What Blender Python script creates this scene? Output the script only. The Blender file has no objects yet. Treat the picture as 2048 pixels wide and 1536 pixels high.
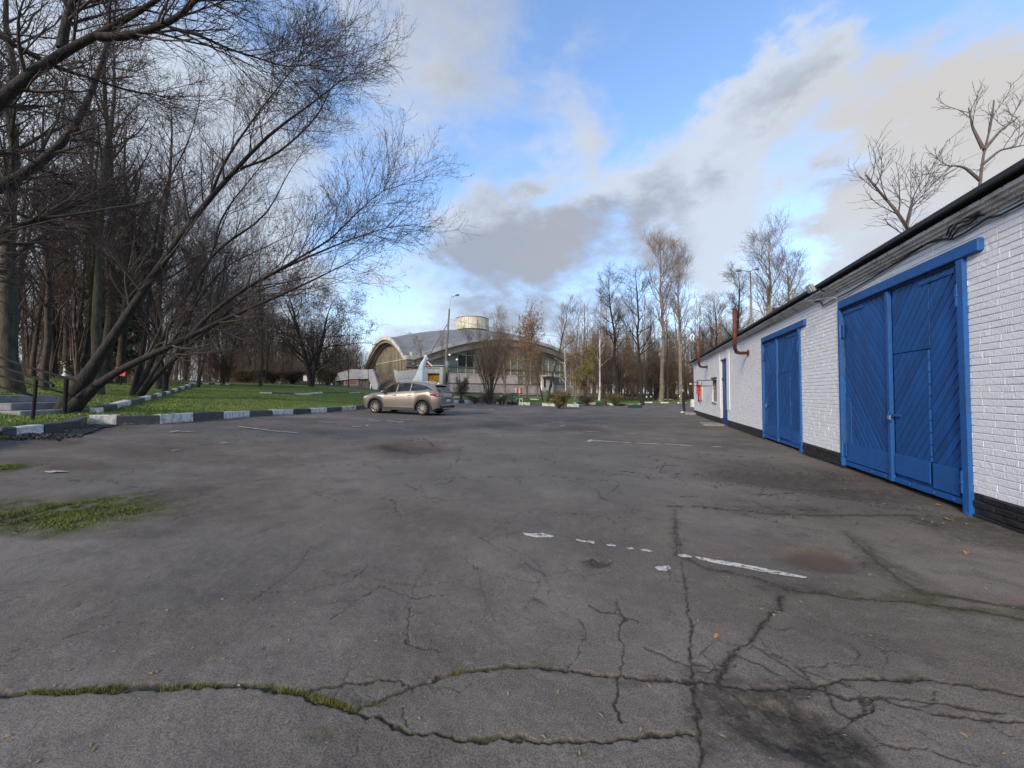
import bpy, math, random
import numpy as np
from mathutils import Vector, Matrix
random.seed(7)
PI = math.pi
scene = bpy.context.scene
COL = scene.collection

# ------------------------------------------------------------------ camera
F, HC = 739.0, 1.40
PITCH = math.atan(19 / F)
cam = bpy.data.cameras.new('camera'); cam.sensor_width = 36; cam.lens = F / 2048 * 36
cam.clip_start = 0.05; cam.clip_end = 6000
camo = bpy.data.objects.new('camera', cam); COL.objects.link(camo)
camo.location = (0, 0, HC); camo.rotation_euler = (PI / 2 + PITCH, 0, 0)
scene.camera = camo

def ray(px, py):
    x = (px - 1024) / F; u = (768 - py) / F
    c, s = math.cos(PITCH), math.sin(PITCH)
    return np.array([x, c - u * s, s + u * c])
def at(px, py, Y):
    d = ray(px, py); t = Y / d[1]
    return Vector((d[0] * t, Y, HC + d[2] * t))

# ------------------------------------------------------------------ world + sun
SUN_AZ = (-0.60, -0.80); SUN_EL = 24
scene.view_settings.view_transform = 'Standard'; scene.view_settings.look = 'None'
scene.view_settings.gamma = 1; scene.view_settings.exposure = 0.9
world = bpy.data.worlds.new("World"); scene.world = world; world.use_nodes = True
wn = world.node_tree; wn.nodes.clear()
def N(nt, typ, **kw):
    n = nt.nodes.new(typ)
    for k, v in kw.items():
        if k == 'inp':
            for a, b in v.items(): n.inputs[a].default_value = b
        else: setattr(n, k, v)
    return n
def build_world():
    nt = wn; L = nt.links.new
    out = N(nt, 'ShaderNodeOutputWorld'); bg = N(nt, 'ShaderNodeBackground', inp={1: 0.1})
    L(bg.outputs[0], out.inputs[0])
    sky = N(nt, 'ShaderNodeTexSky', sky_type='NISHITA', sun_disc=False)
    sky.sun_elevation = math.radians(SUN_EL)
    sky.sun_rotation = math.atan2(SUN_AZ[0], SUN_AZ[1])
    sky.air_density = 1.0; sky.dust_density = 0.6; sky.ozone_density = 2.2
    sc = N(nt, 'ShaderNodeVectorMath', operation='MULTIPLY'); sc.inputs[1].default_value = (1.85, 1.92, 2.05)
    L(sky.outputs[0], sc.inputs[0])
    tc = N(nt, 'ShaderNodeTexCoord')
    nrm = N(nt, 'ShaderNodeVectorMath', operation='NORMALIZE'); L(tc.outputs['Generated'], nrm.inputs[0])
    # warp the direction with noise so that cloud edges are ragged
    mp = N(nt, 'ShaderNodeVectorMath', operation='MULTIPLY'); mp.inputs[1].default_value = (1, 1, 1.8); L(nrm.outputs[0], mp.inputs[0])
    n1 = N(nt, 'ShaderNodeTexNoise', inp={'Scale': 3.2, 'Detail': 7.0, 'Roughness': 0.58}); L(mp.outputs[0], n1.inputs['Vector'])
    sub = N(nt, 'ShaderNodeVectorMath', operation='SUBTRACT'); sub.inputs[1].default_value = (.5, .5, .5); L(n1.outputs['Color'], sub.inputs[0])
    wsc = N(nt, 'ShaderNodeVectorMath', operation='SCALE'); wsc.inputs['Scale'].default_value = 0.42; L(sub.outputs[0], wsc.inputs[0])
    wp = N(nt, 'ShaderNodeVectorMath', operation='ADD'); L(nrm.outputs[0], wp.inputs[0]); L(wsc.outputs[0], wp.inputs[1])
    n2 = N(nt, 'ShaderNodeTexNoise', inp={'Scale': 5.0, 'Detail': 8.0, 'Roughness': 0.6, 'Distortion': 0.3}); L(mp.outputs[0], n2.inputs['Vector'])
    n3 = N(nt, 'ShaderNodeTexNoise', inp={'Scale': 2.6, 'Detail': 7.0, 'Roughness': 0.6}); L(mp.outputs[0], n3.inputs['Vector'])
    def blobs(lst):
        acc = None
        for (px, py, r, w) in lst:
            d = ray(px, py); d = d / np.linalg.norm(d)
            cosb = abs(F / math.hypot(F, math.hypot(px - 1024, py - 768)))
            rr = r / F * cosb ** 1.5
            dist = N(nt, 'ShaderNodeVectorMath', operation='DISTANCE'); L(wp.outputs[0], dist.inputs[0]); dist.inputs[1].default_value = d
            mr = N(nt, 'ShaderNodeMapRange', interpolation_type='SMOOTHSTEP'); mr.inputs[1].default_value = rr * 1.35; mr.inputs[2].default_value = rr * .3
            mr.inputs[3].default_value = 0; mr.inputs[4].default_value = w
            L(dist.outputs['Value'], mr.inputs[0])
            if acc is None: acc = mr.outputs[0]
            else:
                a = N(nt, 'ShaderNodeMath', operation='ADD'); L(acc, a.inputs[0]); L(mr.outputs[0], a.inputs[1]); acc = a.outputs[0]
        return acc
    def mth(op, a, b=None, c=None, clamp=False):
        m = N(nt, 'ShaderNodeMath', operation=op, use_clamp=clamp)
        for i, v in enumerate((a, b, c)):
            if v is None: continue
            if isinstance(v, (int, float)): m.inputs[i].default_value = v
            else: L(v, m.inputs[i])
        return m.outputs[0]
    def mix(fac, a, b):
        m = N(nt, 'ShaderNodeMix', data_type='RGBA')
        if isinstance(fac, (int, float)): m.inputs[0].default_value = fac
        else: L(fac, m.inputs[0])
        for i, v in ((6, a), (7, b)):
            if isinstance(v, tuple): m.inputs[i].default_value = v + (1,)
            else: L(v, m.inputs[i])
        return m.outputs[2]
    W = blobs([(1130, 330, 130, .55), (1060, 460, 130, .65), (1230, 380, 130, .5), (1340, 330, 130, .75), (1460, 280, 120, .8),
               (1560, 230, 120, .8), (1640, 170, 110, .6), (960, 480, 95, .9), (900, 610, 170, .45), (1430, 430, 160, .75),
               (800, 560, 120, .35), (1150, 190, 110, .25), (850, 60, 240, .55), (720, 130, 200, .35),
               (1880, 270, 250, 1.2), (2020, 380, 300, 1.2), (1780, 400, 160, .5), (1100, 640, 220, .5), (1500, 560, 200, .5),
               (300, 300, 420, .8), (350, 620, 380, .8), (0, 500, 600, .6), (-500, 300, 900, .5), (2500, 300, 700, .6)])
    G_ = blobs([(1120, 490, 120, .6), (1060, 560, 150, .75), (1190, 560, 150, .65), (1290, 490, 110, .55), (950, 600, 130, .5), (1350, 370, 80, .55),
                (1480, 310, 70, .45), (1600, 190, 75, .5), (820, 60, 200, .35), (1010, 120, 130, .2),
                (1640, 420, 90, .6), (1830, 520, 150, .3), (870, 520, 80, .35), (1180, 420, 60, .3)])
    sep = N(nt, 'ShaderNodeSeparateXYZ'); L(nrm.outputs[0], sep.inputs[0])
    hz = N(nt, 'ShaderNodeMapRange', interpolation_type='SMOOTHSTEP'); L(sep.outputs[2], hz.inputs[0])
    hz.inputs[1].default_value = .30; hz.inputs[2].default_value = -.02; hz.inputs[3].default_value = 0; hz.inputs[4].default_value = .95
    back = N(nt, 'ShaderNodeMapRange', interpolation_type='SMOOTHSTEP'); L(sep.outputs[1], back.inputs[0])
    back.inputs[1].default_value = .15; back.inputs[2].default_value = -.3; back.inputs[3].default_value = 0; back.inputs[4].default_value = .5
    up = N(nt, 'ShaderNodeMapRange', interpolation_type='SMOOTHSTEP'); L(sep.outputs[2], up.inputs[0])
    up.inputs[1].default_value = .72; up.inputs[2].default_value = .95; up.inputs[3].default_value = 0; up.inputs[4].default_value = .3
    # white cover
    nn = mth('MULTIPLY_ADD', n2.outputs['Fac'], 2.0, -1.03)
    d = mth('ADD', mth('ADD', W, hz.outputs[0]), mth('ADD', mth('ADD', nn, back.outputs[0]), up.outputs[0]))
    wm = N(nt, 'ShaderNodeMapRange', interpolation_type='SMOOTHSTEP'); L(d, wm.inputs[0]); wm.inputs[1].default_value = -.05; wm.inputs[2].default_value = 1.05
    wm.inputs[4].default_value = .96
    nn3 = mth('MULTIPLY_ADD', n3.outputs['Fac'], 1.9, -.93)
    gm = N(nt, 'ShaderNodeMapRange', interpolation_type='SMOOTHSTEP'); L(mth('ADD', mth('ADD', G_, mth('MULTIPLY', back.outputs[0], .5)), mth('ADD', nn3, mth('MULTIPLY', nn, .55))), gm.inputs[0])
    gm.inputs[1].default_value = .0; gm.inputs[2].default_value = .95
    warm = blobs([(1900, 220, 330, 1.0), (1080, 450, 110, .6), (1260, 470, 70, .5), (880, 20, 220, .5), (1170, 180, 120, .4)])
    wcl = mth('MULTIPLY', warm, 1.0, clamp=True)
    white = mix(wcl, (3.55, 3.95, 4.55), (3.55, 3.42, 3.25))
    grey = mix(wcl, (2.05, 2.28, 2.75), (2.45, 2.38, 2.42))
    cl = mix(gm.outputs[0], white, grey)
    col = mix(wm.outputs[0], sc.outputs[0], cl)
    L(col, bg.inputs[0])
build_world()
sun = bpy.data.lights.new('sun', 'SUN'); sun.energy = 2.0; sun.angle = math.radians(12); sun.color = (1.0, .84, .64)
suno = bpy.data.objects.new('sun', sun); COL.objects.link(suno)
_ce = math.cos(math.radians(SUN_EL)); _az = Vector((SUN_AZ[0], SUN_AZ[1], 0)).normalized()
tosun = Vector((_az.x * _ce, _az.y * _ce, math.sin(math.radians(SUN_EL))))
suno.rotation_euler = tosun.to_track_quat('Z', 'Y').to_euler(); suno.location = tosun * 60

# ------------------------------------------------------------------ helpers
def sst(t): t = np.clip(t, 0, 1); return t * t * (3 - 2 * t)
def tag(o, label=None, cat=None, group=None, kind=None):
    if label: o['label'] = label
    if cat: o['category'] = cat
    if group: o['group'] = group
    if kind: o['kind'] = kind
    return o
def empty(name, loc=(0, 0, 0), rz=0, label=None, cat=None, group=None):
    o = bpy.data.objects.new(name, None); COL.objects.link(o); o.empty_display_size = .2
    o.location = loc; o.rotation_euler = (0, 0, rz); return tag(o, label, cat, group)
def npmesh(name, V, faces, n, mat, parent=None, smooth=False, attrs=None, link=True):
    """faces: (M,n) int array, all same size n; or list of (array) mixtures"""
    me = bpy.data.meshes.new(name)
    fl = faces if isinstance(faces, list) else [faces]
    V = np.asarray(V, dtype=np.float32)
    loops = np.concatenate([np.asarray(f).ravel() for f in fl]).astype(np.int32)
    sizes = np.concatenate([np.full(len(f), np.asarray(f).shape[1]) for f in fl]).astype(np.int32)
    starts = np.concatenate([[0], np.cumsum(sizes)[:-1]]).astype(np.int32)
    me.vertices.add(len(V)); me.vertices.foreach_set('co', V.ravel())
    me.loops.add(len(loops)); me.loops.foreach_set('vertex_index', loops)
    me.polygons.add(len(sizes)); me.polygons.foreach_set('loop_start', starts)
    if smooth: me.polygons.foreach_set('use_smooth', np.ones(len(sizes), bool))
    me.update(calc_edges=True)
    if attrs:
        for k, a in attrs.items():
            at_ = me.attributes.new(k, 'FLOAT', 'POINT'); at_.data.foreach_set('value', np.asarray(a, dtype=np.float32))
    me.materials.append(mat)
    o = bpy.data.objects.new(name, me)
    if link: COL.objects.link(o)
    o.parent = parent
    return o
class MB:
    def __init__(s): s.v = []; s.f = []
    def box(s, c, d, R=None, taper=None):
        c = Vector(c); i = len(s.v)
        for z in (-.5, .5):
            k = 1 if (taper is None or z < 0) else taper
            for (x, y) in ((-.5, -.5), (.5, -.5), (.5, .5), (-.5, .5)):
                p = Vector((x * d[0] * k, y * d[1] * k, z * d[2]))
                if R: p = R @ p
                s.v.append(tuple(c + p))
        for q in ((3, 2, 1, 0), (4, 5, 6, 7), (0, 1, 5, 4), (1, 2, 6, 5), (2, 3, 7, 6), (3, 0, 4, 7)): s.f.append(tuple(i + a for a in q))
        return s
    def prism(s, pts, off):
        """closed polygon pts (3D) extruded by vector off"""
        i = len(s.v); n = len(pts); off = Vector(off)
        for p in pts: s.v.append(tuple(p))
        for p in pts: s.v.append(tuple(Vector(p) + off))
        s.f.append(tuple(i + k for k in range(n))); s.f.append(tuple(i + n + k for k in reversed(range(n))))
        for k in range(n): s.f.append((i + k, i + n + k, i + n + (k + 1) % n, i + (k + 1) % n))
        return s
    def tube(s, pts, r, n=8, cap=True):
        pts = [Vector(p) for p in pts]; m = len(pts)
        rs = r if isinstance(r, (list, tuple)) else [r] * m
        i = len(s.v); ref = None
        for k, p in enumerate(pts):
            t = (pts[min(k + 1, m - 1)] - pts[max(k - 1, 0)]).normalized()
            if ref is None:
                ref = Vector((0, 0, 1)) if abs(t.z) < .9 else Vector((1, 0, 0))
            a = (ref - t * ref.dot(t)).normalized(); b = t.cross(a); ref = a
            for j in range(n):
                w = 2 * PI * j / n
                s.v.append(tuple(p + (a * math.cos(w) + b * math.sin(w)) * rs[k]))
        for k in range(m - 1):
            for j in range(n):
                s.f.append((i + k * n + j, i + k * n + (j + 1) % n, i + (k + 1) * n + (j + 1) % n, i + (k + 1) * n + j))
        if cap:
            s.f.append(tuple(i + j for j in reversed(range(n)))); s.f.append(tuple(i + (m - 1) * n + j for j in range(n)))
        return s
    def disc(s, c, ax, r, n=16, thick=.02):
        ax = Vector(ax).normalized(); return s.tube([Vector(c) - ax * thick / 2, Vector(c) + ax * thick / 2], r, n)
    def sphere(s, c, r, n=10, m=7, sc=(1, 1, 1)):
        i = len(s.v)
        for a in range(m + 1):
            th = PI * a / m
            for b in range(n):
                ph = 2 * PI * b / n
                s.v.append((c[0] + r * sc[0] * math.sin(th) * math.cos(ph), c[1] + r * sc[1] * math.sin(th) * math.sin(ph), c[2] + r * sc[2] * math.cos(th)))
        for a in range(m):
            for b in range(n): s.f.append((i + a * n + b, i + (a + 1) * n + b, i + (a + 1) * n + (b + 1) % n, i + a * n + (b + 1) % n))
        return s
    def quad(s, *p):
        i = len(s.v); s.v += [tuple(q) for q in p]; s.f.append(tuple(range(i, i + len(p)))); return s
    def build(s, name, mat, parent=None, bevel=0, smooth=False, kind=None):
        me = bpy.data.meshes.new(name); me.from_pydata(s.v, [], s.f); me.materials.append(mat)
        if smooth: me.polygons.foreach_set('use_smooth', [True] * len(me.polygons))
        o = bpy.data.objects.new(name, me); COL.objects.link(o); o.parent = parent
        if bevel:
            b = o.modifiers.new('bevel', 'BEVEL'); b.width = bevel; b.segments = 1; b.limit_method = 'ANGLE'
        if kind: o['kind'] = kind
        return o
def copy_tree(o, parent=None):
    c = o.copy(); COL.objects.link(c); c.parent = parent
    for ch in o.children: copy_tree(ch, c)
    return c

# value noise
_rs = np.random.RandomState(11); _tab = _rs.rand(256, 256)
def vnoise(x, y):
    xi = np.floor(x).astype(int); yi = np.floor(y).astype(int); fx = x - xi; fy = y - yi
    fx = fx * fx * (3 - 2 * fx); fy = fy * fy * (3 - 2 * fy)
    a = _tab[xi & 255, yi & 255]; b = _tab[(xi + 1) & 255, yi & 255]; c = _tab[xi & 255, (yi + 1) & 255]; d = _tab[(xi + 1) & 255, (yi + 1) & 255]
    return (a * (1 - fx) + b * fx) * (1 - fy) + (c * (1 - fx) + d * fx) * fy
def fbm(x, y, o=4, g=.5):
    s = 0; a = 1; t = 0
    for k in range(o): s = s + a * vnoise(x * 2 ** k + 17 * k, y * 2 ** k + 31 * k); t += a; a *= g
    return s / t

# ------------------------------------------------------------------ materials
MATS = {}
def mat(name, col, rough=.8, var=0, vscale=5, metal=0, bump=0, bscale=60, spec=.5, dark=None, detail=5, noisemap=(1, 1, 1), coords='Object', coat=0, ramp=(.35, .65), randv=0):
    if name in MATS: return MATS[name]
    m = bpy.data.materials.new(name); m.use_nodes = True; nt = m.node_tree; b = nt.nodes['Principled BSDF']; L = nt.links.new
    b.inputs['Base Color'].default_value = (*col, 1); b.inputs['Roughness'].default_value = rough; b.inputs['Metallic'].default_value = metal
    b.inputs['Specular IOR Level'].default_value = spec
    if coat: b.inputs['Coat Weight'].default_value = coat; b.inputs['Coat Roughness'].default_value = .08
    tc = N(nt, 'ShaderNodeTexCoord'); mp = N(nt, 'ShaderNodeMapping'); mp.inputs['Scale'].default_value = noisemap
    L(tc.outputs[coords], mp.inputs[0])
    cur = None
    if var or dark:
        n = N(nt, 'ShaderNodeTexNoise', inp={'Scale': vscale, 'Detail': detail, 'Roughness': .65}); L(mp.outputs[0], n.inputs['Vector'])
        r = N(nt, 'ShaderNodeMapRange'); r.inputs[1].default_value = ramp[0]; r.inputs[2].default_value = ramp[1]; L(n.outputs['Fac'], r.inputs[0])
        mx = N(nt, 'ShaderNodeMix', data_type='RGBA'); L(r.outputs[0], mx.inputs[0])
        dk = dark if dark else tuple(c * (1 - var) for c in col)
        mx.inputs[6].default_value = (*dk, 1); mx.inputs[7].default_value = (*[min(1, c * (1 + var * .6)) for c in col], 1)
        cur = mx.outputs[2]; L(cur, b.inputs['Base Color'])
    if randv:
        oi = N(nt, 'ShaderNodeObjectInfo'); hs = N(nt, 'ShaderNodeHueSaturation')
        rr = N(nt, 'ShaderNodeMapRange'); L(oi.outputs['Random'], rr.inputs[0]); rr.inputs[3].default_value = 1 - randv; rr.inputs[4].default_value = 1 + randv
        L(rr.outputs[0], hs.inputs['Value'])
        if cur: L(cur, hs.inputs['Color'])
        else: hs.inputs['Color'].default_value = (*col, 1)
        L(hs.outputs[0], b.inputs['Base Color'])
    if bump:
        n = N(nt, 'ShaderNodeTexNoise', inp={'Scale': bscale, 'Detail': 4.0}); L(mp.outputs[0], n.inputs['Vector'])
        bp = N(nt, 'ShaderNodeBump', inp={'Strength': bump, 'Distance': .02}); L(n.outputs['Fac'], bp.inputs['Height']); L(bp.outputs[0], b.inputs['Normal'])
    MATS[name] = m; return m
def asphalt_mat():
    m = bpy.data.materials.new('asphalt'); m.use_nodes = True; nt = m.node_tree; b = nt.nodes['Principled BSDF']; L = nt.links.new
    geo = N(nt, 'ShaderNodeNewGeometry'); P = geo.outputs['Position']
    def noise(s, d=6, r=.6, dist=0):
        n = N(nt, 'ShaderNodeTexNoise', inp={'Scale': s, 'Detail': d, 'Roughness': r, 'Distortion': dist}); L(P, n.inputs['Vector']); return n.outputs['Fac']
    def rng(v, a, b_, c=0., d=1., smooth=True):
        r = N(nt, 'ShaderNodeMapRange'); r.interpolation_type = 'SMOOTHSTEP' if smooth else 'LINEAR'
        L(v, r.inputs[0]); r.inputs[1].default_value = a; r.inputs[2].default_value = b_; r.inputs[3].default_value = c; r.inputs[4].default_value = d; return r.outputs[0]
    def mix(f, a, b_):
        x = N(nt, 'ShaderNodeMix', data_type='RGBA')
        if isinstance(f, float): x.inputs[0].default_value = f
        else: L(f, x.inputs[0])
        for i, v in ((6, a), (7, b_)):
            if isinstance(v, tuple): x.inputs[i].default_value = (*v, 1)
            else: L(v, x.inputs[i])
        return x.outputs[2]
    def mul(a, c):
        x = N(nt, 'ShaderNodeMath', operation='MULTIPLY')
        for i, v in enumerate((a, c)):
            if isinstance(v, (float, int)): x.inputs[i].default_value = v
            else: L(v, x.inputs[i])
        return x.outputs[0]
    def att(nm):
        a = N(nt, 'ShaderNodeAttribute', attribute_name=nm); return a.outputs['Fac']
    base = mix(rng(noise(.55, 6, .6), .35, .68), (.114, .098, .083), (.180, .157, .136))
    base = mix(mul(rng(noise(.9, 5, .6, .5), .52, .72), .55), base, (.165, .125, .102))
    base = mix(mul(rng(noise(2.6, 6, .7, .3), .5, .72), .6), base, (.075, .068, .062))
    base = mix(mul(rng(noise(7, 6, .7), .45, .75), .3), base, (.22, .205, .185))
    g = noise(140, 3, .7); base = mix(mul(rng(g, .35, .5), .35), (.045, .041, .039), base) if False else base
    gm = mix(rng(g, .36, .62), (.66, .66, .66), (1.28, 1.28, 1.28))
    mm = N(nt, 'ShaderNodeMix', data_type='RGBA', blend_type='MULTIPLY'); mm.inputs[0].default_value = 1; L(base, mm.inputs[6]); L(gm, mm.inputs[7]); base = mm.outputs[2]
    base = mix(mul(att('patch'), .45), base, (.135, .13, .122))
    base = mix(mul(att('rust'), .7), base, (.075, .045, .032))
    base = mix(mul(att('dirt'), rng(noise(17, 6, .75), .36, .56, .25, 1.)), base, mix(rng(noise(9, 6, .7), .4, .65), (.030, .026, .022), (.080, .069, .058)))
    # light stone specks
    vo = N(nt, 'ShaderNodeTexVoronoi', inp={'Scale': 16.0, 'Randomness': 1.0}); L(P, vo.inputs['Vector'])
    sp = mul(rng(vo.outputs['Distance'], .075, .04), rng(noise(23, 2), .52, .6))
    base = mix(mul(sp, .55), base, (.42, .40, .36))
    base = mix(att('crack'), base, mix(rng(noise(60, 3, .7), .4, .6), (.020, .018, .015), (.060, .054, .047)))
    base = mix(att('moss'), base, mix(rng(noise(38, 4, .7), .4, .62), (.028, .034, .010), (.085, .095, .022)))
    L(base, b.inputs['Base Color'])
    rg = N(nt, 'ShaderNodeMapRange'); L(noise(3, 4), rg.inputs[0]); rg.inputs[3].default_value = .82; rg.inputs[4].default_value = 1.0; L(rg.outputs[0], b.inputs['Roughness'])
    b.inputs['Specular IOR Level'].default_value = .18
    bp = N(nt, 'ShaderNodeBump', inp={'Strength': .7, 'Distance': .006}); L(g, bp.inputs['Height']); L(bp.outputs[0], b.inputs['Normal'])
    return m
def lawn_mat():
    m = bpy.data.materials.new('lawn'); m.use_nodes = True; nt = m.node_tree; b = nt.nodes['Principled BSDF']; L = nt.links.new
    geo = N(nt, 'ShaderNodeNewGeometry'); P = geo.outputs['Position']
    def noise(s, d=6, r=.65):
        n = N(nt, 'ShaderNodeTexNoise', inp={'Scale': s, 'Detail': d, 'Roughness': r}); L(P, n.inputs['Vector']); return n.outputs['Fac']
    def rng(v, a, b_, c=0., d=1.):
        r = N(nt, 'ShaderNodeMapRange'); L(v, r.inputs[0]); r.inputs[1].default_value = a; r.inputs[2].default_value = b_; r.inputs[3].default_value = c; r.inputs[4].default_value = d; return r.outputs[0]
    def mix(f, a, b_):
        x = N(nt, 'ShaderNodeMix', data_type='RGBA'); L(f, x.inputs[0])
        for i, v in ((6, a), (7, b_)):
            if isinstance(v, tuple): x.inputs[i].default_value = (*v, 1)
            else: L(v, x.inputs[i])
        return x.outputs[2]
    green = mix(rng(noise(6), .35, .65), (.080, .130, .017), (.145, .210, .028))
    soil = mix(rng(noise(4), .35, .65), (.045, .032, .020), (.095, .065, .038))
    a = N(nt, 'ShaderNodeAttribute', attribute_name='soil')
    ad = N(nt, 'ShaderNodeMath', operation='ADD'); L(a.outputs['Fac'], ad.inputs[0]); L(rng(noise(1.3), .3, .7, -.3, .3), ad.inputs[1])
    c = mix(rng(ad.outputs[0], .3, .7), green, soil); L(c, b.inputs['Base Color']); b.inputs['Roughness'].default_value = .95
    bp = N(nt, 'ShaderNodeBump', inp={'Strength': .8, 'Distance': .04}); L(noise(25, 4), bp.inputs['Height']); L(bp.outputs[0], b.inputs['Normal'])
    return m
M_ASPH = asphalt_mat(); M_LAWN = lawn_mat()
M_BRICK = mat('painted_brick', (.77, .77, .79), .7, var=.05, vscale=4, dark=(.56, .55, .53), bump=.55, bscale=20, randv=.03, ramp=(.22, .42), detail=9)
M_MORTAR = mat('painted_mortar', (.62, .62, .63), .8, var=.2, vscale=14, bump=.4, bscale=50)
M_CORN = mat('dirty_cornice_paint', (.66, .64, .61), .85, var=.2, vscale=3.5, bump=.5, bscale=40, dark=(.30, .29, .28), ramp=(.25, .5))
M_PLINTH = mat('black_plinth_paint', (.018, .018, .020), .45, var=.4, vscale=6, bump=.4, bscale=30)
M_ROOFING = mat('bitumen_roofing', (.028, .028, .03), .75, var=.3, vscale=3)
M_BLUE = mat('blue_gate_paint', (.003, .070, .27), .55, var=.12, vscale=2.2, bump=.4, bscale=26, dark=(.008, .050, .17), randv=.16, ramp=(.28, .62), noisemap=(2.5, 1, .5), detail=9)
M_BLUE2 = mat('blue_frame_paint', (.005, .085, .31), .55, var=.2, vscale=5, bump=.3, bscale=40, dark=(.012, .075, .24))
M_DARK = mat('dark_gap', (.01, .01, .012), .9)
M_RUST = mat('rusty_pipe_paint', (.125, .036, .024), .7, var=.45, vscale=9, bump=.3, bscale=40)
M_METAL = mat('grey_galvanised', (.35, .36, .37), .45, metal=.6, var=.2, vscale=20)
M_IRON = mat('black_iron', (.006, .006, .007), .9, var=.3, vscale=20)
M_CABLE = mat('black_cable', (.02, .02, .02), .6)
M_CONC = mat('concrete', (.24, .24, .235), .9, var=.3, vscale=4, bump=.5, bscale=50)
M_KW = mat('kerb_white_paint', (.58, .57, .53), .8, var=.35, vscale=7, bump=.5, bscale=45, dark=(.25, .245, .23), randv=.08, ramp=(.3, .55))
M_KB = mat('kerb_black_paint', (.045, .048, .052), .7, var=.4, vscale=7, bump=.5, bscale=45, dark=(.09, .09, .09), randv=.2)
M_LINE = mat('road_paint', (.50, .49, .46), .8, var=.12, vscale=22, bump=.5, bscale=80, dark=(.17, .16, .145), detail=9, ramp=(.43, .52))
M_BARK = mat('shade_dark_bark', (.027, .021, .018), .9, var=.7, vscale=16, bump=1.0, bscale=30, dark=(.007, .006, .005), noisemap=(1, 1, .3), randv=.15)  # bark tone lowered to stand in for shade on the leaning left trees
M_BARKG = mat('mossy_bark', (.052, .044, .032), .9, var=.6, vscale=9, bump=1.0, bscale=26, dark=(.019, .020, .011), noisemap=(1, 1, .3), randv=.25)
M_BARKB = mat('brown_bark', (.085, .060, .046), .9, var=.3, vscale=6, dark=(.026, .019, .016), randv=.3)
M_BARKL = mat('pale_bark', (.20, .165, .125), .85, var=.3, vscale=3, dark=(.11, .088, .066), randv=.15)
M_BIRCH = mat('birch_bark', (.60, .57, .52), .8, var=.6, vscale=5, dark=(.10, .09, .085), noisemap=(1, 1, 4), ramp=(.30, .42))
M_TWIG = mat('brown_twig', (.10, .068, .052), .9, var=.2, vscale=1, randv=.2)
M_TWIGW = mat('pale_brown_twig', (.20, .14, .092), .9, randv=.15)
M_TWIGD = mat('dark_twig', (.056, .040, .034), .9, randv=.15)
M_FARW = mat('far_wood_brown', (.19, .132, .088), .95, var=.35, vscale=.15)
M_LEAFR = mat('dry_orange_leaves', (.25, .135, .055), .85, var=.4, vscale=3)
M_SEED = mat('dry_seed_clusters', (.13, .078, .052), .9, var=.4, vscale=2)
M_EVG = mat('dark_evergreen', (.022, .042, .018), .85, var=.4, vscale=3)
M_GRASS = mat('grass_blades', (.15, .20, .032), .8, var=.3, vscale=2.2, dark=(.075, .095, .018), coords='Generated' if False else 'Object')
M_GRASSY = mat('yellow_green_leaves', (.16, .15, .035), .85, var=.4, vscale=3)
M_DLEAF = mat('fallen_leaf', (.26, .19, .10), .8, var=.4, vscale=4)
M_GLASS = mat('window_glass', (.10, .12, .11), .08, spec=1.0)
M_WHITE = mat('white_plaster', (.66, .64, .60), .85, var=.15, vscale=1.5, bump=.2, bscale=20)
M_CLOTH = mat('white_cloth', (.86, .86, .87), .8, var=.1, vscale=3)
M_RED = mat('red_paint', (.50, .025, .02), .5, var=.2, vscale=10)
M_GREENP = mat('dark_green_paint', (.012, .06, .045), .5, var=.2, vscale=10)
M_BLACK = mat('black_fabric', (.012, .012, .014), .85)
M_SKIN = mat('skin', (.42, .27, .20), .6)
M_SHOE = mat('white_shoe', (.75, .74, .70), .6)

# ------------------------------------------------------------------ terrain
GX0, GK = 4.02, 0.3440     # garage wall line X = GX0 + GK*Y (recomputed below)
def flatpt(px, py):
    d = ray(px, py); t = -HC / d[2]; return Vector((d[0] * t, d[1] * t, 0))
_a = flatpt(2048, 1068); _b = flatpt(1390, 828.5)
GK = (_b.x - _a.x) / (_b.y - _a.y); GX0 = _a.x - GK * _a.y
def asph(X, Y):
    X = np.asarray(X, float); Y = np.asarray(Y, float)
    d = GX0 + GK * Y - X
    e = d - 4; e = np.where(e > 0, np.sqrt(e * e + 1) - 1, 0); e = np.minimum(e, 34)
    z = .034 * e + .26 * sst((-X - 4) / 5) * (1 - sst((Y - 9) / 9))
    return z * sst((Y + 6) / 9)
def hit(px, py, fn):
    d = ray(px, py)
    ts = np.concatenate([np.arange(.5, 40, .05), np.arange(40, 400, .5)])
    z = HC + d[2] * ts; g = fn(d[0] * ts, d[1] * ts)
    k = np.where(z < g)[0]
    if len(k) == 0: t = ts[-1]
    else:
        k = k[0]; lo, hi = ts[max(k - 1, 0)], ts[k]
        for _ in range(20):
            m = (lo + hi) / 2
            if HC + d[2] * m < fn(np.array([d[0] * m]), np.array([d[1] * m]))[0]: hi = m
            else: lo = m
        t = hi
    return Vector((d[0] * t, d[1] * t, HC + d[2] * t))
def A(px, py): return hit(px, py, asph)
KL = [(-420, 985), (-250, 945), (-120, 912), (0, 879), (33, 876), (89, 869), (162, 859), (176, 851), (234, 850.5), (321, 848), (388, 843), (447.5, 838), (499.5, 834), (545, 831),
      (586, 829), (622, 827), (654.5, 825), (684, 822.5), (712, 820), (735, 817.5)]
KF = [(903, 806.5), (917, 806.3), (929, 806), (948, 805.8), (969.5, 806.5), (992, 807.5), (1014, 808.6), (1037, 809.8), (1060, 811), (1084, 812), (1110, 812.8), (1134, 813.5), (1158, 814)]
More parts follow.
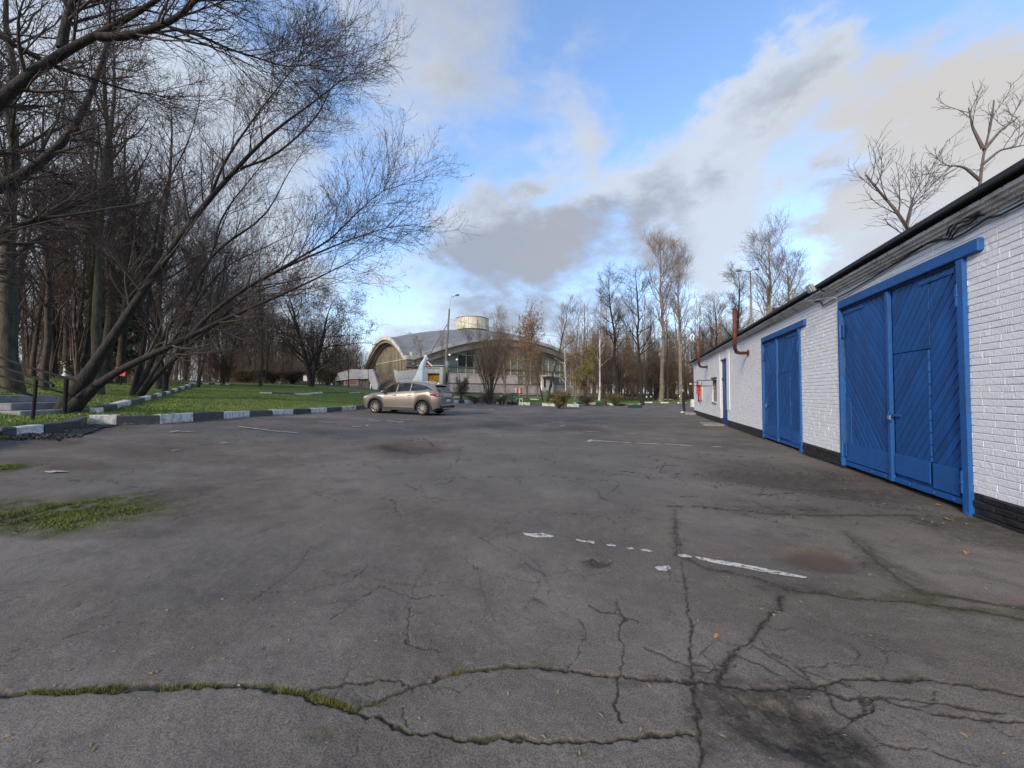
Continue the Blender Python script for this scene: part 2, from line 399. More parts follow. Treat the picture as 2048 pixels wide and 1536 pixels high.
KF2 = [(1158, 814), (1150, 807.5), (1173, 808), (1193, 808.8), (1214, 810.2), (1235, 811.3), (1256, 812.4), (1277, 813.5), (1289, 806), (1305, 806.2), (1321, 806.4), (1337, 806.6), (1355, 806.8), (1372, 807), (1390, 807.2)]
kl = [A(*p) for p in KL]; kf = [A(*p) for p in KF]; kf2 = [A(*p) for p in KF2]
lot = [Vector((kl[0].x - 3, -30, 0))] + kl + kf + kf2[1:]
e_ = lot[-1]; lot += [Vector((e_.x + 40, e_.y + 2, 0)), Vector((e_.x + 40, -30, 0))]
LP = np.array([(p.x, p.y) for p in lot])
def lot_sd(X, Y):
    """signed distance: positive outside the asphalt lot"""
    X = np.asarray(X, float); Y = np.asarray(Y, float); best = np.full(X.shape, 1e9); ins = np.zeros(X.shape, bool)
    n = len(LP)
    for i in range(n):
        ax, ay = LP[i]; bx, by = LP[(i + 1) % n]; dx, dy = bx - ax, by - ay
        t = np.clip(((X - ax) * dx + (Y - ay) * dy) / (dx * dx + dy * dy + 1e-12), 0, 1)
        best = np.minimum(best, (X - ax - t * dx) ** 2 + (Y - ay - t * dy) ** 2)
        c = ((ay > Y) != (by > Y)) & (X < (bx - ax) * (Y - ay) / (by - ay + 1e-12) + ax); ins ^= c
    d = np.sqrt(best); return np.where(ins, -d, d)
def T(X, Y):
    X = np.asarray(X, float); Y = np.asarray(Y, float); s = lot_sd(X, Y); base = asph(X, Y)
    slope = .018 + .037 * sst((-X / np.maximum(Y, 1) - .28) / .25)
    up = .17 + slope * np.minimum(s, 22)
    up = np.where(s > 0, up + .05 * (fbm(X * .3 + 50, Y * .3 + 50, 3) - .5) * np.minimum(s, 3), 0)
    return base + up
def L_(px, py): return hit(px, py, T)
def TV(x, y): return Vector((x, y, float(T(np.array([x]), np.array([y]))[0])))
def AV(x, y, dz=0): return Vector((x, y, float(asph(np.array([x]), np.array([y]))[0]) + dz))

# lawn / woodland floor
def axis(lo, hi, st, far, n=34):
    c = np.arange(lo, hi, st); g = np.geomspace(st * 2, far, n)
    return np.concatenate([(lo - np.cumsum(g * 0 + 0) - g)[::-1], c, hi + g])
xs = axis(-42, 34, .34, 2500); ys = axis(4, 62, .34, 2500)
Xg, Yg = np.meshgrid(xs, ys); sd = lot_sd(Xg, Yg)
Zg = T(Xg, Yg); Zg = np.where(sd < .10, asph(Xg, Yg) - .20, Zg)
nx, ny = len(xs), len(ys)
idx = np.arange(nx * ny).reshape(ny, nx)
Fq = np.stack([idx[:-1, :-1], idx[:-1, 1:], idx[1:, 1:], idx[1:, :-1]], -1).reshape(-1, 4)
soil = sst((sd - 13) / 10) + sst((Xg + 10.5) / -3) * sst((15 - Yg) / 5) * .85 + sst((Yg - 52) / 8) * .4
soil = soil * (1 - .0 * sst((Xg + 5) / 10))
lawn = npmesh('lawn', np.stack([Xg, Yg, Zg], -1).reshape(-1, 3), Fq, 4, M_LAWN, smooth=True, attrs={'soil': soil.ravel()})
tag(lawn, kind='structure')

# asphalt: height field with traced cracks, denser near the viewer
us = np.tan(np.linspace(-1.12, 1.12, 780)); 
yy = np.concatenate([np.linspace(.25, 1.2, 12)[:-1], 1 / np.linspace(1 / 1.2, 1 / 20., 400), np.geomspace(20.5, 75, 50)])
Y2, U2 = np.meshgrid(yy, us, indexing='ij'); X2 = U2 * np.maximum(Y2, 1.0)
Z2 = asph(X2, Y2)
jx = (fbm(X2 * 9, Y2 * 9, 3) - .5) * .045 + (fbm(X2 * 40, Y2 * 40, 2) - .5) * .026
jy = (fbm(X2 * 9 + 90, Y2 * 9 + 33, 3) - .5) * .045 + (fbm(X2 * 40 + 9, Y2 * 40 + 7, 2) - .5) * .026
Xw, Yw = X2 + jx, Y2 + jy
crack = np.zeros_like(X2); moss = np.zeros_like(X2); dirt = np.zeros_like(X2); patch = np.zeros_like(X2); rust = np.zeros_like(X2); dep = np.zeros_like(X2)
def seg_dist(pts, R=1.0):
    best = np.full(X2.shape, 1e9)
    P = [A(*p) for p in pts]
    for a, b in zip(P[:-1], P[1:]):
        m = (Xw > min(a.x, b.x) - R) & (Xw < max(a.x, b.x) + R) & (Yw > min(a.y, b.y) - R) & (Yw < max(a.y, b.y) + R)
        if not m.any(): continue
        dx, dy = b.x - a.x, b.y - a.y; x = Xw[m]; y = Yw[m]
        t = np.clip(((x - a.x) * dx + (y - a.y) * dy) / (dx * dx + dy * dy + 1e-9), 0, 1)
        best[m] = np.minimum(best[m], np.hypot(x - a.x - t * dx, y - a.y - t * dy))
    return best
wvar = .38 + .9 * fbm(X2 * 5 + 3, Y2 * 5 + 8, 3)
def add_crack(pts, w, ms=0, depth=.012, soft=.5, halo=0):
    global crack, moss, dep, dirt
    d = seg_dist(pts, .4); ww = w * wvar
    c = 1 - sst((d - ww * (1 - soft)) / (ww * 2 * soft + .0008 * np.maximum(Y2, 1) ** 1.3)) 
    c = c * np.clip(ww * 2.2 / (.0028 * np.maximum(Y2, 1) ** 1.35), .12, 1) * .92; crack = np.maximum(crack, c); dep = np.maximum(dep, c * depth)
    if ms: moss = np.maximum(moss, c * ms * sst((fbm(X2 * 6 + 70, Y2 * 6, 3) - .28) / .25))
    if halo: dirt = np.maximum(dirt, (.25 + .6 * sst((fbm(X2 * 14, Y2 * 14, 4) - .35) / .3)) * (1 - sst(d / (halo * wvar * 2))))
C1 = [(-150, 1392), (0, 1388), (130, 1382), (250, 1380), (400, 1378), (520, 1380), (600, 1388), (660, 1402), (712, 1417)]
add_crack(C1, .020, 1.0, .015, halo=.03)
add_crack([(712, 1417), (760, 1435), (830, 1458), (930, 1470), (1010, 1473), (1100, 1472), (1200, 1470), (1290, 1465), (1380, 1458)], .009, .5, .012, halo=.012)
add_crack([(712, 1417), (770, 1390), (830, 1365), (880, 1345), (940, 1337), (1010, 1331), (1060, 1330)], .011, .9, .012, halo=.012)
add_crack([(1060, 1330), (1130, 1333), (1200, 1340), (1260, 1350), (1340, 1358), (1400, 1362), (1480, 1375), (1560, 1377), (1620, 1374), (1680, 1364), (1760, 1362), (1850, 1360), (1950, 1375), (2060, 1395)], .010, .15, .012, halo=.02)
add_crack([(610, 1384), (700, 1364), (760, 1355), (820, 1362), (835, 1375)], .005, .5, .006)
add_crack([(1352, 1030), (1362, 1110), (1375, 1190), (1380, 1280), (1384, 1340)], .006, 0, .006)
add_crack([(1384, 1340), (1393, 1400), (1398, 1470), (1405, 1540), (1410, 1600)], .008, 0, .008, halo=.05)
add_crack([(1563, 1190), (1556, 1218), (1520, 1240), (1511, 1275), (1470, 1300), (1450, 1330), (1440, 1365)], .010, .1, .01, halo=.03)
add_crack([(1335, 1012), (1400, 1012), (1480, 1020), (1560, 1028), (1640, 1032), (1750, 1033), (1830, 1032)], .020, .2, .012, halo=.05)
add_crack([(1350, 1020), (1352, 1110), (1420, 1135), (1510, 1155), (1570, 1175), (1700, 1195)], .007, 0, .006, halo=.05)
add_crack([(1690, 1065), (1740, 1110), (1790, 1150), (1850, 1185)], .008, .5, .004, halo=.09)
add_crack([(1850, 1185), (1950, 1200), (2060, 1218)], .016, 1, .005, halo=.05)
add_crack([(1570, 1178), (1700, 1195), (1800, 1200), (1950, 1222), (2060, 1240)], .014, 1, .005, halo=.05)
for pts, w in (([(1140, 1325), (1165, 1290), (1175, 1260), (1160, 1230)], .004), ([(1240, 1345), (1242, 1290), (1238, 1265), (1250, 1230), (1232, 1200)], .005),
               ([(1290, 1290), (1340, 1310), (1380, 1330)], .004), ([(1390, 1340), (1420, 1345), (1470, 1330)], .004), ([(1455, 1300), (1530, 1335), (1590, 1370)], .006),
               ([(1500, 1290), (1570, 1330), (1640, 1375)], .005), ([(1570, 1215), (1680, 1260), (1780, 1280)], .003), ([(1590, 1335), (1640, 1330), (1740, 1335)], .003),
               ([(1650, 1375), (1670, 1420), (1700, 1440), (1740, 1425), (1752, 1400)], .006), ([(1752, 1400), (1850, 1430), (1950, 1440), (2060, 1450)], .006),
               ([(1620, 1375), (1700, 1400), (1760, 1400), (1900, 1410), (2000, 1425)], .006), ([(1865, 1385), (1860, 1410), (1840, 1420)], .003),
               ([(1235, 1350), (1234, 1400), (1240, 1430)], .007), ([(1180, 1210), (1200, 1222), (1235, 1225)], .006), ([(1236, 1195), (1236, 1225), (1275, 1240)], .004),
               ([(1460, 1170), (1560, 1220), (1660, 1255)], .003), ([(1700, 1440), (1760, 1490), (1850, 1500), (1950, 1540)], .003), ([(1340, 1140), (1342, 1160)], .004),
               ([(500, 1205), (560, 1165), (600, 1130), (625, 1090)], .004), ([(520, 1185), (620, 1180), (700, 1160), (740, 1130)], .004), ([(600, 1125), (680, 1150), (720, 1140)], .003),
               ([(660, 1240), (760, 1170), (830, 1195), (900, 1190)], .004), ([(740, 1155), (830, 1170), (930, 1160)], .003), ([(820, 1215), (815, 1290), (880, 1300)], .004),
               ([(810, 1220), (830, 1170), (880, 1080)], .003), ([(960, 1150), (970, 1190), (990, 1240)], .003), ([(130, 1275), (250, 1240)], .003), ([(850, 1025), (950, 1040), (1050, 1050), (1150, 1050)], .003),
               ([(980, 1070), (1010, 1040), (1060, 1020)], .003), ([(1080, 950), (1150, 958), (1230, 962), (1240, 970), (1215, 990)], .008), ([(800, 1400), (812, 1440)], .003),
               ([(810, 882), (845, 876), (870, 890)], .02), ([(905, 885), (970, 887)], .02), ([(770, 897), (810, 898), (840, 910)], .03), ([(1330, 925), (1320, 945), (1400, 950), (1480, 940)], .012),
               ([(1430, 940), (1520, 950), (1600, 945), (1720, 960)], .012), ([(1500, 990), (1600, 985), (1700, 1000), (1780, 1010)], .012), ([(1420, 975), (1500, 965), (1560, 975)], .01),
               ([(1380, 905), (1460, 912), (1560, 915)], .01), ([(1600, 965), (1680, 985), (1740, 975)], .010), ([(900, 945), (1000, 958), (1090, 955)], .004), ([(700, 920), (780, 925), (860, 920)], .006),
               ([(1180, 1120), (1195, 1135), (1225, 1125)], .010), ([(1165, 1122), (1190, 1118), (1200, 1130)], .008)):
    add_crack(pts, w * 1.0, 0, .006, halo=w * 1.6 if w > .005 else 0)
# alligator cracking: cell borders inside the broken zones
def cells(x, y):
    xi, yi = np.floor(x), np.floor(y); d1 = np.full(x.shape, 9.); d2 = np.full(x.shape, 9.)
    for i in (-1, 0, 1):
        for j in (-1, 0, 1):
            a = (xi + i).astype(int); b_ = (yi + j).astype(int); cx = xi + i + _tab[a & 255, b_ & 255]; cy = yi + j + _tab[(a + 97) & 255, (b_ + 51) & 255]
            d = np.hypot(x - cx, y - cy); m = d < d1; d2 = np.where(m, d1, np.minimum(d2, d)); d1 = np.where(m, d, d1)
    return d2 - d1
def zone(px, py, rx, ry):
    c = A(px, py); ax = abs(A(px + rx, py).x - c.x); ay = abs(A(px, py - ry).y - c.y)
    q = np.hypot((X2 - c.x) / ax, (Y2 - c.y) / ay) + (fbm(X2 * 1.3 + px, Y2 * 1.3 + py, 3) - .5) * 1.2; return 1 - sst((q - .7) / .5)
def alligator(zones, freq, w, amt, keep, sy=1.0):
    global crack, dep
    m = np.zeros_like(X2)
    for z in zones: m = np.maximum(m, zone(*z))
    ex = (fbm(X2 * 2.2, Y2 * 2.2, 3) - .5) * .5; e = cells((Xw + ex) * freq, (Yw - ex) * freq * sy) / freq
    kp = sst((fbm(X2 * 1.7 + 9, Y2 * 1.7 + 4, 3) - keep) / .08)
    foot = .0010 * np.maximum(Y2, 1) ** 1.25
    c = (1 - sst((e - w * wvar * .5) / (w * wvar * .6 + foot))) * m * kp * amt * np.clip(w / (foot * 1.2), .25, 1)
    crack = np.maximum(crack, c); dep = np.maximum(dep, c * .005)
alligator([(1600, 1370, 480, 75), (1500, 1290, 160, 60), (1900, 1420, 250, 60), (1290, 1360, 90, 30)], 3.1, .010, .85, .42)
alligator([(1620, 1025, 260, 18), (1600, 965, 260, 45), (1400, 930, 200, 25)], 2.2, .014, .8, .42, .8)
alligator([(700, 1180, 330, 90), (1080, 1150, 260, 100), (950, 1040, 300, 40), (1250, 1200, 200, 80)], 2.0, .005, .60, .50)
alligator([(1024, 1250, 2200, 320)], 1.1, .006, .55, .55)
alligator([(1000, 880, 700, 40), (500, 960, 600, 40), (1500, 900, 300, 30)], .9, .014, .6, .48, .7)
def blob(arr, px, py, rx, ry, amt, edge=.35, nf=2.2):
    c = A(px, py); ex = A(px + rx, py); ey = A(px, py - ry)
    ax, ay = abs(ex.x - c.x), abs(ey.y - c.y)
    q = np.hypot((Xw - c.x) / ax, (Yw - c.y) / ay) + (fbm(X2 * nf + px, Y2 * nf * .8 + py, 4) - .5) * 1.1
    return np.maximum(arr, amt * (1 - sst((q - 1 + edge) / (2 * edge))))
for b in ((1470, 1400, 70, 45, .8), (1560, 1440, 90, 55, .9), (1640, 1500, 90, 55, .95), (1470, 1445, 60, 35, .6), (1540, 1380, 120, 16, .6), (1290, 1355, 90, 12, .55), (1440, 1380, 50, 25, .7), (1405, 1440, 22, 60, .6),
          (1600, 960, 150, 22, .5), (1720, 985, 100, 20, .5), (1480, 945, 90, 14, .35), (1560, 1022, 110, 12, .5), (1790, 1140, 40, 30, .55), (1580, 1175, 60, 14, .55),
          (850, 897, 60, 8, .5), (1010, 852, 60, 5, .5), (1150, 857, 60, 5, .6), (1060, 855, 60, 4, .4), (1130, 884, 55, 7, .3), (780, 895, 30, 4, .7), (1190, 1128, 25, 9, .6),
          (160, 860, 100, 12, .6), (60, 890, 90, 12, .5), (1960, 1060, 120, 30, .55), (1800, 990, 90, 25, .4), (330, 990, 60, 25, .5), (60, 1060, 260, 16, .4)):
    dirt = blob(dirt, *b)
for b in ((1640, 1115, 75, 22, .9), (830, 895, 70, 14, .6), (330, 905, 300, 14, .35), (560, 1005, 260, 30, .25), (1850, 960, 200, 30, .35), (700, 860, 200, 10, .2), (1300, 850, 200, 12, .2), (120, 925, 160, 12, .5)):
    rust = blob(rust, *b)
c0, c1, c2, c3 = A(1352, 1022), A(1352, 1112), A(1640, 1160), A(1640, 1035)
pm = sst((Xw - c0.x) / .04) * sst((c2.x + .3 - Xw) / .8) * sst((c0.y - Yw) / .05) * sst((Yw - (c1.y + (c2.y - c1.y) * (Xw - c1.x) / (c2.x - c1.x))) / .05)
patch = np.maximum(patch, pm)
for b in ((1090, 915, 260, 40, .8), (1245, 938, 50, 6, .9), (500, 1110, 400, 60, .3), (1400, 830, 250, 8, .3), (200, 960, 200, 25, .4)): patch = blob(patch, *b)
for b in ((150, 1025, 190, 42, 1.), (20, 935, 60, 14, .9), (1840, 1190, 60, 10, .5), (1650, 1185, 90, 8, .45), (2000, 1225, 80, 8, .5), (1960, 1040, 60, 6, .5), (700, 1402, 70, 10, .5), (640, 1470, 30, 20, .35)):
    moss = blob(moss, *b)
moss *= .35 + .65 * sst((fbm(X2 * 12, Y2 * 12, 3) - .3) / .3)
relief = (fbm(X2 * .7, Y2 * .7, 3) - .5) * .05 + (fbm(X2 * 5, Y2 * 5, 4) - .5) * .012 + (fbm(X2 * 30, Y2 * 30, 3) - .5) * .0045 * sst((8 - Y2) / 6)
for (px_, py_, rx_, ry_, am_) in ((1480, 1405, 55, 35, .75), (1560, 1440, 75, 42, .85), (1640, 1490, 85, 50, .9), (1700, 1540, 70, 40, .8), (1530, 1385, 60, 10, .6), (1190, 1128, 20, 7, .5), (1700, 985, 110, 12, .35), (1590, 955, 110, 12, .3)):
    crack = np.maximum(crack, blob(np.zeros_like(X2), px_, py_, rx_, ry_, am_, .5, 6.) * (.15 + .85 * sst((fbm(X2 * 13, Y2 * 13, 5, .65) - .42) / .12)))
def bowl(px, py, rx, ry, dz):
    global relief
    c = A(px, py); ax = abs(A(px + rx, py).x - c.x); ay = abs(A(px, py - ry).y - c.y)
    q = np.hypot((Xw - c.x) / ax, (Yw - c.y) / ay); relief = relief - dz * (1 - sst((q - .5) / .6))
for b in ((840, 895, 75, 12, .06), (1060, 855, 90, 7, .05), (1640, 1118, 90, 25, .03), (1600, 960, 150, 20, .035), (1580, 1450, 110, 60, .025), (1130, 884, 55, 7, .03), (1750, 985, 90, 20, .03)): bowl(*b)
Z2 = Z2 + relief * sst((lot_sd(X2, Y2) * -1) / .6 + .15) - dep
def asurf(x, y):
    """height of the paved surface for laying things on it"""
    return float(asph(np.array([x]), np.array([y]))[0] + (fbm(np.array([x * .7]), np.array([y * .7]), 3)[0] - .5) * .05)
n0, n1 = X2.shape; idx = np.arange(n0 * n1).reshape(n0, n1)
Fq = np.stack([idx[:-1, :-1], idx[:-1, 1:], idx[1:, 1:], idx[1:, :-1]], -1).reshape(-1, 4)
pave = npmesh('asphalt', np.stack([X2, Y2, Z2], -1).reshape(-1, 3), Fq, 4, M_ASPH, smooth=True,
              attrs={'crack': crack.ravel(), 'moss': moss.ravel(), 'dirt': dirt.ravel(), 'patch': patch.ravel(), 'rust': rust.ravel()})
tag(pave, kind='structure')
# the rest of the yard around and behind the viewer
gx = np.linspace(-26, 26, 90); gy = np.linspace(-26, 14, 80); Xr, Yr = np.meshgrid(gx, gy)
Zr = asph(Xr, Yr) - .06
idx = np.arange(Xr.size).reshape(Xr.shape); Fq = np.stack([idx[:-1, :-1], idx[:-1, 1:], idx[1:, 1:], idx[1:, :-1]], -1).reshape(-1, 4)
zz = np.zeros(Xr.size)
pv2 = npmesh('asphalt', np.stack([Xr, Yr, Zr - .03], -1).reshape(-1, 3), Fq, 4, M_ASPH, smooth=True, attrs={k: zz for k in ('crack', 'moss', 'dirt', 'patch', 'rust')})
tag(pv2, kind='structure')
#PART2
# ------------------------------------------------------------------ brick garage
UW = Vector((GK, 1, 0)).normalized(); NW = Vector((-UW.y, UW.x, 0)); GO = Vector((GX0, 0, 0))   # s along UW from Y=0, n towards the lot
RG = Matrix((( UW.x, NW.x, 0), (UW.y, NW.y, 0), (0, 0, 1)))   # local (s, n, z) -> world rotation
def ws(px, py, n=0.0):
    """pixel -> (s, z) on the garage wall plane offset n"""
    d = Vector(ray(px, py)); o = Vector((0, 0, HC)); t = ((GO + NW * n) - o).dot(NW) / d.dot(NW)
    p = o + d * t; return (p - GO).dot(UW), p.z
def S(px, n=0.0): return ws(px, 787, n)[0]
S1 = S(1388); S0 = -6.0
ZTOP = ws(2048, 310, .26)[1] - .06; ZC0 = ws(1740, 553, .0)[1]
gar = empty('garage', GO, 0, 'long low white brick garage with blue gates along the right side of the lot', 'garage')
gar.matrix_world = Matrix.Translation(GO) @ RG.to_4x4()
# openings (s0, s1, z0, z1)
g1 = (S(1942), S(1684)); g2 = (S(1604), S(1527)); dr = (S(1454.5), S(1441)); wi = (S(1433.5), S(1425))
G1T = ws(1800, 563)[1]; G2T = ws(1565, 668)[1]; G1T = ws(1684, 618)[1]
G2T = ws(1603, 655)[1]
DT = ws(1447, 718)[1]; W0 = ws(1429, 803)[1]; W1 = ws(1429, 760)[1]
open_ = [(g1[0], g1[1], -.2, G1T), (g2[0], g2[1], -.2, G2T), (dr[0], dr[1], -.2, DT), (wi[0], wi[1], W0, W1)]
PL = .30   # plinth height
PL = ws(1944, 984)[1]
WALLTOP = ZC0
wall = MB()
def wall_pieces(zlo, zhi, y0, y1, mb):
    # vertical strips between openings
    cuts = sorted({S0, S1, *[o[0] for o in open_], *[o[1] for o in open_]})
    for a, b in zip(cuts[:-1], cuts[1:]):
        m = (a + b) / 2; zs = [(zlo, zhi)]
        for o in open_:
            if o[0] < m < o[1]:
                nz = []
                for (p, q) in zs:
                    if o[2] > p: nz.append((p, min(q, o[2])))
                    if o[3] < q: nz.append((max(p, o[3]), q))
                zs = [(p, q) for p, q in nz if q > p + .001]
        for p, q in zs: mb.box(((a + b) / 2, (y0 + y1) / 2, (p + q) / 2), (b - a, y1 - y0, q - p))
wall_pieces(PL, ZTOP - .1, -.38, -.012, wall)
wallo = wall.build('wall', M_MORTAR, gar)
pl = MB(); wall_pieces(-.6, PL, -.38, .0, pl); plo = pl.build('plinth', M_PLINTH, gar)
# back, end walls and roof
bk = MB(); DEP = 6.5
bk.box(((S0 + S1) / 2, -DEP, 1.8), (S1 - S0, .38, ZTOP * 2 - 3.6 - .1)); bk.box((S1 - .19, -DEP / 2 - .19, 1.8), (.375, DEP - .39, ZTOP * 2 - 3.7)); bk.box((S0 + .19, -DEP / 2 - .19, 1.8), (.375, DEP - .39, ZTOP * 2 - 3.7))
bk.build('rear_wall', M_BRICK, gar)
rf = MB(); rf.box(((S0 + S1) / 2 + .1, -DEP / 2 , ZTOP + .03), (S1 - S0 + .5, DEP + .44, .06)); rf.build('roof', M_ROOFING, gar)
re = MB(); re.box(((S0 + S1) / 2 + .1,   .235, ZTOP + .01), (S1 - S0 + .5, .03, .06)); re.build('roof_edge', M_ROOFING, gar, bevel=.006)
# corbelled cornice: brick courses stepping out
CH = (ZTOP - .06 - ZC0); ncor = 4; hc = CH / ncor
cor = [[], []]
for k in range(ncor):
    z0 = ZC0 + k * hc; nproj = [.03, .075, .12, .165][k]
    s = S0
    cm = MB()
    cm.box(((S0 + S1) / 2, nproj / 2 - .02, z0 + hc / 2), (S1 - S0, nproj - .03, hc - .002))
    cm.build('cornice_step', M_CORN, gar)
# bricks
bm_v = []
def brickmesh(Lx, Hz, D=.03, ch=.006):
    x, z = Lx / 2, Hz / 2
    v = [(-x, 0, -z), (x, 0, -z), (x, 0, z), (-x, 0, z), (-x, D - ch, -z), (x, D - ch, -z), (x, D - ch, z), (-x, D - ch, z),
         (-x + ch * .15, D, -z + ch), (x - ch * .15, D, -z + ch), (x - ch * .15, D, z - ch), (-x + ch * .15, D, z - ch)]
    f = [(0, 4, 5, 1), (1, 5, 6, 2), (2, 6, 7, 3), (3, 7, 4, 0), (4, 8, 9, 5), (5, 9, 10, 6), (6, 10, 11, 7), (7, 11, 8, 4), (8, 11, 10, 9)]
    return v, f
def mkshared(name, Lx, Hz, m):
    v, f = brickmesh(Lx, Hz); me = bpy.data.meshes.new(name); me.from_pydata(v, [], f); me.materials.append(m); return me
CO = .0765; BH = .0715; rb = random.Random(3)
bricks = []
ncourse = int((ZC0 - PL) / CO) + 1
for c in range(ncourse):
    z = PL + CO * (c + .5)
    if z + BH / 2 > ZC0 + .01: break
    s = S0 + (c % 2) * .13 - .05 + rb.uniform(-.02, .02)
    while s < S1:
        Lb = .25 if rb.random() < .72 else .12
        a, b = s, s + Lb
        s += Lb + .0045
        segs = [(max(a, S0), min(b, S1))]
        for o in open_:
            if o[2] - .01 < z < o[3] + .02:
                ns = []
                for p, q in segs:
                    if q <= o[0] or p >= o[1]: ns.append((p, q)); continue
                    if p < o[0]: ns.append((p, o[0]))
                    if q > o[1]: ns.append((o[1], q))
                segs = ns
        for p, q in segs:
            if q - p < .006: continue
            bricks.append(((p + q) / 2, z, q - p))
def proj_size(b):
    P = GO + UW * b[0]; 
    if P.y < .5: return 0
    px = 1024 + P.x / P.y * F
    if px > 2070: return 0
    return b[2] / P.y * (1 if b[2] > .1 else .5)
bricks.sort(key=proj_size, reverse=True)
me_full = mkshared('brick', 1.0, BH, M_BRICK)
for (s, z, l) in bricks[:300]:
    o = bpy.data.objects.new('brick', me_full); COL.objects.link(o); o.parent = wallo
    o.location = (s, -.0270 + rb.uniform(-.0014, .0014), z + rb.uniform(-.0015, .0015)); o.scale = (l, 1, rb.uniform(.97, 1.065)); o.rotation_euler = (0, rb.gauss(0, .004), rb.gauss(0, .004))
rest = bricks[300:]
V = []; Fc = []
for (s, z, l) in rest:
    v, f = brickmesh(l, BH * rb.uniform(.97, 1.065)); dy = -.0270 + rb.uniform(-.0014, .0014); dz = rb.uniform(-.0015, .0015); i = len(V)
    V += [(s + p[0], p[1] + dy, z + p[2] + dz) for p in v]; Fc += [tuple(i + a for a in q) for q in f]
me = bpy.data.meshes.new('brickwork'); me.from_pydata(V, [], Fc); me.materials.append(M_BRICK)
o = bpy.data.objects.new('brickwork', me); COL.objects.link(o); o.parent = wallo; o['kind'] = 'stuff'
# cornice bricks, plinth bricks (dark gaps between headers)
V = []; Fc = []
for k in range(ncor):
    z0 = ZC0 + k * hc; nproj = [.03, .075, .12, .165][k]; s = S0
    while s < S1:
        l = .245; v, f = brickmesh(l, hc - .045, .045, .018); i = len(V)
        V += [(s + l / 2 + p[0], p[1] + nproj - .050 + rb.uniform(-.005, .005), z0 + hc / 2 + p[2]) for p in v]; Fc += [tuple(i + a for a in q) for q in f]; s += .258
me = bpy.data.meshes.new('cornice_bricks'); me.from_pydata(V, [], Fc); me.materials.append(M_CORN)
o = bpy.data.objects.new('cornice_bricks', me); COL.objects.link(o); o.parent = gar; o['kind'] = 'stuff'
V = []; Fc = []; c = 0; z = PL - CO / 2
while z > -.1:
    s = S0 + (c % 2) * .13
    while s < S1:
        l = .25; ok = not any(o[0] - .05 < s + l / 2 < o[1] + .05 and o[2] < z < o[3] for o in open_)
        if ok:
            v, f = brickmesh(l, BH, .03, .008); i = len(V)
            V += [(s + l / 2 + p[0], p[1] - .008 + rb.uniform(-.006, .006), z + p[2]) for p in v]; Fc += [tuple(i + a for a in q) for q in f]
        s += .259
    z -= CO; c += 1
me = bpy.data.meshes.new('plinth_bricks'); me.from_pydata(V, [], Fc); me.materials.append(M_PLINTH)
o = bpy.data.objects.new('plinth_bricks', me); COL.objects.link(o); o.parent = gar; o['kind'] = 'stuff'

def clip_rect(poly, x0, x1, z0, z1):
    def cl(P, f, inter):
        out = []
        for i in range(len(P)):
            a, b = P[i - 1], P[i]
            if f(b):
                if not f(a): out.append(inter(a, b))
                out.append(b)
            elif f(a): out.append(inter(a, b))
        return out
    def ix(x): return lambda a, b: (x, a[1] + (b[1] - a[1]) * (x - a[0]) / (b[0] - a[0]))
    def iz(z): return lambda a, b: (a[0] + (b[0] - a[0]) * (z - a[1]) / (b[1] - a[1]), z)
    for f, g in ((lambda p: p[0] >= x0, ix(x0)), (lambda p: p[0] <= x1, ix(x1)), (lambda p: p[1] >= z0, iz(z0)), (lambda p: p[1] <= z1, iz(z1))):
        poly = cl(poly, f, g)
        if len(poly) < 3: return []
    return poly
def planks(parent, s0, s1, z0, z1, n, direction, w=.098, gap=.009, ang=math.radians(52), th=.022):
    """diagonal boards; direction +1: rise towards larger s"""
    dx, dz = math.cos(ang) * direction, math.sin(ang); qx, qz = -dz, dx
    cs = [(x * qx + z * qz) for x in (s0, s1) for z in (z0, z1)]
    k = math.floor(min(cs) / w)
    while k * w < max(cs):
        a, b = k * w + gap / 2, (k + 1) * w - gap / 2; R = 8; cx, cz = (s0 + s1) / 2, (z0 + z1) / 2
        t0 = cx * dx + cz * dz
        P = [(qx * a + dx * (t0 - R), qz * a + dz * (t0 - R)), (qx * b + dx * (t0 - R), qz * b + dz * (t0 - R)), (qx * b + dx * (t0 + R), qz * b + dz * (t0 + R)), (qx * a + dx * (t0 + R), qz * a + dz * (t0 + R))]
        P = clip_rect(P, s0, s1, z0, z1)
        if len(P) >= 3:
            t = th + rb.uniform(-.003, .003)
            MB().prism([(p[0], n, p[1]) for p in P], (0, t, 0)).build('plank', M_BLUE, parent, bevel=.004)
        k += 1
def hinge(parent, s, z, n, h=.26):
    MB().tube([(s, n + .03, z - h / 2), (s, n + .03, z + h / 2)], .022, 8).box((s - .05, n + .012, z), (.09, .012, h * .9)).tube([(s, n + .03, z - .01), (s, n + .03, z + .01)], .03, 8).build('hinge', M_BLUE2, parent)
def bolts(parent, pts, n):
    for (s, z) in pts: MB().disc((s, n + .008, z), (0, 1, 0), .016, 8, .018).build('bolt', M_BLUE2, parent)

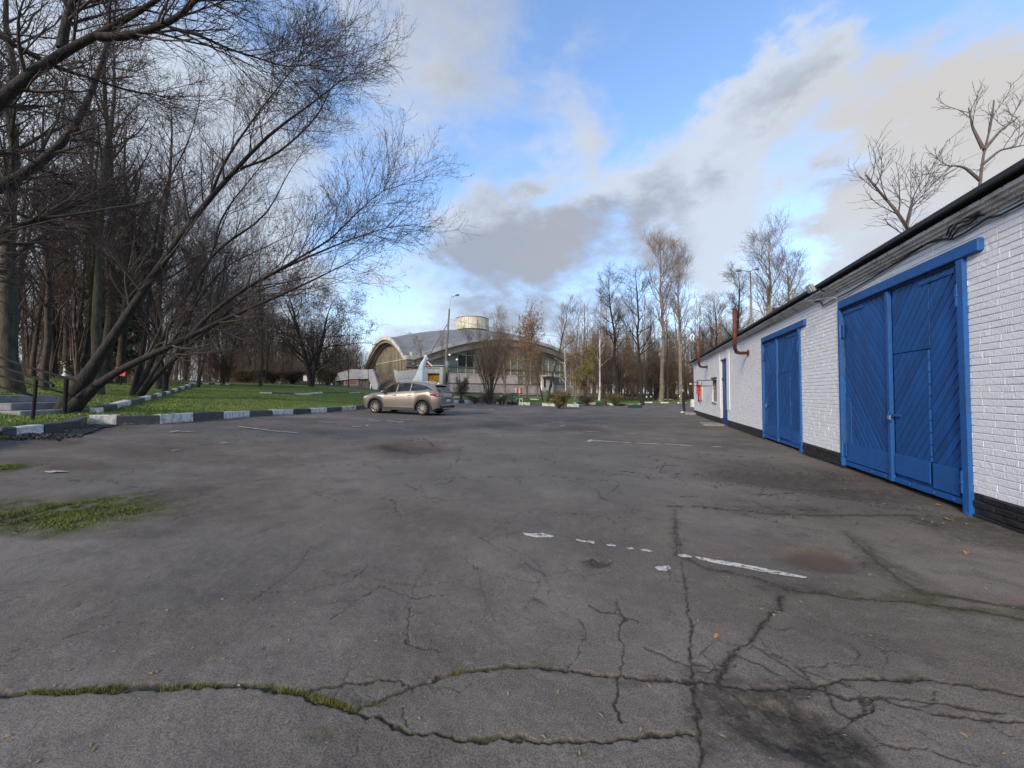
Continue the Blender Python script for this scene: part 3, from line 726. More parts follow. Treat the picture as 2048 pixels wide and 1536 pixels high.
def gate(s0, s1, ztop, zbot, sm, wk, wkz, kick, lint, side_n=.0):
    """s0 near end, s1 far end, sm seam, wk (near, far) wicket"""
    fw = .10
    fr = MB()   # angle-iron frame
    MB().box((s0 + fw / 2 - .0, .005, (ztop + zbot - .12) / 2), (fw, .075, ztop - zbot + .12)).build('gate_frame', M_BLUE2, gar, bevel=.006); fr.box((s1 - fw / 2 + .03, .005, (ztop + zbot) / 2), (.06, .075, ztop - zbot))
    fr.build('gate_frame', M_BLUE2, gar, bevel=.006)
    li = MB(); a, b = lint
    li.box(((a[0] + b[0]) / 2, .012, ztop + .075), (abs(a[0] - b[0]), .09, .15)); li.build('lintel', M_BLUE2, gar, bevel=.01)
    bp = MB(); bp.box(((s0 + s1) / 2, -.13, (ztop + zbot) / 2), (s1 - s0, .02, ztop - zbot)); bp.build('gate_recess', M_DARK, gar)
    a0, a1 = s0 + fw, s1 - .07
    for (p, q, dr_, name) in ((sm + .01, a1, 1, 'far'), (a0, sm - .01, -1, 'near')):
        leaf = MB(); leaf.box(((p + q) / 2, -.06, (ztop + zbot) / 2 + .02), (q - p, .04, ztop - zbot - .05)); lo = leaf.build('gate_leaf', M_BLUE, gar)
        lo['label'] = 'right hand leaf of the gate with the wicket door' if dr_ < 0 else 'left hand leaf of the gate without a wicket door'
        zk = zbot + kick
        if dr_ > 0: planks(lo, p + .02, q - .02, zk - .02, ztop - .03, -.04, dr_)
        else:
            w0, w1 = wk
            planks(lo, p + .02, w0 - .008, zk - .02, ztop - .03, -.04, dr_)
            planks(lo, w0 - .008 + .001, q - .02, wkz, ztop - .03, -.04, dr_) if False else planks(lo, w0, q - .02, wkz + .008, ztop - .03, -.04, dr_)
        # kick plate and bottom rail
        if dr_ > 0: MB().box(((p + q) / 2 + .0, -.008, zbot + kick / 2 + .06), (q - p - .05, .008, kick - .1)).build('kick_plate', M_BLUE2, lo, bevel=.002)
        else: MB().box(((p + .1 + wk[0]) / 2, -.008, zbot + kick / 2 + .06), (wk[0] - p - .12, .008, kick - .1)).build('kick_plate', M_BLUE2, lo, bevel=.002)
        MB().box(((p + q) / 2, -.022, zbot + .05), (q - p, .03, .07)).build('bottom_rail', M_BLUE2, lo, bevel=.004)
        MB().box(((p + q) / 2 + (.25 * (q - p) if dr_ > 0 else -.2 * (q - p)), -.010, ztop - .09), ((q - p) * .48, .010, .06)).build('top_strap', M_BLUE2, lo, bevel=.003)
        bolts(lo, [(p + (q - p) * t + .0, ztop - .09) for t in ((.6, .75, .92) if dr_ > 0 else (.06, .2, .38))] + [(p + (q - p) * t, zbot + .05) for t in (.15, .4, .75)], -.005)
        hs = a1 + .02 if dr_ > 0 else a0 - .0
        hinge(lo, hs, ztop - .42, .0); hinge(lo, hs, zbot + .30, .0)
        if dr_ > 0:
            MB().box((sm + .03, -.0, (ztop + zbot) / 2), (.07, .05, ztop - zbot - .04)).build('cover_strip', M_BLUE2, lo, bevel=.004)
            MB().box((q - .13, -.012, zbot + kick + .40), (.16, .012, .85)).build('side_plate', M_BLUE2, lo, bevel=.003)
    w0, w1 = wk
    wd = MB().box(((w0 + w1) / 2, -.045, (wkz + zbot + .12) / 2), (w1 - w0 - .01, .03, wkz - zbot - .12)).build('wicket_door', M_BLUE, gar)
    planks(wd, w0 + .012, w1 - .012, zbot + kick + .02, wkz - .01, -.03, -1, th=.026)
    MB().box(((w0 + w1) / 2, .004, zbot + kick / 2 + .09), (w1 - w0 - .03, .01, kick - .13)).build('kick_plate', M_BLUE2, wd, bevel=.002)
    h = MB(); h.box((w1 - .10, .02, zbot + 1.02), (.20, .008, .035)); h.tube([(w1 + .01, .025, zbot + .92), (w1 + .01, .06, zbot + .95), (w1 + .01, .06, zbot + 1.05), (w1 + .01, .025, zbot + 1.08)], .008, 6); h.build('hasp', M_BLUE2, wd)
    MB().box((w1 + .02, .05, zbot + .98), (.05, .025, .06)).build('padlock', M_METAL, wd, bevel=.004)
Z1b = .06
gate(g1[0], g1[1], G1T, Z1b, S(1783), (S(1859), S(1787)), ws(1858, 698)[1], .42, (ws(1969, 490), ws(1682, 610)))
gate(g2[0], g2[1], G2T, Z1b, S(1556), (S(1580), S(1536)), ws(1558, 747)[1], .42, (ws(1613, 650), ws(1526, 680)))
# narrow blue door with transom, window
d0, d1 = dr
df = MB(); df.box(((d0 + d1) / 2, -.10, DT / 2), (d1 - d0, .03, DT)); dfo = df.build('door', M_BLUE, gar)
MB().box(((d0 + d1) / 2, -.075, ws(1447, 757)[1]), (d1 - d0, .03, .12)).build('transom_bar', M_BLUE2, dfo)
MB().box(((d0 + d1) / 2, -.075, .32), (d1 - d0 - .1, .02, .05)).build('brace', M_BLUE2, dfo)
MB().box((0, 0, 0), (.035, .015, 1.25), Matrix.Rotation(.30, 3, 'Y')).build('diagonal_brace', M_BLUE2, dfo).location = ((d0 + d1) / 2, -.07, 1.25)
MB().box(((d0 + d1) / 2, -.08, (DT + ws(1447, 757)[1]) / 2), (d1 - d0 - .2, .01, .5)).build('transom_panel', M_BLUE2, dfo)
w0, w1 = wi
wf = MB(); wf.box(((w0 + w1) / 2, -.16, (W0 + W1) / 2), (w1 - w0, .02, W1 - W0)); wfo = wf.build('window', M_GLASS, gar)
gb = MB()
for k in range(7): gb.tube([(w0 + (w1 - w0) * (k + .5) / 7, -.05, W0), (w0 + (w1 - w0) * (k + .5) / 7, -.05, W1)], .008, 5)
for k in range(4): gb.tube([(w0, -.05, W0 + (W1 - W0) * (k + .5) / 4), (w1, -.05, W0 + (W1 - W0) * (k + .5) / 4)], .008, 5)
gb.build('grille', M_IRON, wfo)
MB().box(((w0 + w1) / 2, .04, W0 - .03), (w1 - w0 + .1, .10, .05)).build('sill', M_KW, wfo, bevel=.005)
MB().box(((w0 + w1) / 2, .03, W1 + .10), (w1 - w0 + .15, .06, .06)).build('head_trim', M_RUST, wfo)
fr = MB(); ss = .07
for sx in (d0 - .25, d1 + .25): fr.box((sx, .012, DT / 2 + .6), (.5, .02, DT - .2))
fr.build('render_surround', M_BRICK, gar)
def gw(s, n, z): return GO + UW * s + NW * n + Vector((0, 0, z))
# things fixed to the garage
def pipe(px, pyt, pxe, pye, label):
    s, z = ws(pxe, pye, .12); s2, _ = ws(px, 700, .45); zt = ws(px, pyt, .62)[1]
    s2 = ws(px, pye, .62)[0]
    o = empty('flue_pipe', gw(s, 0, z), 0, label, 'flue pipe', 'rusty pipes on the garage')
    m = MB(); base = gw(s, 0, z)
    P = [gw(s, 0, z), gw(s, .25, z), gw(s + (s2 - s) * .4, .45, z + .0), gw(s + (s2 - s) * .8, .58, z + .10), gw(s2, .62, z + .32), gw(s2, .62, zt)]
    m.tube([p - base for p in P], .056, 12); m.build('pipe', M_RUST, o, smooth=True)
    for t in (.33, .66):
        zz = z + .32 + (zt - z - .32) * t; MB().disc(gw(s2, .62, zz) - base, (0, 0, 1), .064, 12, .03).build('joint', M_RUST, o)
    MB().disc(gw(s2, .62, zt) - base, (0, 0, 1), .085, 12, .035).build('cap', M_RUST, o)
    MB().disc(gw(s, .012, z) - base, NW, .12, 12, .02).build('collar', M_RUST, o)
pipe(1470, 617, 1489, 706, 'tall rusty brown bent pipe rising past the roof edge, nearer of the two')
pipe(1398, 677, 1410, 734, 'rusty brown bent pipe at the far end of the garage, above the red shield')
s, _ = ws(1527, 640); zt = ws(1527, 630, -.3)[1]
o = MB().tube([(0, 0, 0), (0, 0, .45)], .07, 10).tube([(0, 0, .40), (0, 0, .45)], .085, 10).build('vent_stub', M_RUST); o.location = gw(s + .3, -.4, ZTOP + .06)
tag(o, 'short dark rusty vent stub standing on the garage roof edge', 'vent')
# floodlight
s, z = ws(1622, 577, .46)
fl = empty('floodlight', gw(s, .24, z - .08), 0, 'small grey floodlight on an arm above the roof edge between the gates', 'floodlight')
R = RG @ Matrix.Rotation(math.radians(-25), 3, 'X')
MB().box((0, 0, 0), (.19, .06, .16), R).build('housing', M_METAL, fl, bevel=.01).location = NW * .22 + Vector((0, 0, .08))
MB().box(R @ Vector((0, .04, 0)), (.15, .012, .12), R).build('lens', mat('floodlight_glass', (.5, .52, .52), .15), fl).location = NW * .22 + Vector((0, 0, .08))
MB().tube([(0, 0, .0), NW * .08 + Vector((0, 0, .05)), NW * .18 + Vector((0, 0, .06))], .014, 6).build('bracket', M_IRON, fl)
# cables on the wall
def cable(name, pts, r, label, sag=0, m=M_CABLE, group=None, n=6):
    o = MB().tube(pts, r, n).build(name, m, smooth=True); tag(o, label, 'cable', group); return o
rc = random.Random(5)
pp = []
for px, py in ((2090, 385), (2048, 405), (2000, 430), (1975, 436), (1930, 465), (1905, 478), (1880, 479), (1850, 488), (1800, 520), (1745, 555), (1700, 582), (1660, 603), (1645, 612)):
    s, z = ws(px, py, .04); pp.append(gw(s, .035, z))
cable('wall_cable', pp, .013, 'thick black cable running under the cornice above the big near gate')
pp = []
for px, py in ((1645, 612), (1640, 605), (1618, 606), (1608, 615), (1595, 622), (1560, 640), (1520, 662), (1480, 681), (1440, 699), (1400, 720)):
    s, z = ws(px, py, .04); pp.append(gw(s, .035, z + .02))
cable('wall_cable', pp, .012, 'black cable running under the cornice above the far gate to the narrow door')
for k in range(3):
    pp = []
    for t, (px, py) in enumerate(((1898, 478), (1902, 470 - k * 3), (1915, 455 - k * 4), (1935, 448 - k * 3), (1952, 432 + k * 4), (1962, 431))):
        s, z = ws(px, py, .07); pp.append(gw(s, .05 + .02 * k, z + .02 * k))
    cable('wall_cable_loop', pp, .009, ['lowest black cable loop above the right end of the big gate lintel', 'middle black cable loop above the right end of the big gate lintel', 'topmost black cable loop, sticking out above the big gate lintel'][k], group='cable loops over the big gate')
pp = [gw(ws(x, y, .3)[0], n, ws(x, y, n)[1]) for x, y, n in ((1628, 590, .5), (1632, 598, .35), (1638, 606, .12), (1644, 612, .05))]
cable('wall_cable', pp, .008, 'pale thin cable dropping from the floodlight to the wall', m=M_METAL)
# red fire shield with bits, sign brackets
s0, z0 = ws(1406, 801); s1, z1 = ws(1396, 772)
fs = empty('fire_shield', gw((s0 + s1) / 2, 0, z0), 0, 'small red and white fire equipment shield on the far end of the garage wall', 'fire shield')
Rg3 = RG
MB().box((0, 0, 0), (s1 - s0, .03, (z1 - z0)), Rg3).build('board', M_KW, fs, bevel=.005).location = NW * .03 + Vector((0, 0, (z1 - z0) / 2))
m = MB()
for k in range(10):
    a0 = PI * k / 9; 
    m.box(Rg3 @ Vector((math.cos(a0) * .36, .0, (z1 - z0) * .72 + math.sin(a0) * .3)), (.13, .03, .12), Rg3)
m.box(Rg3 @ Vector((-.36, 0, (z1 - z0) * .45)), (.12, .03, .75), Rg3); m.box(Rg3 @ Vector((.36, 0, (z1 - z0) * .45)), (.12, .03, .75), Rg3); m.build('red_frame', M_RED, fs).location = NW * .055
m = MB().tube([Vector((0, 0, .35)), Vector((0, 0, .95))], .09, 10).sphere((0, 0, .97), .09).tube([(0, 0, 1.0), (0, 0, 1.1)], .03); m.build('extinguisher', M_RED, fs).location = NW * .13
MB().tube([NW * .06 + UW * .3 + Vector((0, 0, .0)), NW * .06 + UW * .3 + Vector((0, 0, 1.0))], .018, 6).box(UW * .3 + NW * .06 + Vector((0, 0, .0)), (.2, .02, .25), Rg3).build('shovel', M_IRON, fs)
MB().tube([NW * .06 - UW * .3 + Vector((0, 0, -.2)), NW * .06 - UW * .3 + Vector((0, 0, .7))], .018, 6).build('crowbar', M_RED, fs)
def bracket(px0, px1, py0, py1, label):
    s0, z0 = ws(px1, py1); s1, z1 = ws(px0, py0)
    o = empty('wall_bracket', gw(s0, 0, z0), 0, label, 'bracket'); b = gw(s0, 0, z0)
    m = MB()
    for z in (z0, z1): m.tube([gw(s0, .02, z) - b, gw(s0, .75, z) - b], .018, 6)
    m.tube([gw(s0, .75, z0) - b, gw(s0, .75, z1) - b], .018, 6).tube([gw(s0, .02, z0) - b, gw(s0, .02, z1) - b], .018, 6); m.build('frame', M_IRON, o)
    MB().box(gw(s0, .62, (z0 + z1) / 2) - b, (.03, .12, (z1 - z0) * .6), RG).build('end_box', M_METAL, o)
bracket(1424, 1427, 761, 772, 'thin dark metal frame bracket projecting beside the grilled window')
bracket(1400, 1404, 765, 771, 'small grey metal bracket projecting above the red fire shield')
# slabs
a, b = A(1372, 829), A(1404, 829)
o = MB().box((0, 0, .04), (1.9, 1.5, .13), RG).build('concrete_slab', M_CONC, bevel=.02); o.location = (A(1388, 828.5)) + Vector((.25, .25, 0)); tag(o, 'pale concrete slab on the ground at the far corner of the garage', 'slab')
o = MB().box((0, 0, .01), (1.3, .8, .09), RG).build('concrete_slab', M_CONC, bevel=.02); o.location = gw((dr[0] + dr[1]) / 2, .5, 0); tag(o, 'low concrete slab in front of the narrow blue door', 'slab')
#PART3
# ------------------------------------------------------------------ painted markings (thin worn paint lying on the asphalt)
rm = random.Random(9)
def mark_poly(pts, jag=.01, thick=0.0045):
    """outline in pixels -> paint flake mesh laid on the surface"""
    W = [A(*p) for p in pts]; P = []
    for a, b in zip(W, W[1:] + W[:1]):
        n = max(1, int((b - a).length / .10))
        for k in range(n):
            q = a.lerp(b, k / n); j = jag * min(1, (b - a).length * 4); P.append(Vector((q.x + rm.uniform(-j, j), q.y + rm.uniform(-j, j), 0)))
    P = [Vector((p.x, p.y, psurf(p.x, p.y) + thick)) for p in P]
    return P
def psurf(x, y):
    """exact height of the paved mesh (nearest grid vertex)"""
    i = int(np.argmin(np.abs(yy - y))); j = int(np.argmin(np.abs(us - x / max(yy[i], 1))))
    i0, i1, j0, j1 = max(i - 1, 0), min(i + 2, n0), max(j - 1, 0), min(j + 2, n1)
    return float(Z2[i0:i1, j0:j1].max())
def marking(pts, jag=.012):
    P = mark_poly(pts, jag); c = sum(P, Vector()) / len(P)
    m = MB(); i = 0; m.v = [tuple(c)] + [tuple(p) for p in P]; n = len(P)
    m.f = [(0, 1 + k, 1 + (k + 1) % n) for k in range(n)]
    o = m.build('painted_line', M_LINE, pave); return o
def strip(p0, p1, w, jag=.008):
    a, b = A(*p0), A(*p1); d = (b - a); d.z = 0; d.normalize(); q = Vector((-d.y, d.x, 0)) * w / 2
    n = max(2, int((b - a).length / .12)); m = MB(); L = []; R = []
    for k in range(n + 1):
        c = a.lerp(b, k / n); e = 1 if 0 < k < n else .5
        for arr, s in ((L, 1), (R, -1)):
            p = c + q * s * e + Vector((rm.uniform(-jag, jag), rm.uniform(-jag, jag), 0)); arr.append((p.x, p.y, psurf(p.x, p.y) + .0045))
    m.v = L + R; m.f = [(k, n + 1 + k, n + 2 + k, k + 1) for k in range(n)]
    m.build('painted_line', M_LINE, pave)
marking([(1045, 1066), (1060, 1069), (1085, 1067), (1108, 1073), (1104, 1076), (1085, 1075), (1078, 1077), (1060, 1073), (1050, 1071)], .004)
marking([(1151, 1079), (1165, 1082), (1190, 1083), (1188, 1088), (1168, 1085), (1155, 1083)], .004)
marking([(1212, 1090), (1222, 1087), (1233, 1091), (1230, 1093), (1218, 1092)], .003)
marking([(1253, 1094), (1264, 1094), (1268, 1097), (1260, 1099), (1254, 1097)], .003)
marking([(1281, 1098), (1295, 1098), (1308, 1102), (1303, 1104), (1285, 1101)], .003)
marking([(1355, 1108), (1370, 1109), (1385, 1113), (1382, 1115), (1364, 1115), (1356, 1112)], .004)
marking([(1309, 1134), (1322, 1131), (1338, 1131), (1342, 1136), (1332, 1141), (1318, 1140)], .01)
marking([(1389, 1113), (1405, 1115), (1440, 1120), (1500, 1131), (1560, 1142), (1615, 1154), (1612, 1157), (1590, 1154), (1540, 1147), (1490, 1137), (1440, 1128), (1400, 1119)], .008)
marking([(92, 943.2), (118, 943), (140, 944.6), (116, 946), (98, 947.2), (88, 945.5)], .02)
for a in (((478, 854), (540, 861), .11), ((540, 861), (597, 867.5), .10), ((337, 867), (357, 863.5), .08), ((352, 864.5), (392, 866), .06), ((438, 887.5), (456, 886), .05), ((343, 902), (360, 900), .04),
          ((636, 844), (664, 846.5), .09), ((676, 848.6), (682, 849), .07), ((704, 854.5), (724, 852), .09), ((703, 851), (714, 851.8), .06), ((731, 851), (738, 851), .08),
          ((705, 838), (727, 840), .09), ((737, 840.5), (760, 843), .09), ((770, 842.3), (798, 844), .10), ((796, 845.5), (806, 843), .10), ((800, 841), (820, 840), .09),
          ((845, 831.5), (858, 832), .08), ((915, 817.5), (928, 817.5), .10), ((980, 819.5), (990, 820), .10),
          ((1178, 881), (1262, 885.5), .11), ((1177, 884), (1183, 879.5), .12), ((1271, 886.5), (1320, 888.5), .09), ((1330, 888.8), (1387, 892.5), .10), ((1423, 894.5), (1443, 894.8), .09),
          ((1084, 840), (1110, 841), .10), ((1100, 844), (1150, 847), .10), ((1118, 839), (1152, 838.5), .09), ((1082, 847), (1110, 847.5), .07), ((1165, 862), (1203, 864), .08), ((1247, 866), (1272, 866.6), .06), ((1120, 852.5), (1130, 851.5), .12), ((1208, 853.5), (1213, 853.3), .15), ((1230, 833.5), (1236, 833.2), .1)):
    strip(*a)
# ------------------------------------------------------------------ kerbs of striped stones
def stone(parent, a, b, w, h, m, under=.25, inward=1, gap=.012):
    h = h + rm.uniform(-.018, .018); jj = Vector((rm.uniform(-.012, .012), rm.uniform(-.012, .012), 0)); a = a + jj; b = b + jj; d = (b - a); L = d.length; u = d.normalized(); q = Vector((-u.y, u.x, 0)).normalized() * inward
    c0, c1 = a + u * gap, b - u * gap; ch = .02
    v = []; 
    for c in (c0, c1):
        for (y, z) in ((0, -under), (0, h - ch), (ch, h), (w, h), (w, -under)):
            j = rm.uniform(-.006, .006); v.append(tuple(c + q * (y + j) + Vector((0, 0, z + rm.uniform(-.006, .006)))))
    f = [(k, k + 1, k + 6, k + 5) for k in range(4)] + [(4, 0, 5, 9)] + [(0, 4, 3, 2, 1), (5, 6, 7, 8, 9)]
    o = v and None; mb = MB(); mb.v = v; mb.f = f; return mb.build('kerb_stone', m, parent)
def kerb(pts, cols, w, h, label_name='kerb'):
    k = empty(label_name, pts[0]); k['kind'] = 'structure'
    base = pts[0]
    for i, (a, b) in enumerate(zip(pts[:-1], pts[1:])):
        o = stone(k, Vector(a) - base, Vector(b) - base, w, h, M_KW if cols[i % len(cols)] == 'w' else M_KB)
    return k
kerb(kl[:8], 'bwbbwbb', .22, .20)
for o in (): pass
KP = kl[7:]
kerb(kl[7:], 'bwbwbwbwbwbwbw'.replace('b', 'b'), .20, .22) if False else None
k = empty('kerb', kl[7]); k['kind'] = 'structure'
for i, (a, b) in enumerate(zip(kl[7:-1], kl[8:])):
    stone(k, a - kl[7], b - kl[7], .20, .23, M_KW if i % 2 == 0 else M_KB)
# behind the car, then across the far side
car_gap = [kl[-1].lerp(kf[0], t) for t in np.linspace(0, 1, 15)]
car_gap = [AV(p.x, p.y) for p in car_gap]
kerb(car_gap, 'bw', .2, .2)
kerb(kf, 'wbwbbwbwbwbw'.replace('bbw', 'bbw'), .22, .26)
k2 = [A(1157, 814), A(1150, 807.6)]; kerb(k2, 'w', .2, .2)
kerb(kf2[1:8], 'bwbwbw'.replace('b', 'b'), .22, .22)
kerb([kf2[7], kf2[8]], 'wb', .22, .2)
kerb(kf2[8:], 'wbwbwb', .2, .16)
# kerb of the path that runs away over the lawn at the left
PK = [(196, 826), (206, 824.5), (236, 818), (262, 810), (275, 806.5), (290, 802), (303, 798), (314, 795.3), (324, 792.2), (333, 789.5), (341, 787), (349, 784.3), (356, 781.8), (363, 779.2), (369, 777), (375, 775), (381, 773.2), (388, 771.8)]
pk = [L_(*p) for p in PK]
kerb(pk, 'wbwbbwbwbwbwbwbwb', .18, .14)
# long low cream kerb of the path beyond the far islands
def low_kerb(pts, n, cols='w', h=.14):
    P = [L_(*p) for p in pts]; Q = []
    for a, b in zip(P[:-1], P[1:]):
        for t in range(n): Q.append(a.lerp(b, t / n))
    Q.append(P[-1]); Q = [TV(q.x, q.y) for q in Q]; return kerb(Q, cols, .15, h)
low_kerb([(905, 797), (1000, 793), (1040, 792)], 5, 'wbw')
low_kerb([(1030, 789.0), (1110, 790.5), (1200, 793.5), (1270, 796.5), (1345, 800)], 5, 'w', .12)
low_kerb([(1000, 799), (1060, 799), (1130, 801)], 4, 'wb', .12)
low_kerb([(520, 787), (610, 790), (720, 786)], 4, 'wbbw', .10)
low_kerb([(380, 768), (430, 769), (470, 770)], 4, 'wb', .10)

# ------------------------------------------------------------------ grass and litter
rg = np.random.RandomState(4)
def blades(name, X, Y, Z, h, w, m, parent=None, lean=.5, kind='stuff', label=None, cat=None):
    n = len(X); a = rg.rand(n) * 2 * PI; l = rg.rand(n) * lean
    b = rg.rand(n) * 2 * PI
    dx, dy = np.cos(a) * w / 2, np.sin(a) * w / 2
    V = np.empty((n, 3, 3)); V[:, 0] = np.stack([X - dx, Y - dy, Z], -1); V[:, 1] = np.stack([X + dx, Y + dy, Z], -1)
    V[:, 2] = np.stack([X + np.cos(b) * l * h, Y + np.sin(b) * l * h, Z + h], -1)
    o = npmesh(name, V.reshape(-1, 3), np.arange(3 * n).reshape(n, 3), 3, m, parent); o['kind'] = kind
    return tag(o, label, cat)
# lawn grass
n = 230000
r = 8 + 34 * rg.rand(n) ** 1.6; th = rg.uniform(-1.02, .35, n)
X = r * np.sin(th); Y = r * np.cos(th); s = lot_sd(X, Y)
so = sst((s - 13) / 10) + sst((X + 10.5) / -3) * sst((14 - Y) / 5) * .55
k = (s > .24) & (Y > 5) & (rg.rand(n) > so * 1.0) & (Y < 50); X, Y = X[k], Y[k]; Z = T(X, Y) - .01
hh = (.03 + .04 * rg.rand(len(X))) * (.5 + fbm(X * .8, Y * .8, 3))
blades('grass', X, Y, Z, hh, .008 + .0012 * np.hypot(X, Y), M_GRASS, label='short green grass growing on the lawn beyond the kerb', cat='grass')
# weeds on the asphalt at the left
c = A(150, 1025)
def weed(px, py, rx, ry, n, hmax, label):
    c = A(px, py); ax = abs(A(px + rx, py).x - c.x); ay = abs(A(px, py - ry).y - c.y)
    X = c.x + rg.normal(0, .5, n) * ax; Y = c.y + rg.normal(0, .5, n) * ay
    q = np.hypot((X - c.x) / ax, (Y - c.y) / ay) + (fbm(X * 2.4, Y * 2.4, 4) - .5) * 1.5; k = (q < 1) & (fbm(X * 5, Y * 5, 3) > .38); X, Y = X[k], Y[k]
    Z = asph(X, Y) + (fbm(X * .7, Y * .7, 3) - .5) * .05 - .01
    edge = sst((1 - np.hypot((X - c.x) / ax, (Y - c.y) / ay)) / .8); k = rg.rand(len(X)) < .25 + .75 * edge; X, Y, Z, edge = X[k], Y[k], Z[k], edge[k]
    h = hmax * (.2 + .8 * rg.rand(len(X))) * (.35 + .65 * edge) * (.4 + 1.2 * fbm(X * 7, Y * 7, 2)); k = rg.rand(len(X)) < .72
    w = blades('weeds', X[k], Y[k], Z[k], h[k], .011, M_GRASS, lean=1.5, label=label, cat='weeds')
    blades('dry_blades', X[~k], Y[~k], Z[~k], h[~k] * .8, .012, M_SEED, w, lean=1.8)
weed(130, 1028, 225, 52, 42000, .045, 'patch of low green weeds growing through the asphalt at the left')
weed(10, 936, 70, 16, 9000, .035, 'thin strip of weeds beyond the larger weed patch at the left edge')
# moss and grass in the long crack
P = [A(*p) for p in C1 + [(770, 1390), (830, 1365), (880, 1345), (940, 1337)]]; xs_ = []; ys_ = []
for a, b in zip(P[:-1], P[1:]):
    m_ = int((b - a).length * 2300); t = rg.rand(m_); xs_.append(a.x + (b.x - a.x) * t); ys_.append(a.y + (b.y - a.y) * t)
X = np.concatenate(xs_); Y = np.concatenate(ys_); 
# follow the same ragged line as the crack itself
X0, Y0 = X.copy(), Y.copy()
for _ in range(3):
    X = X0 - ((fbm(X * 9, Y * 9, 3) - .5) * .045 + (fbm(X * 40, Y * 40, 2) - .5) * .026); Y = Y0 - ((fbm(X * 9 + 90, Y * 9 + 33, 3) - .5) * .045 + (fbm(X * 40 + 9, Y * 40 + 7, 2) - .5) * .026)
X += rg.normal(0, .007, len(X)); Y += rg.normal(0, .007, len(Y))
k = fbm(X0 * 4, Y0 * 4, 3) > .40 + .10 * sst((X0 + .9) / .8); X, Y = X[k], Y[k]; Z = asph(X, Y) + (fbm(X * .7, Y * .7, 3) - .5) * .05 - .012
blades('crack_grass', X, Y, Z, .010 + .022 * rg.rand(len(X)) ** 2, .0035, M_GRASSY, lean=1.2, label='moss and tiny grass growing in the long crack at the front', cat='moss')
# fallen leaves
def leaf_mesh(v, f, c, r, a, tilt, curl):
    i = len(v); u = Vector((math.cos(a), math.sin(a), 0)); w = Vector((-math.sin(a), math.cos(a), 0)); z = Vector((0, 0, 1))
    pts = [(-1, 0, 0), (-.3, -.5, curl), (.5, -.42, curl), (1, 0, 0), (.5, .42, curl * .6), (-.3, .5, curl)]
    for x, y, h in pts: v.append(tuple(c + u * x * r + w * y * r + z * (h * r + x * r * tilt)))
    f.append((i, i + 1, i + 2, i + 3)); f.append((i, i + 3, i + 4, i + 5))
v, f = [], []
for k in range(230):
    px = rm.uniform(-50, 2080); py = 1536 - 690 * rm.random() ** .8
    if py < 870: continue
    c = A(px, py); c.z = psurf(c.x, c.y) + .004; leaf_mesh(v, f, c, rm.uniform(.006, .015), rm.uniform(0, 6.3), rm.uniform(-.2, .2), rm.uniform(.0, .3))
for k in range(900):
    i_ = rm.randrange(len(kl) - 1); a_, b_ = kl[i_], kl[i_ + 1]; q_ = a_.lerp(b_, rm.random()); d_ = (b_ - a_).normalized(); o_ = abs(rm.gauss(0, .16)) + .02
    p = AV(q_.x + d_.y * o_, q_.y - d_.x * o_, .03); leaf_mesh(v, f, p, rm.uniform(.012, .035), rm.uniform(0, 6.3), rm.uniform(-.2, .2), rm.uniform(.1, .6))
for k in range(260):
    s = rm.uniform(4, 26); n_ = abs(rm.gauss(0, .35)) + .05; p = GO + UW * s + NW * n_; p.z = .015
    leaf_mesh(v, f, p, rm.uniform(.012, .03), rm.uniform(0, 6.3), rm.uniform(-.2, .2), rm.uniform(.1, .5))
mb = MB(); mb.v, mb.f = v, f; o = mb.build('leaf_litter', M_DLEAF, kind='stuff'); tag(o, 'scattered small dry leaves and bits lying on the asphalt', 'leaf litter')
for (px, py, r, lab) in ((1433, 1273, .022, 'small yellow leaf on the asphalt in front of the forked crack'), (1932, 1106, .035, 'curled orange brown leaf lying near the right edge of the asphalt')):
    v, f = [], []; leaf_mesh(v, f, Vector((0, 0, 0)), r, .6, .15, .5); mb = MB(); mb.v, mb.f = v, f
    o = mb.build('fallen_leaf', mat('orange_leaf', (.45, .22, .07), .7, var=.3)); c = A(px, py); o.location = (c.x, c.y, psurf(c.x, c.y) + .006); tag(o, lab, 'leaf')
    mo = o.modifiers.new('thickness', 'SOLIDIFY'); mo.thickness = .0015
v, f = [], []
for k in range(1500):
    r = rm.uniform(9, 30); th = rm.uniform(-1.0, .3); x, y = r * math.sin(th), r * math.cos(th)
    if lot_sd(np.array([x]), np.array([y]))[0] < .3: continue
    p = TV(x, y); p.z += .035; leaf_mesh(v, f, p, rm.uniform(.03, .06), rm.uniform(0, 6.3), rm.uniform(-.4, .4), rm.uniform(0, .5))
mb = MB(); mb.v, mb.f = v, f; o = mb.build('leaf_litter', mat('pale_leaf', (.34, .27, .16), .8, var=.5, vscale=2), kind='stuff'); tag(o, 'pale fallen leaves lying on the green lawn', 'leaf litter')
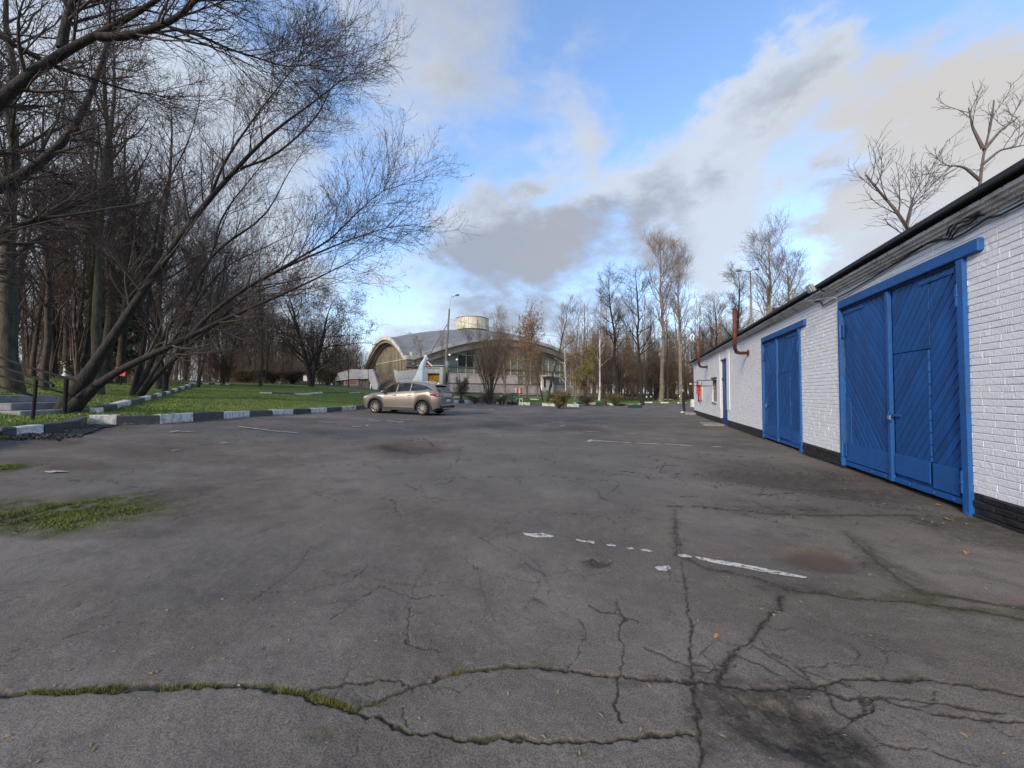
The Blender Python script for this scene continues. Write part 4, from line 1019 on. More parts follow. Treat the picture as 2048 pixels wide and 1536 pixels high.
#PART4
# ------------------------------------------------------------------ trees
def tubes(P, Rr, sides):
    """P (N,K,3), Rr (N,K) -> verts, quads"""
    n, K, _ = P.shape
    Tn = np.empty_like(P); Tn[:, 1:-1] = P[:, 2:] - P[:, :-2]; Tn[:, 0] = P[:, 1] - P[:, 0]; Tn[:, -1] = P[:, -1] - P[:, -2]
    Tn /= np.linalg.norm(Tn, axis=-1, keepdims=True) + 1e-9
    ref = np.array([.31, .77, .13]) * np.ones_like(Tn)
    Aa = ref - Tn * (ref * Tn).sum(-1, keepdims=True); Aa /= np.linalg.norm(Aa, axis=-1, keepdims=True) + 1e-9
    B = np.cross(Tn, Aa); w = np.arange(sides) * 2 * PI / sides
    V = P[:, :, None] + (Aa[:, :, None] * np.cos(w)[None, None, :, None] + B[:, :, None] * np.sin(w)[None, None, :, None]) * Rr[:, :, None, None]
    base = (np.arange(n) * K * sides)[:, None, None]; k = (np.arange(K - 1) * sides)[None, :, None]; j = np.arange(sides)[None, None, :]; j2 = (j + 1) % sides
    Q = np.stack([base + k + j, base + k + j2, base + k + sides + j2, base + k + sides + j], -1).reshape(-1, 4)
    return V.reshape(-1, 3), Q
class Geo:
    def __init__(s): s.V = []; s.Q = []; s.n = 0
    def add(s, P, Rr, sides):
        if len(P) == 0: return
        V, Q = tubes(P, Rr, sides); s.V.append(V); s.Q.append(Q + s.n); s.n += len(V)
    def raw(s, V, Q): s.V.append(V); s.Q.append(Q + s.n); s.n += len(V)
    def build(s, name, m, parent=None, origin=None):
        V = np.concatenate(s.V); 
        if origin is not None: V = V - np.array(origin)
        return npmesh(name, V, np.concatenate(s.Q), 4, m, parent, smooth=True)
def resample(pts, K):
    pts = np.array([tuple(p) for p in pts], float); d = np.r_[0, np.cumsum(np.linalg.norm(np.diff(pts, axis=0), axis=1))]; t = np.linspace(0, d[-1], K)
    # smooth cubic-ish through catmull rom on a dense linear resample
    Q = np.stack([np.interp(t, d, pts[:, i]) for i in range(3)], -1)
    for _ in range(2): Q[1:-1] = Q[1:-1] * .5 + (Q[2:] + Q[:-2]) * .25
    return Q
def interp(P, Rr, t):
    K = P.shape[1]; f = t * (K - 1); i = np.minimum(f.astype(int), K - 2); fr = (f - i)[:, None]
    ar = np.arange(len(P)); a, b = P[ar, i], P[ar, i + 1]
    return a * (1 - fr) + b * fr, (b - a) / (np.linalg.norm(b - a, axis=1, keepdims=True) + 1e-9), Rr[ar, i] * (1 - fr[:, 0]) + Rr[ar, i + 1] * fr[:, 0]
def grow(P, Rr, n, rng, t0=.2, t1=1.0, ang=45, Ln=1.0, Lv=.4, K=4, wob=.18, up=.1, rr=.55, rmin=.003, taper=.35, fall=.45, rmax=9, droop=0):
    N0 = len(P); idx_ = np.repeat(np.arange(N0), n); m = len(idx_)
    t = np.clip((np.tile(np.arange(n), N0) + rng.rand(m)) / n, 0, 1) * (t1 - t0) + t0
    p, d, r = interp(P[idx_], Rr[idx_], t)
    rv = rng.normal(size=(m, 3)); rv -= d * (rv * d).sum(1, keepdims=True); rv /= np.linalg.norm(rv, axis=1, keepdims=True) + 1e-9
    a = np.radians(ang * (1 + rng.uniform(-.35, .35, m)))[:, None]
    v = d * np.cos(a) + rv * np.sin(a)
    L = Ln * (1 - fall * t) * (1 + rng.uniform(-Lv, Lv, m)); st = (L / (K - 1))[:, None]
    out = np.empty((m, K, 3)); out[:, 0] = p
    for k in range(1, K):
        v = v + rng.normal(0, wob, (m, 3)); v[:, 2] += up * (1 if not droop else 1) - droop * k / K; v /= np.linalg.norm(v, axis=1, keepdims=True) + 1e-9
        out[:, k] = out[:, k - 1] + v * st
    r0 = np.minimum(np.maximum(r * rr, rmin), rmax); R_ = r0[:, None] * np.linspace(1, taper, K)[None]
    return out, np.maximum(R_, rmin * .55)
def specks(P, rng, n, size, hang=.0, elong=2.2):
    """small leaf or seed shapes (two crossed triangles as quads) near branch ends"""
    idx_ = rng.randint(0, len(P), n); t = rng.uniform(.3, 1, n); p, d, _ = interp(P[idx_], np.ones((n, P.shape[1])), t)
    p = p + rng.normal(0, size * .8, p.shape); p[:, 2] -= hang * rng.rand(n)
    a = rng.normal(size=(n, 3)); a[:, 2] -= 1.5 * (hang > 0); a /= np.linalg.norm(a, axis=1, keepdims=True); b = np.cross(a, rng.normal(size=(n, 3))); b /= np.linalg.norm(b, axis=1, keepdims=True) + 1e-9
    s = (size * rng.uniform(.6, 1.4, n))[:, None]; c = np.cross(a, b)
    V = np.stack([p - a * s * elong / 2, p + b * s * .5, p + a * s * elong / 2, p - b * s * .5 + c * s * .2], 1)
    return V.reshape(-1, 3), np.arange(4 * n).reshape(n, 4)
def finish(name, root_loc, trunk, crown, mt, mc, label, cat='tree', group=None, extra=None):
    o = empty(name, root_loc, 0, label, cat, group)
    trunk.build('trunk', mt, o, root_loc); crown.build('crown', mc, o, root_loc)
    if extra:
        nm, V, Q, m = extra; e = npmesh(nm, V - np.array(root_loc), Q, 4, m, o); e['kind'] = 'stuff'
    return o

# --- the leaning maples at the left, traced limb by limb; each node is (px, py, depth)
def limb(nodes, r0, r1, K_=18, K=18, fl=0):
    return resample([at(x, y, d) for x, y, d in nodes], K), (np.linspace(1, 0, K) ** 1.0 * (r0 - r1) + r1) * (1 + fl * np.clip(1 - np.arange(K) / 2.5, 0, 1))
def hero(name, base, limbs, label, seed, mt=None, lens=(1.5, .75, .42, .22), ns=(14, 7, 6, 3), seeds=0, group=None, lv=4, up=.07):
    rng = np.random.RandomState(seed); tr = Geo(); cr = Geo()
    P = np.stack([l[0] for l in limbs]); Rr = np.stack([l[1] for l in limbs]); tr.add(P, Rr, 9)
    # knobbly forks at the foot
    cur, cr_ = P, Rr; t0 = .38
    a, b = grow(P, Rr, ns[0], rng, .26, 1, 40, lens[0], .4, 7, .065, up * .8, .42, .007, .3, .5, rmax=.035); cr.add(a, b, 5)
    tip, tb = grow(P, Rr, 4, rng, .97, 1, 22, lens[0], .3, 7, .07, up, .7, .007, .3, 0, rmax=.03); cr.add(tip, tb, 5); a = np.concatenate([a, tip]); b = np.concatenate([b, tb])
    a2, b2 = grow(a, b, ns[1], rng, .15, 1, 38, lens[1], .4, 5, .08, up, .6, .0045, .4, .4); cr.add(a2, b2, 3)
    a3, b3 = grow(a2, b2, ns[2], rng, .15, 1, 36, lens[2], .4, 4, .09, up * 1.4, .7, .0032, .5, .35); cr.add(a3, b3, 3)
    last = a3
    if lv > 3:
        a4, b4 = grow(a3, b3, ns[3], rng, .3, 1, 36, lens[3], .4, 3, .12, up * 1.4, .8, .0024, .6, .2); cr.add(a4, b4, 3); last = a4
    ex = None
    if seeds: V, Q = specks(last, rng, seeds, .019, .06); ex = ('seed_clusters', V, Q, M_SEED)
    return finish(name, base, tr, cr, mt or M_BARK, M_TWIGD, label, group=group, extra=ex)
bA = L_(128, 822); YA = bA.y
bB = L_(268, 792); YB = bB.y
def nodes(base_y, pts, drift=0):
    n = len(pts); return [(x, y, base_y + drift * i / (n - 1)) for i, (x, y) in enumerate(pts)]
A1 = limb(nodes(YA, [(125, 832), (140, 800), (175, 750), (212, 695), (283, 588), (328, 520), (378, 447), (424, 387), (479, 337), (524, 273), (592, 232), (635, 200), (665, 175), (690, 155)], 1.0), .125, .010, fl=.9)
A1b = limb(nodes(YA + .6, [(479, 337), (540, 318), (600, 270), (640, 225), (665, 170), (690, 135)], 1.2), .032, .007)
A1c = limb(nodes(YA + .6, [(424, 387), (440, 340), (470, 290), (520, 220), (560, 170), (600, 120)], -.6), .035, .007)
A2 = limb(nodes(YA - .1, [(132, 832), (150, 805), (190, 770), (245, 735), (330, 698), (400, 664), (455, 634), (501, 616), (560, 590), (610, 570), (650, 548), (680, 532), (705, 522)], .6), .105, .008, fl=.8)
A2b = limb(nodes(YA + .2, [(383, 668), (400, 645), (440, 612), (490, 575), (547, 547), (592, 524), (650, 500), (675, 488), (715, 474), (750, 462), (785, 452)], .8), .055, .006, 16)
A2c = limb(nodes(YA + .2, [(540, 550), (600, 515), (660, 480), (700, 440), (740, 400), (770, 380)], .2), .034, .006)
hero('leaning_maple', tuple(bA), [A1, A1b, A1c, A2, A2b, A2c], 'leaning maple by the iron railing, its low limbs reaching far right over the lawn', 21, seeds=4500, ns=(20, 8, 4, 2), lens=(1.9, .95, .46, .20))
B1 = limb(nodes(YB, [(268, 800), (285, 760), (319, 690), (360, 611), (406, 538), (428, 497), (480, 468), (530, 440), (550, 410), (560, 375), (575, 340), (602, 310)], .8), .105, .010, fl=.4)
B2 = limb(nodes(YB, [(262, 800), (275, 750), (292, 684), (301, 547), (314, 456), (321, 387), (345, 340), (375, 300), (385, 260), (400, 200)], .5), .085, .012, fl=.5)
B3 = limb(nodes(YB, [(275, 798), (300, 765), (345, 722), (395, 675), (430, 650), (480, 600), (540, 570), (600, 560)], .5), .105, .010, fl=.4)
B4 = limb(nodes(YB + .4, [(428, 497), (437, 447), (465, 401), (500, 360), (530, 320), (560, 300)], .8), .045, .010)
B5 = limb(nodes(YB - .3, [(272, 798), (310, 740), (340, 690), (372, 640), (395, 600), (440, 540), (470, 520), (520, 500), (580, 470)], .3), .075, .010, fl=.5)
hero('leaning_maple', tuple(bB), [B1, B2, B3, B4, B5], 'clump of leaning maple stems behind the striped path kerb on the lawn', 22, seeds=2500, ns=(20, 8, 4, 2), lens=(2.3, 1.1, .5, .22))
# near tree whose limbs cross the upper left corner (its foot stands left of the picture)
YC = 5.2; bC = TV(*at(-520, 900, YC).xy)
C1_ = limb([(-520, 900, YC), (-420, 620, YC), (-250, 420, YC), (-60, 270, YC), (0, 195, YC), (46, 150, YC), (123, 100, YC), (196, 74, YC), (255, 38, YC), (330, -5, YC), (400, -60, YC)], .175, .014, 20)
C2_ = limb([(196, 74, YC), (225, 74, YC), (262, 72, YC), (337, 46, YC), (372, 22, YC), (400, -10, YC), (440, -40, YC)], .055, .02)
C3_ = limb([(123, 98, YC), (132, 46, YC), (146, 0, YC), (160, -70, YC)], .06, .02)
C4_ = limb([(-300, 480, YC), (-120, 420, YC), (0, 383, YC + .5), (68, 333, YC + .8), (128, 292, YC + 1), (182, 191, YC + 1.4), (228, 50, YC + 1.6)], .10, .02)
C5_ = limb([(-420, 620, YC), (-200, 540, YC), (0, 470, YC + .3), (40, 448, YC + .4), (91, 433, YC + .5)], .12, .035)
C6_ = limb([(-200, 0, YC), (-60, 40, YC), (0, 68, YC), (60, 115, YC + .3), (120, 140, YC + .5), (190, 157, YC + .8), (240, 180, YC + 1), (300, 188, YC + 1.4)], .05, .012)
C7_ = limb([(340, 55, YC), (400, 70, YC), (455, 98, YC + .3), (520, 117, YC + .5), (570, 135, YC + .8), (620, 130, YC + 1)], .022, .006)
hero('overhanging_tree', tuple(bC), [C1_, C2_, C3_, C4_, C5_, C6_, C7_], 'near tree whose thick dark limbs cross the upper left corner of the view', 23, ns=(17, 7, 5, 2), lens=(1.3, .65, .34, .16), up=.03)

# --- free-standing tree generator: returns a prototype at the origin
def make_tree(name, H, r, seed, mt, mc, lean=(0, 0), n1=16, L1=.34, ang=40, up=.12, n2=7, n3=6, n4=0, start=.3, extra=None, stems=1, spread=.12, droop=0, wob=.10, top=True, fall=.55, tw=.006, K0=12, stemcurve=.02):
    rng = np.random.RandomState(seed); tr = Geo(); cr = Geo(); P = []; Rr = []
    for s_ in range(stems):
        a = rng.rand() * 2 * PI; h = H * (1 if s_ == 0 else rng.uniform(.7, 1)); q = spread * h * (0 if stems == 1 else rng.uniform(.4, 1.2))
        z = np.linspace(0, 1, K0); wx = np.cumsum(rng.normal(0, stemcurve * H / 4, K0)) ; wy = np.cumsum(rng.normal(0, stemcurve * H / 4, K0)); wx -= wx[0]; wy -= wy[0]
        P.append(np.stack([lean[0] * z ** 1.2 * h + math.cos(a) * q * z ** 1.3 + wx, lean[1] * z * h + math.sin(a) * q * z ** 1.3 + wy, z * h - .15], -1))
        rr_ = r * (1 if stems == 1 else rng.uniform(.5, 1)); Rr.append(rr_ * (1 - z) ** .8 * .93 + rr_ * .07); Rr[-1][0] *= 1.25
    P = np.stack(P); Rr = np.stack(Rr); tr.add(P, Rr, 7)
    a, b = grow(P, Rr, n1, rng, start, .98, ang, L1 * H, .35, 6, wob, up, .45, tw * 1.6, .25, fall, droop=droop * .4); 
    tr.add(a, b, 4)
    a2, b2 = grow(a, b, n2, rng, .2, 1, 42, L1 * H * .42, .4, 5, wob * 1.2, up, .55, tw, .35, .45, droop=droop); cr.add(a2, b2, 3)
    a3, b3 = grow(a2, b2, n3, rng, .15, 1, 42, L1 * H * .2, .4, 3, wob * 1.3, up, .6, tw * .8, .5, .3, droop=droop * 1.5); cr.add(a3, b3, 3); last = a3
    if n4: a4, b4 = grow(a3, b3, n4, rng, .2, 1, 42, L1 * H * .11, .4, 3, wob * 1.3, up, .6, tw * .7, .6, .2, droop=droop); cr.add(a4, b4, 3); last = a4
    o = empty(name, (0, 0, 0), 0)
    tr.build('trunk', mt, o); cr.build('crown', mc, o)
    if extra:
        nm, cnt, sz, m, hang = extra; V, Q = specks(last, rng, cnt, sz, hang); e = npmesh(nm, V, Q, 4, m, o); e['kind'] = 'stuff'
    return o
used = {}
def place(proto, px, py, Y=None, label='', group=None, cat='tree', rz=None, sc=1.0, xy=None, name=None, tilt=None):
    o = proto if proto.name not in used else copy_tree(proto)
    used[proto.name] = 1
    if xy: p = TV(*xy)
    elif Y: q = at(px, 787, Y); p = TV(q.x, q.y)
    else: p = L_(px, py)
    o.location = p; o.rotation_euler = (tilt[0] if tilt else 0, tilt[1] if tilt else 0, rz if rz is not None else random.uniform(0, 6.28)); o.scale = (sc, sc, sc) if not isinstance(sc, tuple) else sc
    for k_ in ('group',):
        if k_ in o.keys(): del o[k_]
    tag(o, label, cat, group); return o
def topH(px, ytop, Y, margin=0):
    q = at(px, ytop, Y); g = TV(q.x, q.y); return q.z - g.z + margin
# woodland prototypes
wp = [make_tree('woodland_tree', 13, .17, 31, M_BARKG, M_TWIGD, (.05, 0), 20, .26, 38, .14, 7, 6, 0, .28, tw=.008),
      make_tree('woodland_tree', 15, .22, 32, M_BARKG, M_TWIGD, (-.04, .02), 20, .28, 42, .12, 7, 6, 0, .3, tw=.008),
      make_tree('woodland_tree', 11, .11, 33, M_BARKB, M_TWIG, (.08, 0), 20, .28, 35, .16, 6, 6, 0, .2, tw=.007),
      make_tree('woodland_tree', 9, .09, 34, M_BARKB, M_TWIG, (-.06, 0), 9, .34, 34, .15, 7, 5, 0, .15, stems=4, tw=.007),
      make_tree('woodland_tree', 17, .20, 35, M_BARKG, M_TWIG, (0, .03), 24, .22, 45, .10, 7, 6, 0, .35, tw=.009)]
rw = random.Random(77); WG = 'bare trees of the wood behind the left lawn'
wl = ['dark bare trunk among the crowded wood behind the left lawn', 'thick mossy bare tree in the wood behind the left lawn', 'slim brown bare tree in the wood behind the left lawn', 'many stemmed bare tree in the wood behind the left lawn', 'tall thin crowned bare tree in the wood behind the left lawn']
placed = []
tries = 0
while len(placed) < 95 and tries < 5000:
    tries += 1
    px = rw.uniform(-260, 700); Y = 13 + 45 * rw.random() ** 1.3
    if px > 330 and Y < 30: continue
    if px > 560 and Y < 46: continue
    if 30 < px < 460 and Y < 18: continue
    q = at(px, 787, Y)
    if lot_sd(np.array([q.x]), np.array([q.y]))[0] < 3.5: continue
    if any((q.x - a) ** 2 + (q.y - b) ** 2 < 1.6 for a, b in placed): continue
    placed.append((q.x, q.y)); k = rw.choice([0, 0, 1, 2, 2, 3, 4]); s_ = rw.uniform(.8, 1.2) * (1.12 if px < 330 else 1)
    lim = 1.0
    if px > 420: s_ *= .8 - .25 * min(1, (px - 420) / 280)
    place(wp[k], 0, 0, label=wl[k], group=WG, xy=(q.x, q.y), sc=s_, rz=rw.uniform(0, 6.28))
# nearer individual trunks on the left
for px, Y, k, s_, lab in ((30, 12.5, 1, 1.0, 'thick mossy trunk behind the railing at the left edge'), (196, 15.5, 4, .95, 'tall straight trunk between the two leaning maples'), (170, 19, 0, 1.0, 'slender trunk just left of the tall straight one'),
                          (88, 15, 2, 1.1, 'thin brown trunk behind the handrail posts'), (232, 22, 1, .9, 'mossy trunk behind the clump of leaning stems'), (-60, 11, 0, 1.1, 'dark trunk beyond the left edge of the steps')):
    place(wp[k], px, 0, Y, lab, None, sc=s_, rz=rw.uniform(0, 6.28))
mp = make_tree('spreading_maple', 11, .14, 37, M_BARK, M_TWIGD, (.12, 0), 18, .42, 44, .10, 9, 7, 2, .22, stems=3, spread=.25, tw=.008, fall=.3, wob=.08)
for px, Y, s_, r_, lab in ((330, 19, .95, .2, 'spreading dark bare tree just behind the clump of leaning stems'), (395, 24, .95, 2.1, 'spreading dark bare tree right of the leaning clump, deeper on the lawn'), (455, 33, .95, 3.1, 'spreading bare tree at the back of the lawn before the far wood')):
    place(mp, px, 0, Y, lab, None, sc=s_, rz=r_)
# dark evergreen behind the leaning maple and the low dark shrubs
ev = make_tree('evergreen_tree', 7, .12, 41, M_BARK, M_EVG, (0, 0), 46, .26, 78, -.02, 8, 6, 0, .08, extra=('needles', 16000, .07, M_EVG, 0), fall=.85, droop=.1)
place(ev, 232, 0, 24, 'dark green spruce behind the leaning maples', rz=1)
ev2 = None
for px, Y, k_, s_ in ((712, 62, 2, .62), (728, 68, 3, .8), (742, 76, 2, .75), (700, 74, 0, .62), (735, 64, 3, .62), (752, 84, 2, .7), (682, 66, 3, .75), (668, 72, 0, .6)):
    place(wp[k_], px, 0, Y, 'brown bare tree crowding the left end of the arena behind the parapet building', 'bare trees at the left end of the arena', sc=s_, rz=px)
# rounded seed-hung trees near the middle
md = make_tree('spreading_tree', 9.5, .30, 42, M_BARK, M_TWIGD, (.0, 0), 9, .50, 55, .05, 9, 8, 3, .12, stems=4, spread=.38, extra=('seed_clusters', 7000, .06, M_SEED, .25), tw=.010, fall=.2, wob=.16)
place(md, 622, 773, None, 'wide spreading tree hung with brown seeds left of the arena', rz=.4, sc=(1.0, 1.0, 1.0))
place(wp[0], 0, 0, label='dark bare trunk left of the spreading tree hung with seeds', xy=tuple(at(508, 787, 44).xy), sc=.85)
bi = make_tree('birch_tree', 14, .13, 43, M_BIRCH, M_TWIG, (.02, 0), 26, .17, 38, .05, 8, 6, 0, .3, tw=.008, fall=.6)
place(bi, 437, 0, 38, 'white trunked birch at the edge of the wood behind the lawn', rz=2, sc=.62)
place(bi, 812, 0, 118, 'pinkish birch crown rising behind the left arch of the arena', rz=1, sc=1.35)
place(bi, 1198, 0, 52, 'slim white birch standing before the wood right of the arena', rz=1.0, sc=topH(1198, 590, 52) / 14)
place(bi, 1131, 0, 44, 'thin crooked birch in front of the right end of the arena', rz=3.0, sc=.52)
# trees at the right and in front of the arena
tall = make_tree('tall_bare_tree', 20, .30, 44, M_BARK, M_TWIGD, (-.02, 0), 26, .19, 48, .12, 8, 7, 2, .40, tw=.011, fall=.45)
tall2 = make_tree('tall_bare_tree', 20, .30, 45, M_BARKL, M_TWIGW, (.0, 0), 24, .26, 34, .16, 8, 7, 2, .45, tw=.011, fall=.5)
tall3 = make_tree('tall_bare_tree', 20, .28, 46, M_BARK, M_TWIGD, (.04, 0), 22, .24, 52, .16, 8, 7, 2, .35, tw=.011, fall=.45)
place(tall, 1236, 0, 50, 'tall narrow dark bare tree right of the slim birch', sc=topH(1228, 545, 50) / 20.5, rz=0)
place(tall3, 1284, 0, 44, 'dark bare tree whose pale trunk leans left, above the low green hedge', sc=(topH(1275, 532, 44) / 20.5), rz=PI)
place(tall2, 1322, 0, 56, 'tall pale bare tree, the highest left of the garage', sc=topH(1322, 485, 56) / 20.5, rz=2)
place(tall2, 1364, 0, 52, 'pale bare tree standing behind the person in black', sc=(.95, .95, topH(1368, 510, 52) / 20.5), rz=3.6)
place(tall, 1478, 0, 56, 'dark bare tree behind the garage near the double street lamp', sc=topH(1478, 530, 56) / 20.5, rz=4)
place(tall2, 1545, 0, 50, 'pale bare tree rising over the garage beside the double street lamp', sc=topH(1545, 468, 50) / 20.5, rz=5)
place(tall2, 1590, 0, 50, 'pale leaning bare tree, right hand one of the pair over the garage roof', sc=topH(1640, 475, 50) / 20.5, rz=1.1, tilt=(0, .28))
place(tall3, 1440, 0, 62, 'small dark bare tree behind the far end of the garage', sc=topH(1440, 590, 62) / 20.5, rz=3)
# yellow brown and orange trees before the arena
orr = make_tree('orange_leaved_tree', 11, .12, 47, M_BARKL, M_TWIGW, (.03, 0), 13, .34, 32, .12, 7, 6, 0, .15, stems=3, spread=.12, extra=('dry_leaves', 5500, .07, M_LEAFR, .1), tw=.009)
place(orr, 1052, 0, 46, 'tree with dry orange leaves in front of the middle of the arena', sc=topH(1045, 612, 46) / 11.5, rz=.5)
yel = make_tree('bushy_bare_tree', 11, .12, 48, M_BARKL, M_TWIGW, (.02, 0), 15, .36, 36, .12, 8, 7, 0, .12, stems=4, spread=.16, tw=.009)
place(yel, 1150, 0, 50, 'bushy pale brown bare tree before the right corner of the arena', sc=topH(1150, 612, 50) / 11.5, rz=2)
place(yel, 1010, 0, 58, 'pale brown bare tree close to the arena glass, left of the orange leaved one', sc=topH(1010, 625, 58) / 11.5, rz=4)
for px, Y, s_, r_, lab in ((1186, 66, 1.0, 1, 'bushy pale bare tree just left of the tall dark trees'), (1216, 72, 1.15, 2, 'bushy bare tree between the slim birch and the first tall dark tree'), (1258, 70, 1.1, 3, 'bushy bare tree between the two tall dark trees'),
                            (1300, 74, 1.2, 4, 'bushy bare tree low behind the highest pale tree, left side'), (1345, 72, 1.15, 5, 'bushy bare tree low behind the highest pale tree, right side'), (1405, 68, 1.1, 6, 'bushy bare tree directly behind the far corner of the garage'),
                            (1450, 64, 1.0, 2.5, 'bushy bare tree behind the tall rusty flue pipe'), (1076, 56, .8, 3.3, 'bushy bare tree before the arena portico'), (968, 60, .75, 1.3, 'thin bushy bare tree close before the left half of the arena glass')):
    place(yel, px, 0, Y, lab, None, sc=s_, rz=r_)
ln = make_tree('leaning_bare_tree', 10.5, .13, 49, M_BARKB, M_TWIGW, (.20, 0), 15, .26, 42, .12, 7, 7, 0, .45, tw=.009)
place(ln, 1096, 0, 42, 'thin bare tree leaning right in front of the arena', sc=topH(1135, 600, 42) / 10.7, rz=0)
place(ln, 1085, 0, 40, 'crooked pale trunk leaning left behind the low green bench', sc=.62, rz=PI)
place(ln, 858, 0, 62, 'thin bare tree leaning left before the arena roof, beside the lamp post', sc=.85, rz=PI)
place(wp[2], 880, 0, 66, 'thin bare tree beside the concrete lamp post before the arena', sc=.9, rz=1)
wee = make_tree('weeping_shrub', 6.5, .12, 50, M_BARKB, M_TWIGW, (.05, 0), 10, .30, 60, .02, 9, 8, 0, .3, stems=2, droop=.55, tw=.008, extra=('dry_leaves', 5000, .06, M_GRASSY, .3))
place(wee, 1172, 0, 40, 'weeping shrub with yellow green drooping twigs right of the arena', sc=1.0, rz=1)
wee2 = make_tree('weeping_shrub', 7.0, .14, 51, M_BARK, M_TWIG, (-.1, 0), 14, .45, 66, .03, 9, 8, 2, .25, stems=3, droop=.40, tw=.008)
place(wee2, 1236, 0, 54, 'wide dark brown weeping bush below the tall trees', sc=(1.5, 1.5, 1.05), rz=1)
place(wee2, 1310, 0, 62, 'brown weeping bush behind the leaning pale trunk', sc=(1.3, 1.3, 1.1), rz=3)
# multi stemmed shrub clump before the arena
cl = make_tree('tall_shrub', 9, .055, 52, M_BARKB, M_TWIGW, (.0, 0), 9, .22, 22, .14, 6, 6, 0, .3, stems=22, spread=.30, tw=.007, wob=.08)
place(cl, 980, 0, 33, 'tall many stemmed bare shrub growing behind the far kerb before the arena', cat='shrub', sc=(.95, .95, topH(980, 640, 33) / 9.2), rz=1)
bs = make_tree('low_shrub', 1.5, .02, 53, M_BARKB, M_TWIG, (0, 0), 9, .5, 40, .12, 7, 6, 0, .05, stems=16, spread=.7, tw=.005, extra=('leaves', 4500, .04, M_GRASSY, 0))
place(bs, 1118, 0, 30, 'low bush with yellow green leaves at the corner of the far kerb', cat='shrub', sc=(1.0, 1.0, .95))
place(bs, 1230, 0, 40, 'small bush with yellowish leaves between the two green boxes', cat='shrub', sc=.9, rz=2)
place(bs, 655, 0, 44, 'brownish green bush beside the white parapet wall', cat='shrub', sc=1.25, rz=2)
place(bs, 490, 0, 40, 'wide green and brown bush at the back of the lawn', cat='shrub', sc=(2.0, 1.2, 1.0), rz=0)
bs2 = make_tree('bare_shrub', 2.3, .03, 54, M_BARKB, M_TWIG, (0, 0), 9, .45, 35, .12, 7, 6, 0, .05, stems=9, spread=.45, tw=.006)
place(bs2, 922, 0, 36, 'small bare shrub on the island right of the parked car', cat='shrub', sc=1.0)
place(bs2, 447, 0, 30, 'small bare shrub with a forked trunk on the lawn before the wood', cat='shrub', sc=1.2, rz=1)
for px, Y, s_, lab in ((545, 38, 1.0, 'low heap of bare brown brush at the back of the lawn, left part'), (585, 40, 1.1, 'low heap of bare brown brush below the spreading tree'), (975, 33.5, .8, 'dense low brown brush at the foot of the tall shrub'), (950, 33, .6, 'small brown brush left of the tall shrub foot'), (1000, 33, .6, 'small brown brush right of the tall shrub foot'), (1175, 38, .8, 'small reddish bare shrub under the weeping twigs')):
    place(bs2, px, 0, Y, lab, cat='shrub', sc=(s_ * 1.5, s_ * 1.2, s_ * .6))
# the two trees behind the garage roof
R1 = limb([(1880, 700, 11), (1840, 500, 11), (1814, 454, 11), (1789, 415, 11), (1753, 379, 11), (1732, 350, 11)], .10, .022)
R1b = limb([(1814, 454, 11), (1822, 420, 11), (1826, 395, 11)], .035, .02)
R2 = limb([(1940, 700, 10), (1955, 420, 10), (1961, 361, 10), (1966, 297, 10), (1986, 250, 10), (1988, 200, 10)], .075, .014)
def behind(limbs, base, label, seed, n=8, L=.9):
    rng = np.random.RandomState(seed); tr = Geo(); cr = Geo(); P = np.stack([l[0] for l in limbs]); Rr = np.stack([l[1] for l in limbs]); tr.add(P, Rr, 8)
    a, b = grow(P, Rr, n, rng, .52, 1, 50, L, .35, 7, .10, .10, .40, .010, .3, .1, rmax=.024); cr.add(a, b, 5)
    a2, b2 = grow(a, b, 6, rng, .25, 1, 38, L * .5, .4, 5, .12, .06, .6, .0065, .45, .3); cr.add(a2, b2, 4)
    a3, b3 = grow(a2, b2, 2, rng, .3, 1, 35, L * .2, .4, 3, .12, .06, .7, .005, .5, .2); cr.add(a3, b3, 3)
    return finish('pollarded_tree', base, tr, cr, mat('grey_brown_bark', (.12, .098, .088), .9, var=.3, vscale=12), mat('grey_brown_twig', (.11, .085, .08), .9), label)
behind([R1, R1b], tuple(at(1880, 860, 11)), 'pollarded tree with a brush of stubby branches leaning left over the garage roof', 61, 11, 1.3)
R2b = limb([(1961, 361, 10), (1930, 335, 10), (1905, 330, 10), (1890, 345, 10)], .045, .01)
R2c = limb([(1966, 297, 10), (1945, 255, 10), (1937, 215, 10)], .045, .012)
R2d = limb([(1968, 300, 10), (2000, 262, 10), (2040, 232, 10)], .045, .012)
R2e = limb([(1964, 330, 10), (2000, 300, 10), (2050, 290, 10)], .04, .012)
behind([R2, R2b, R2c, R2d, R2e], tuple(at(1940, 860, 10)), 'bare tree with few forked branches above the right end of the garage roof', 62, 4, .75)
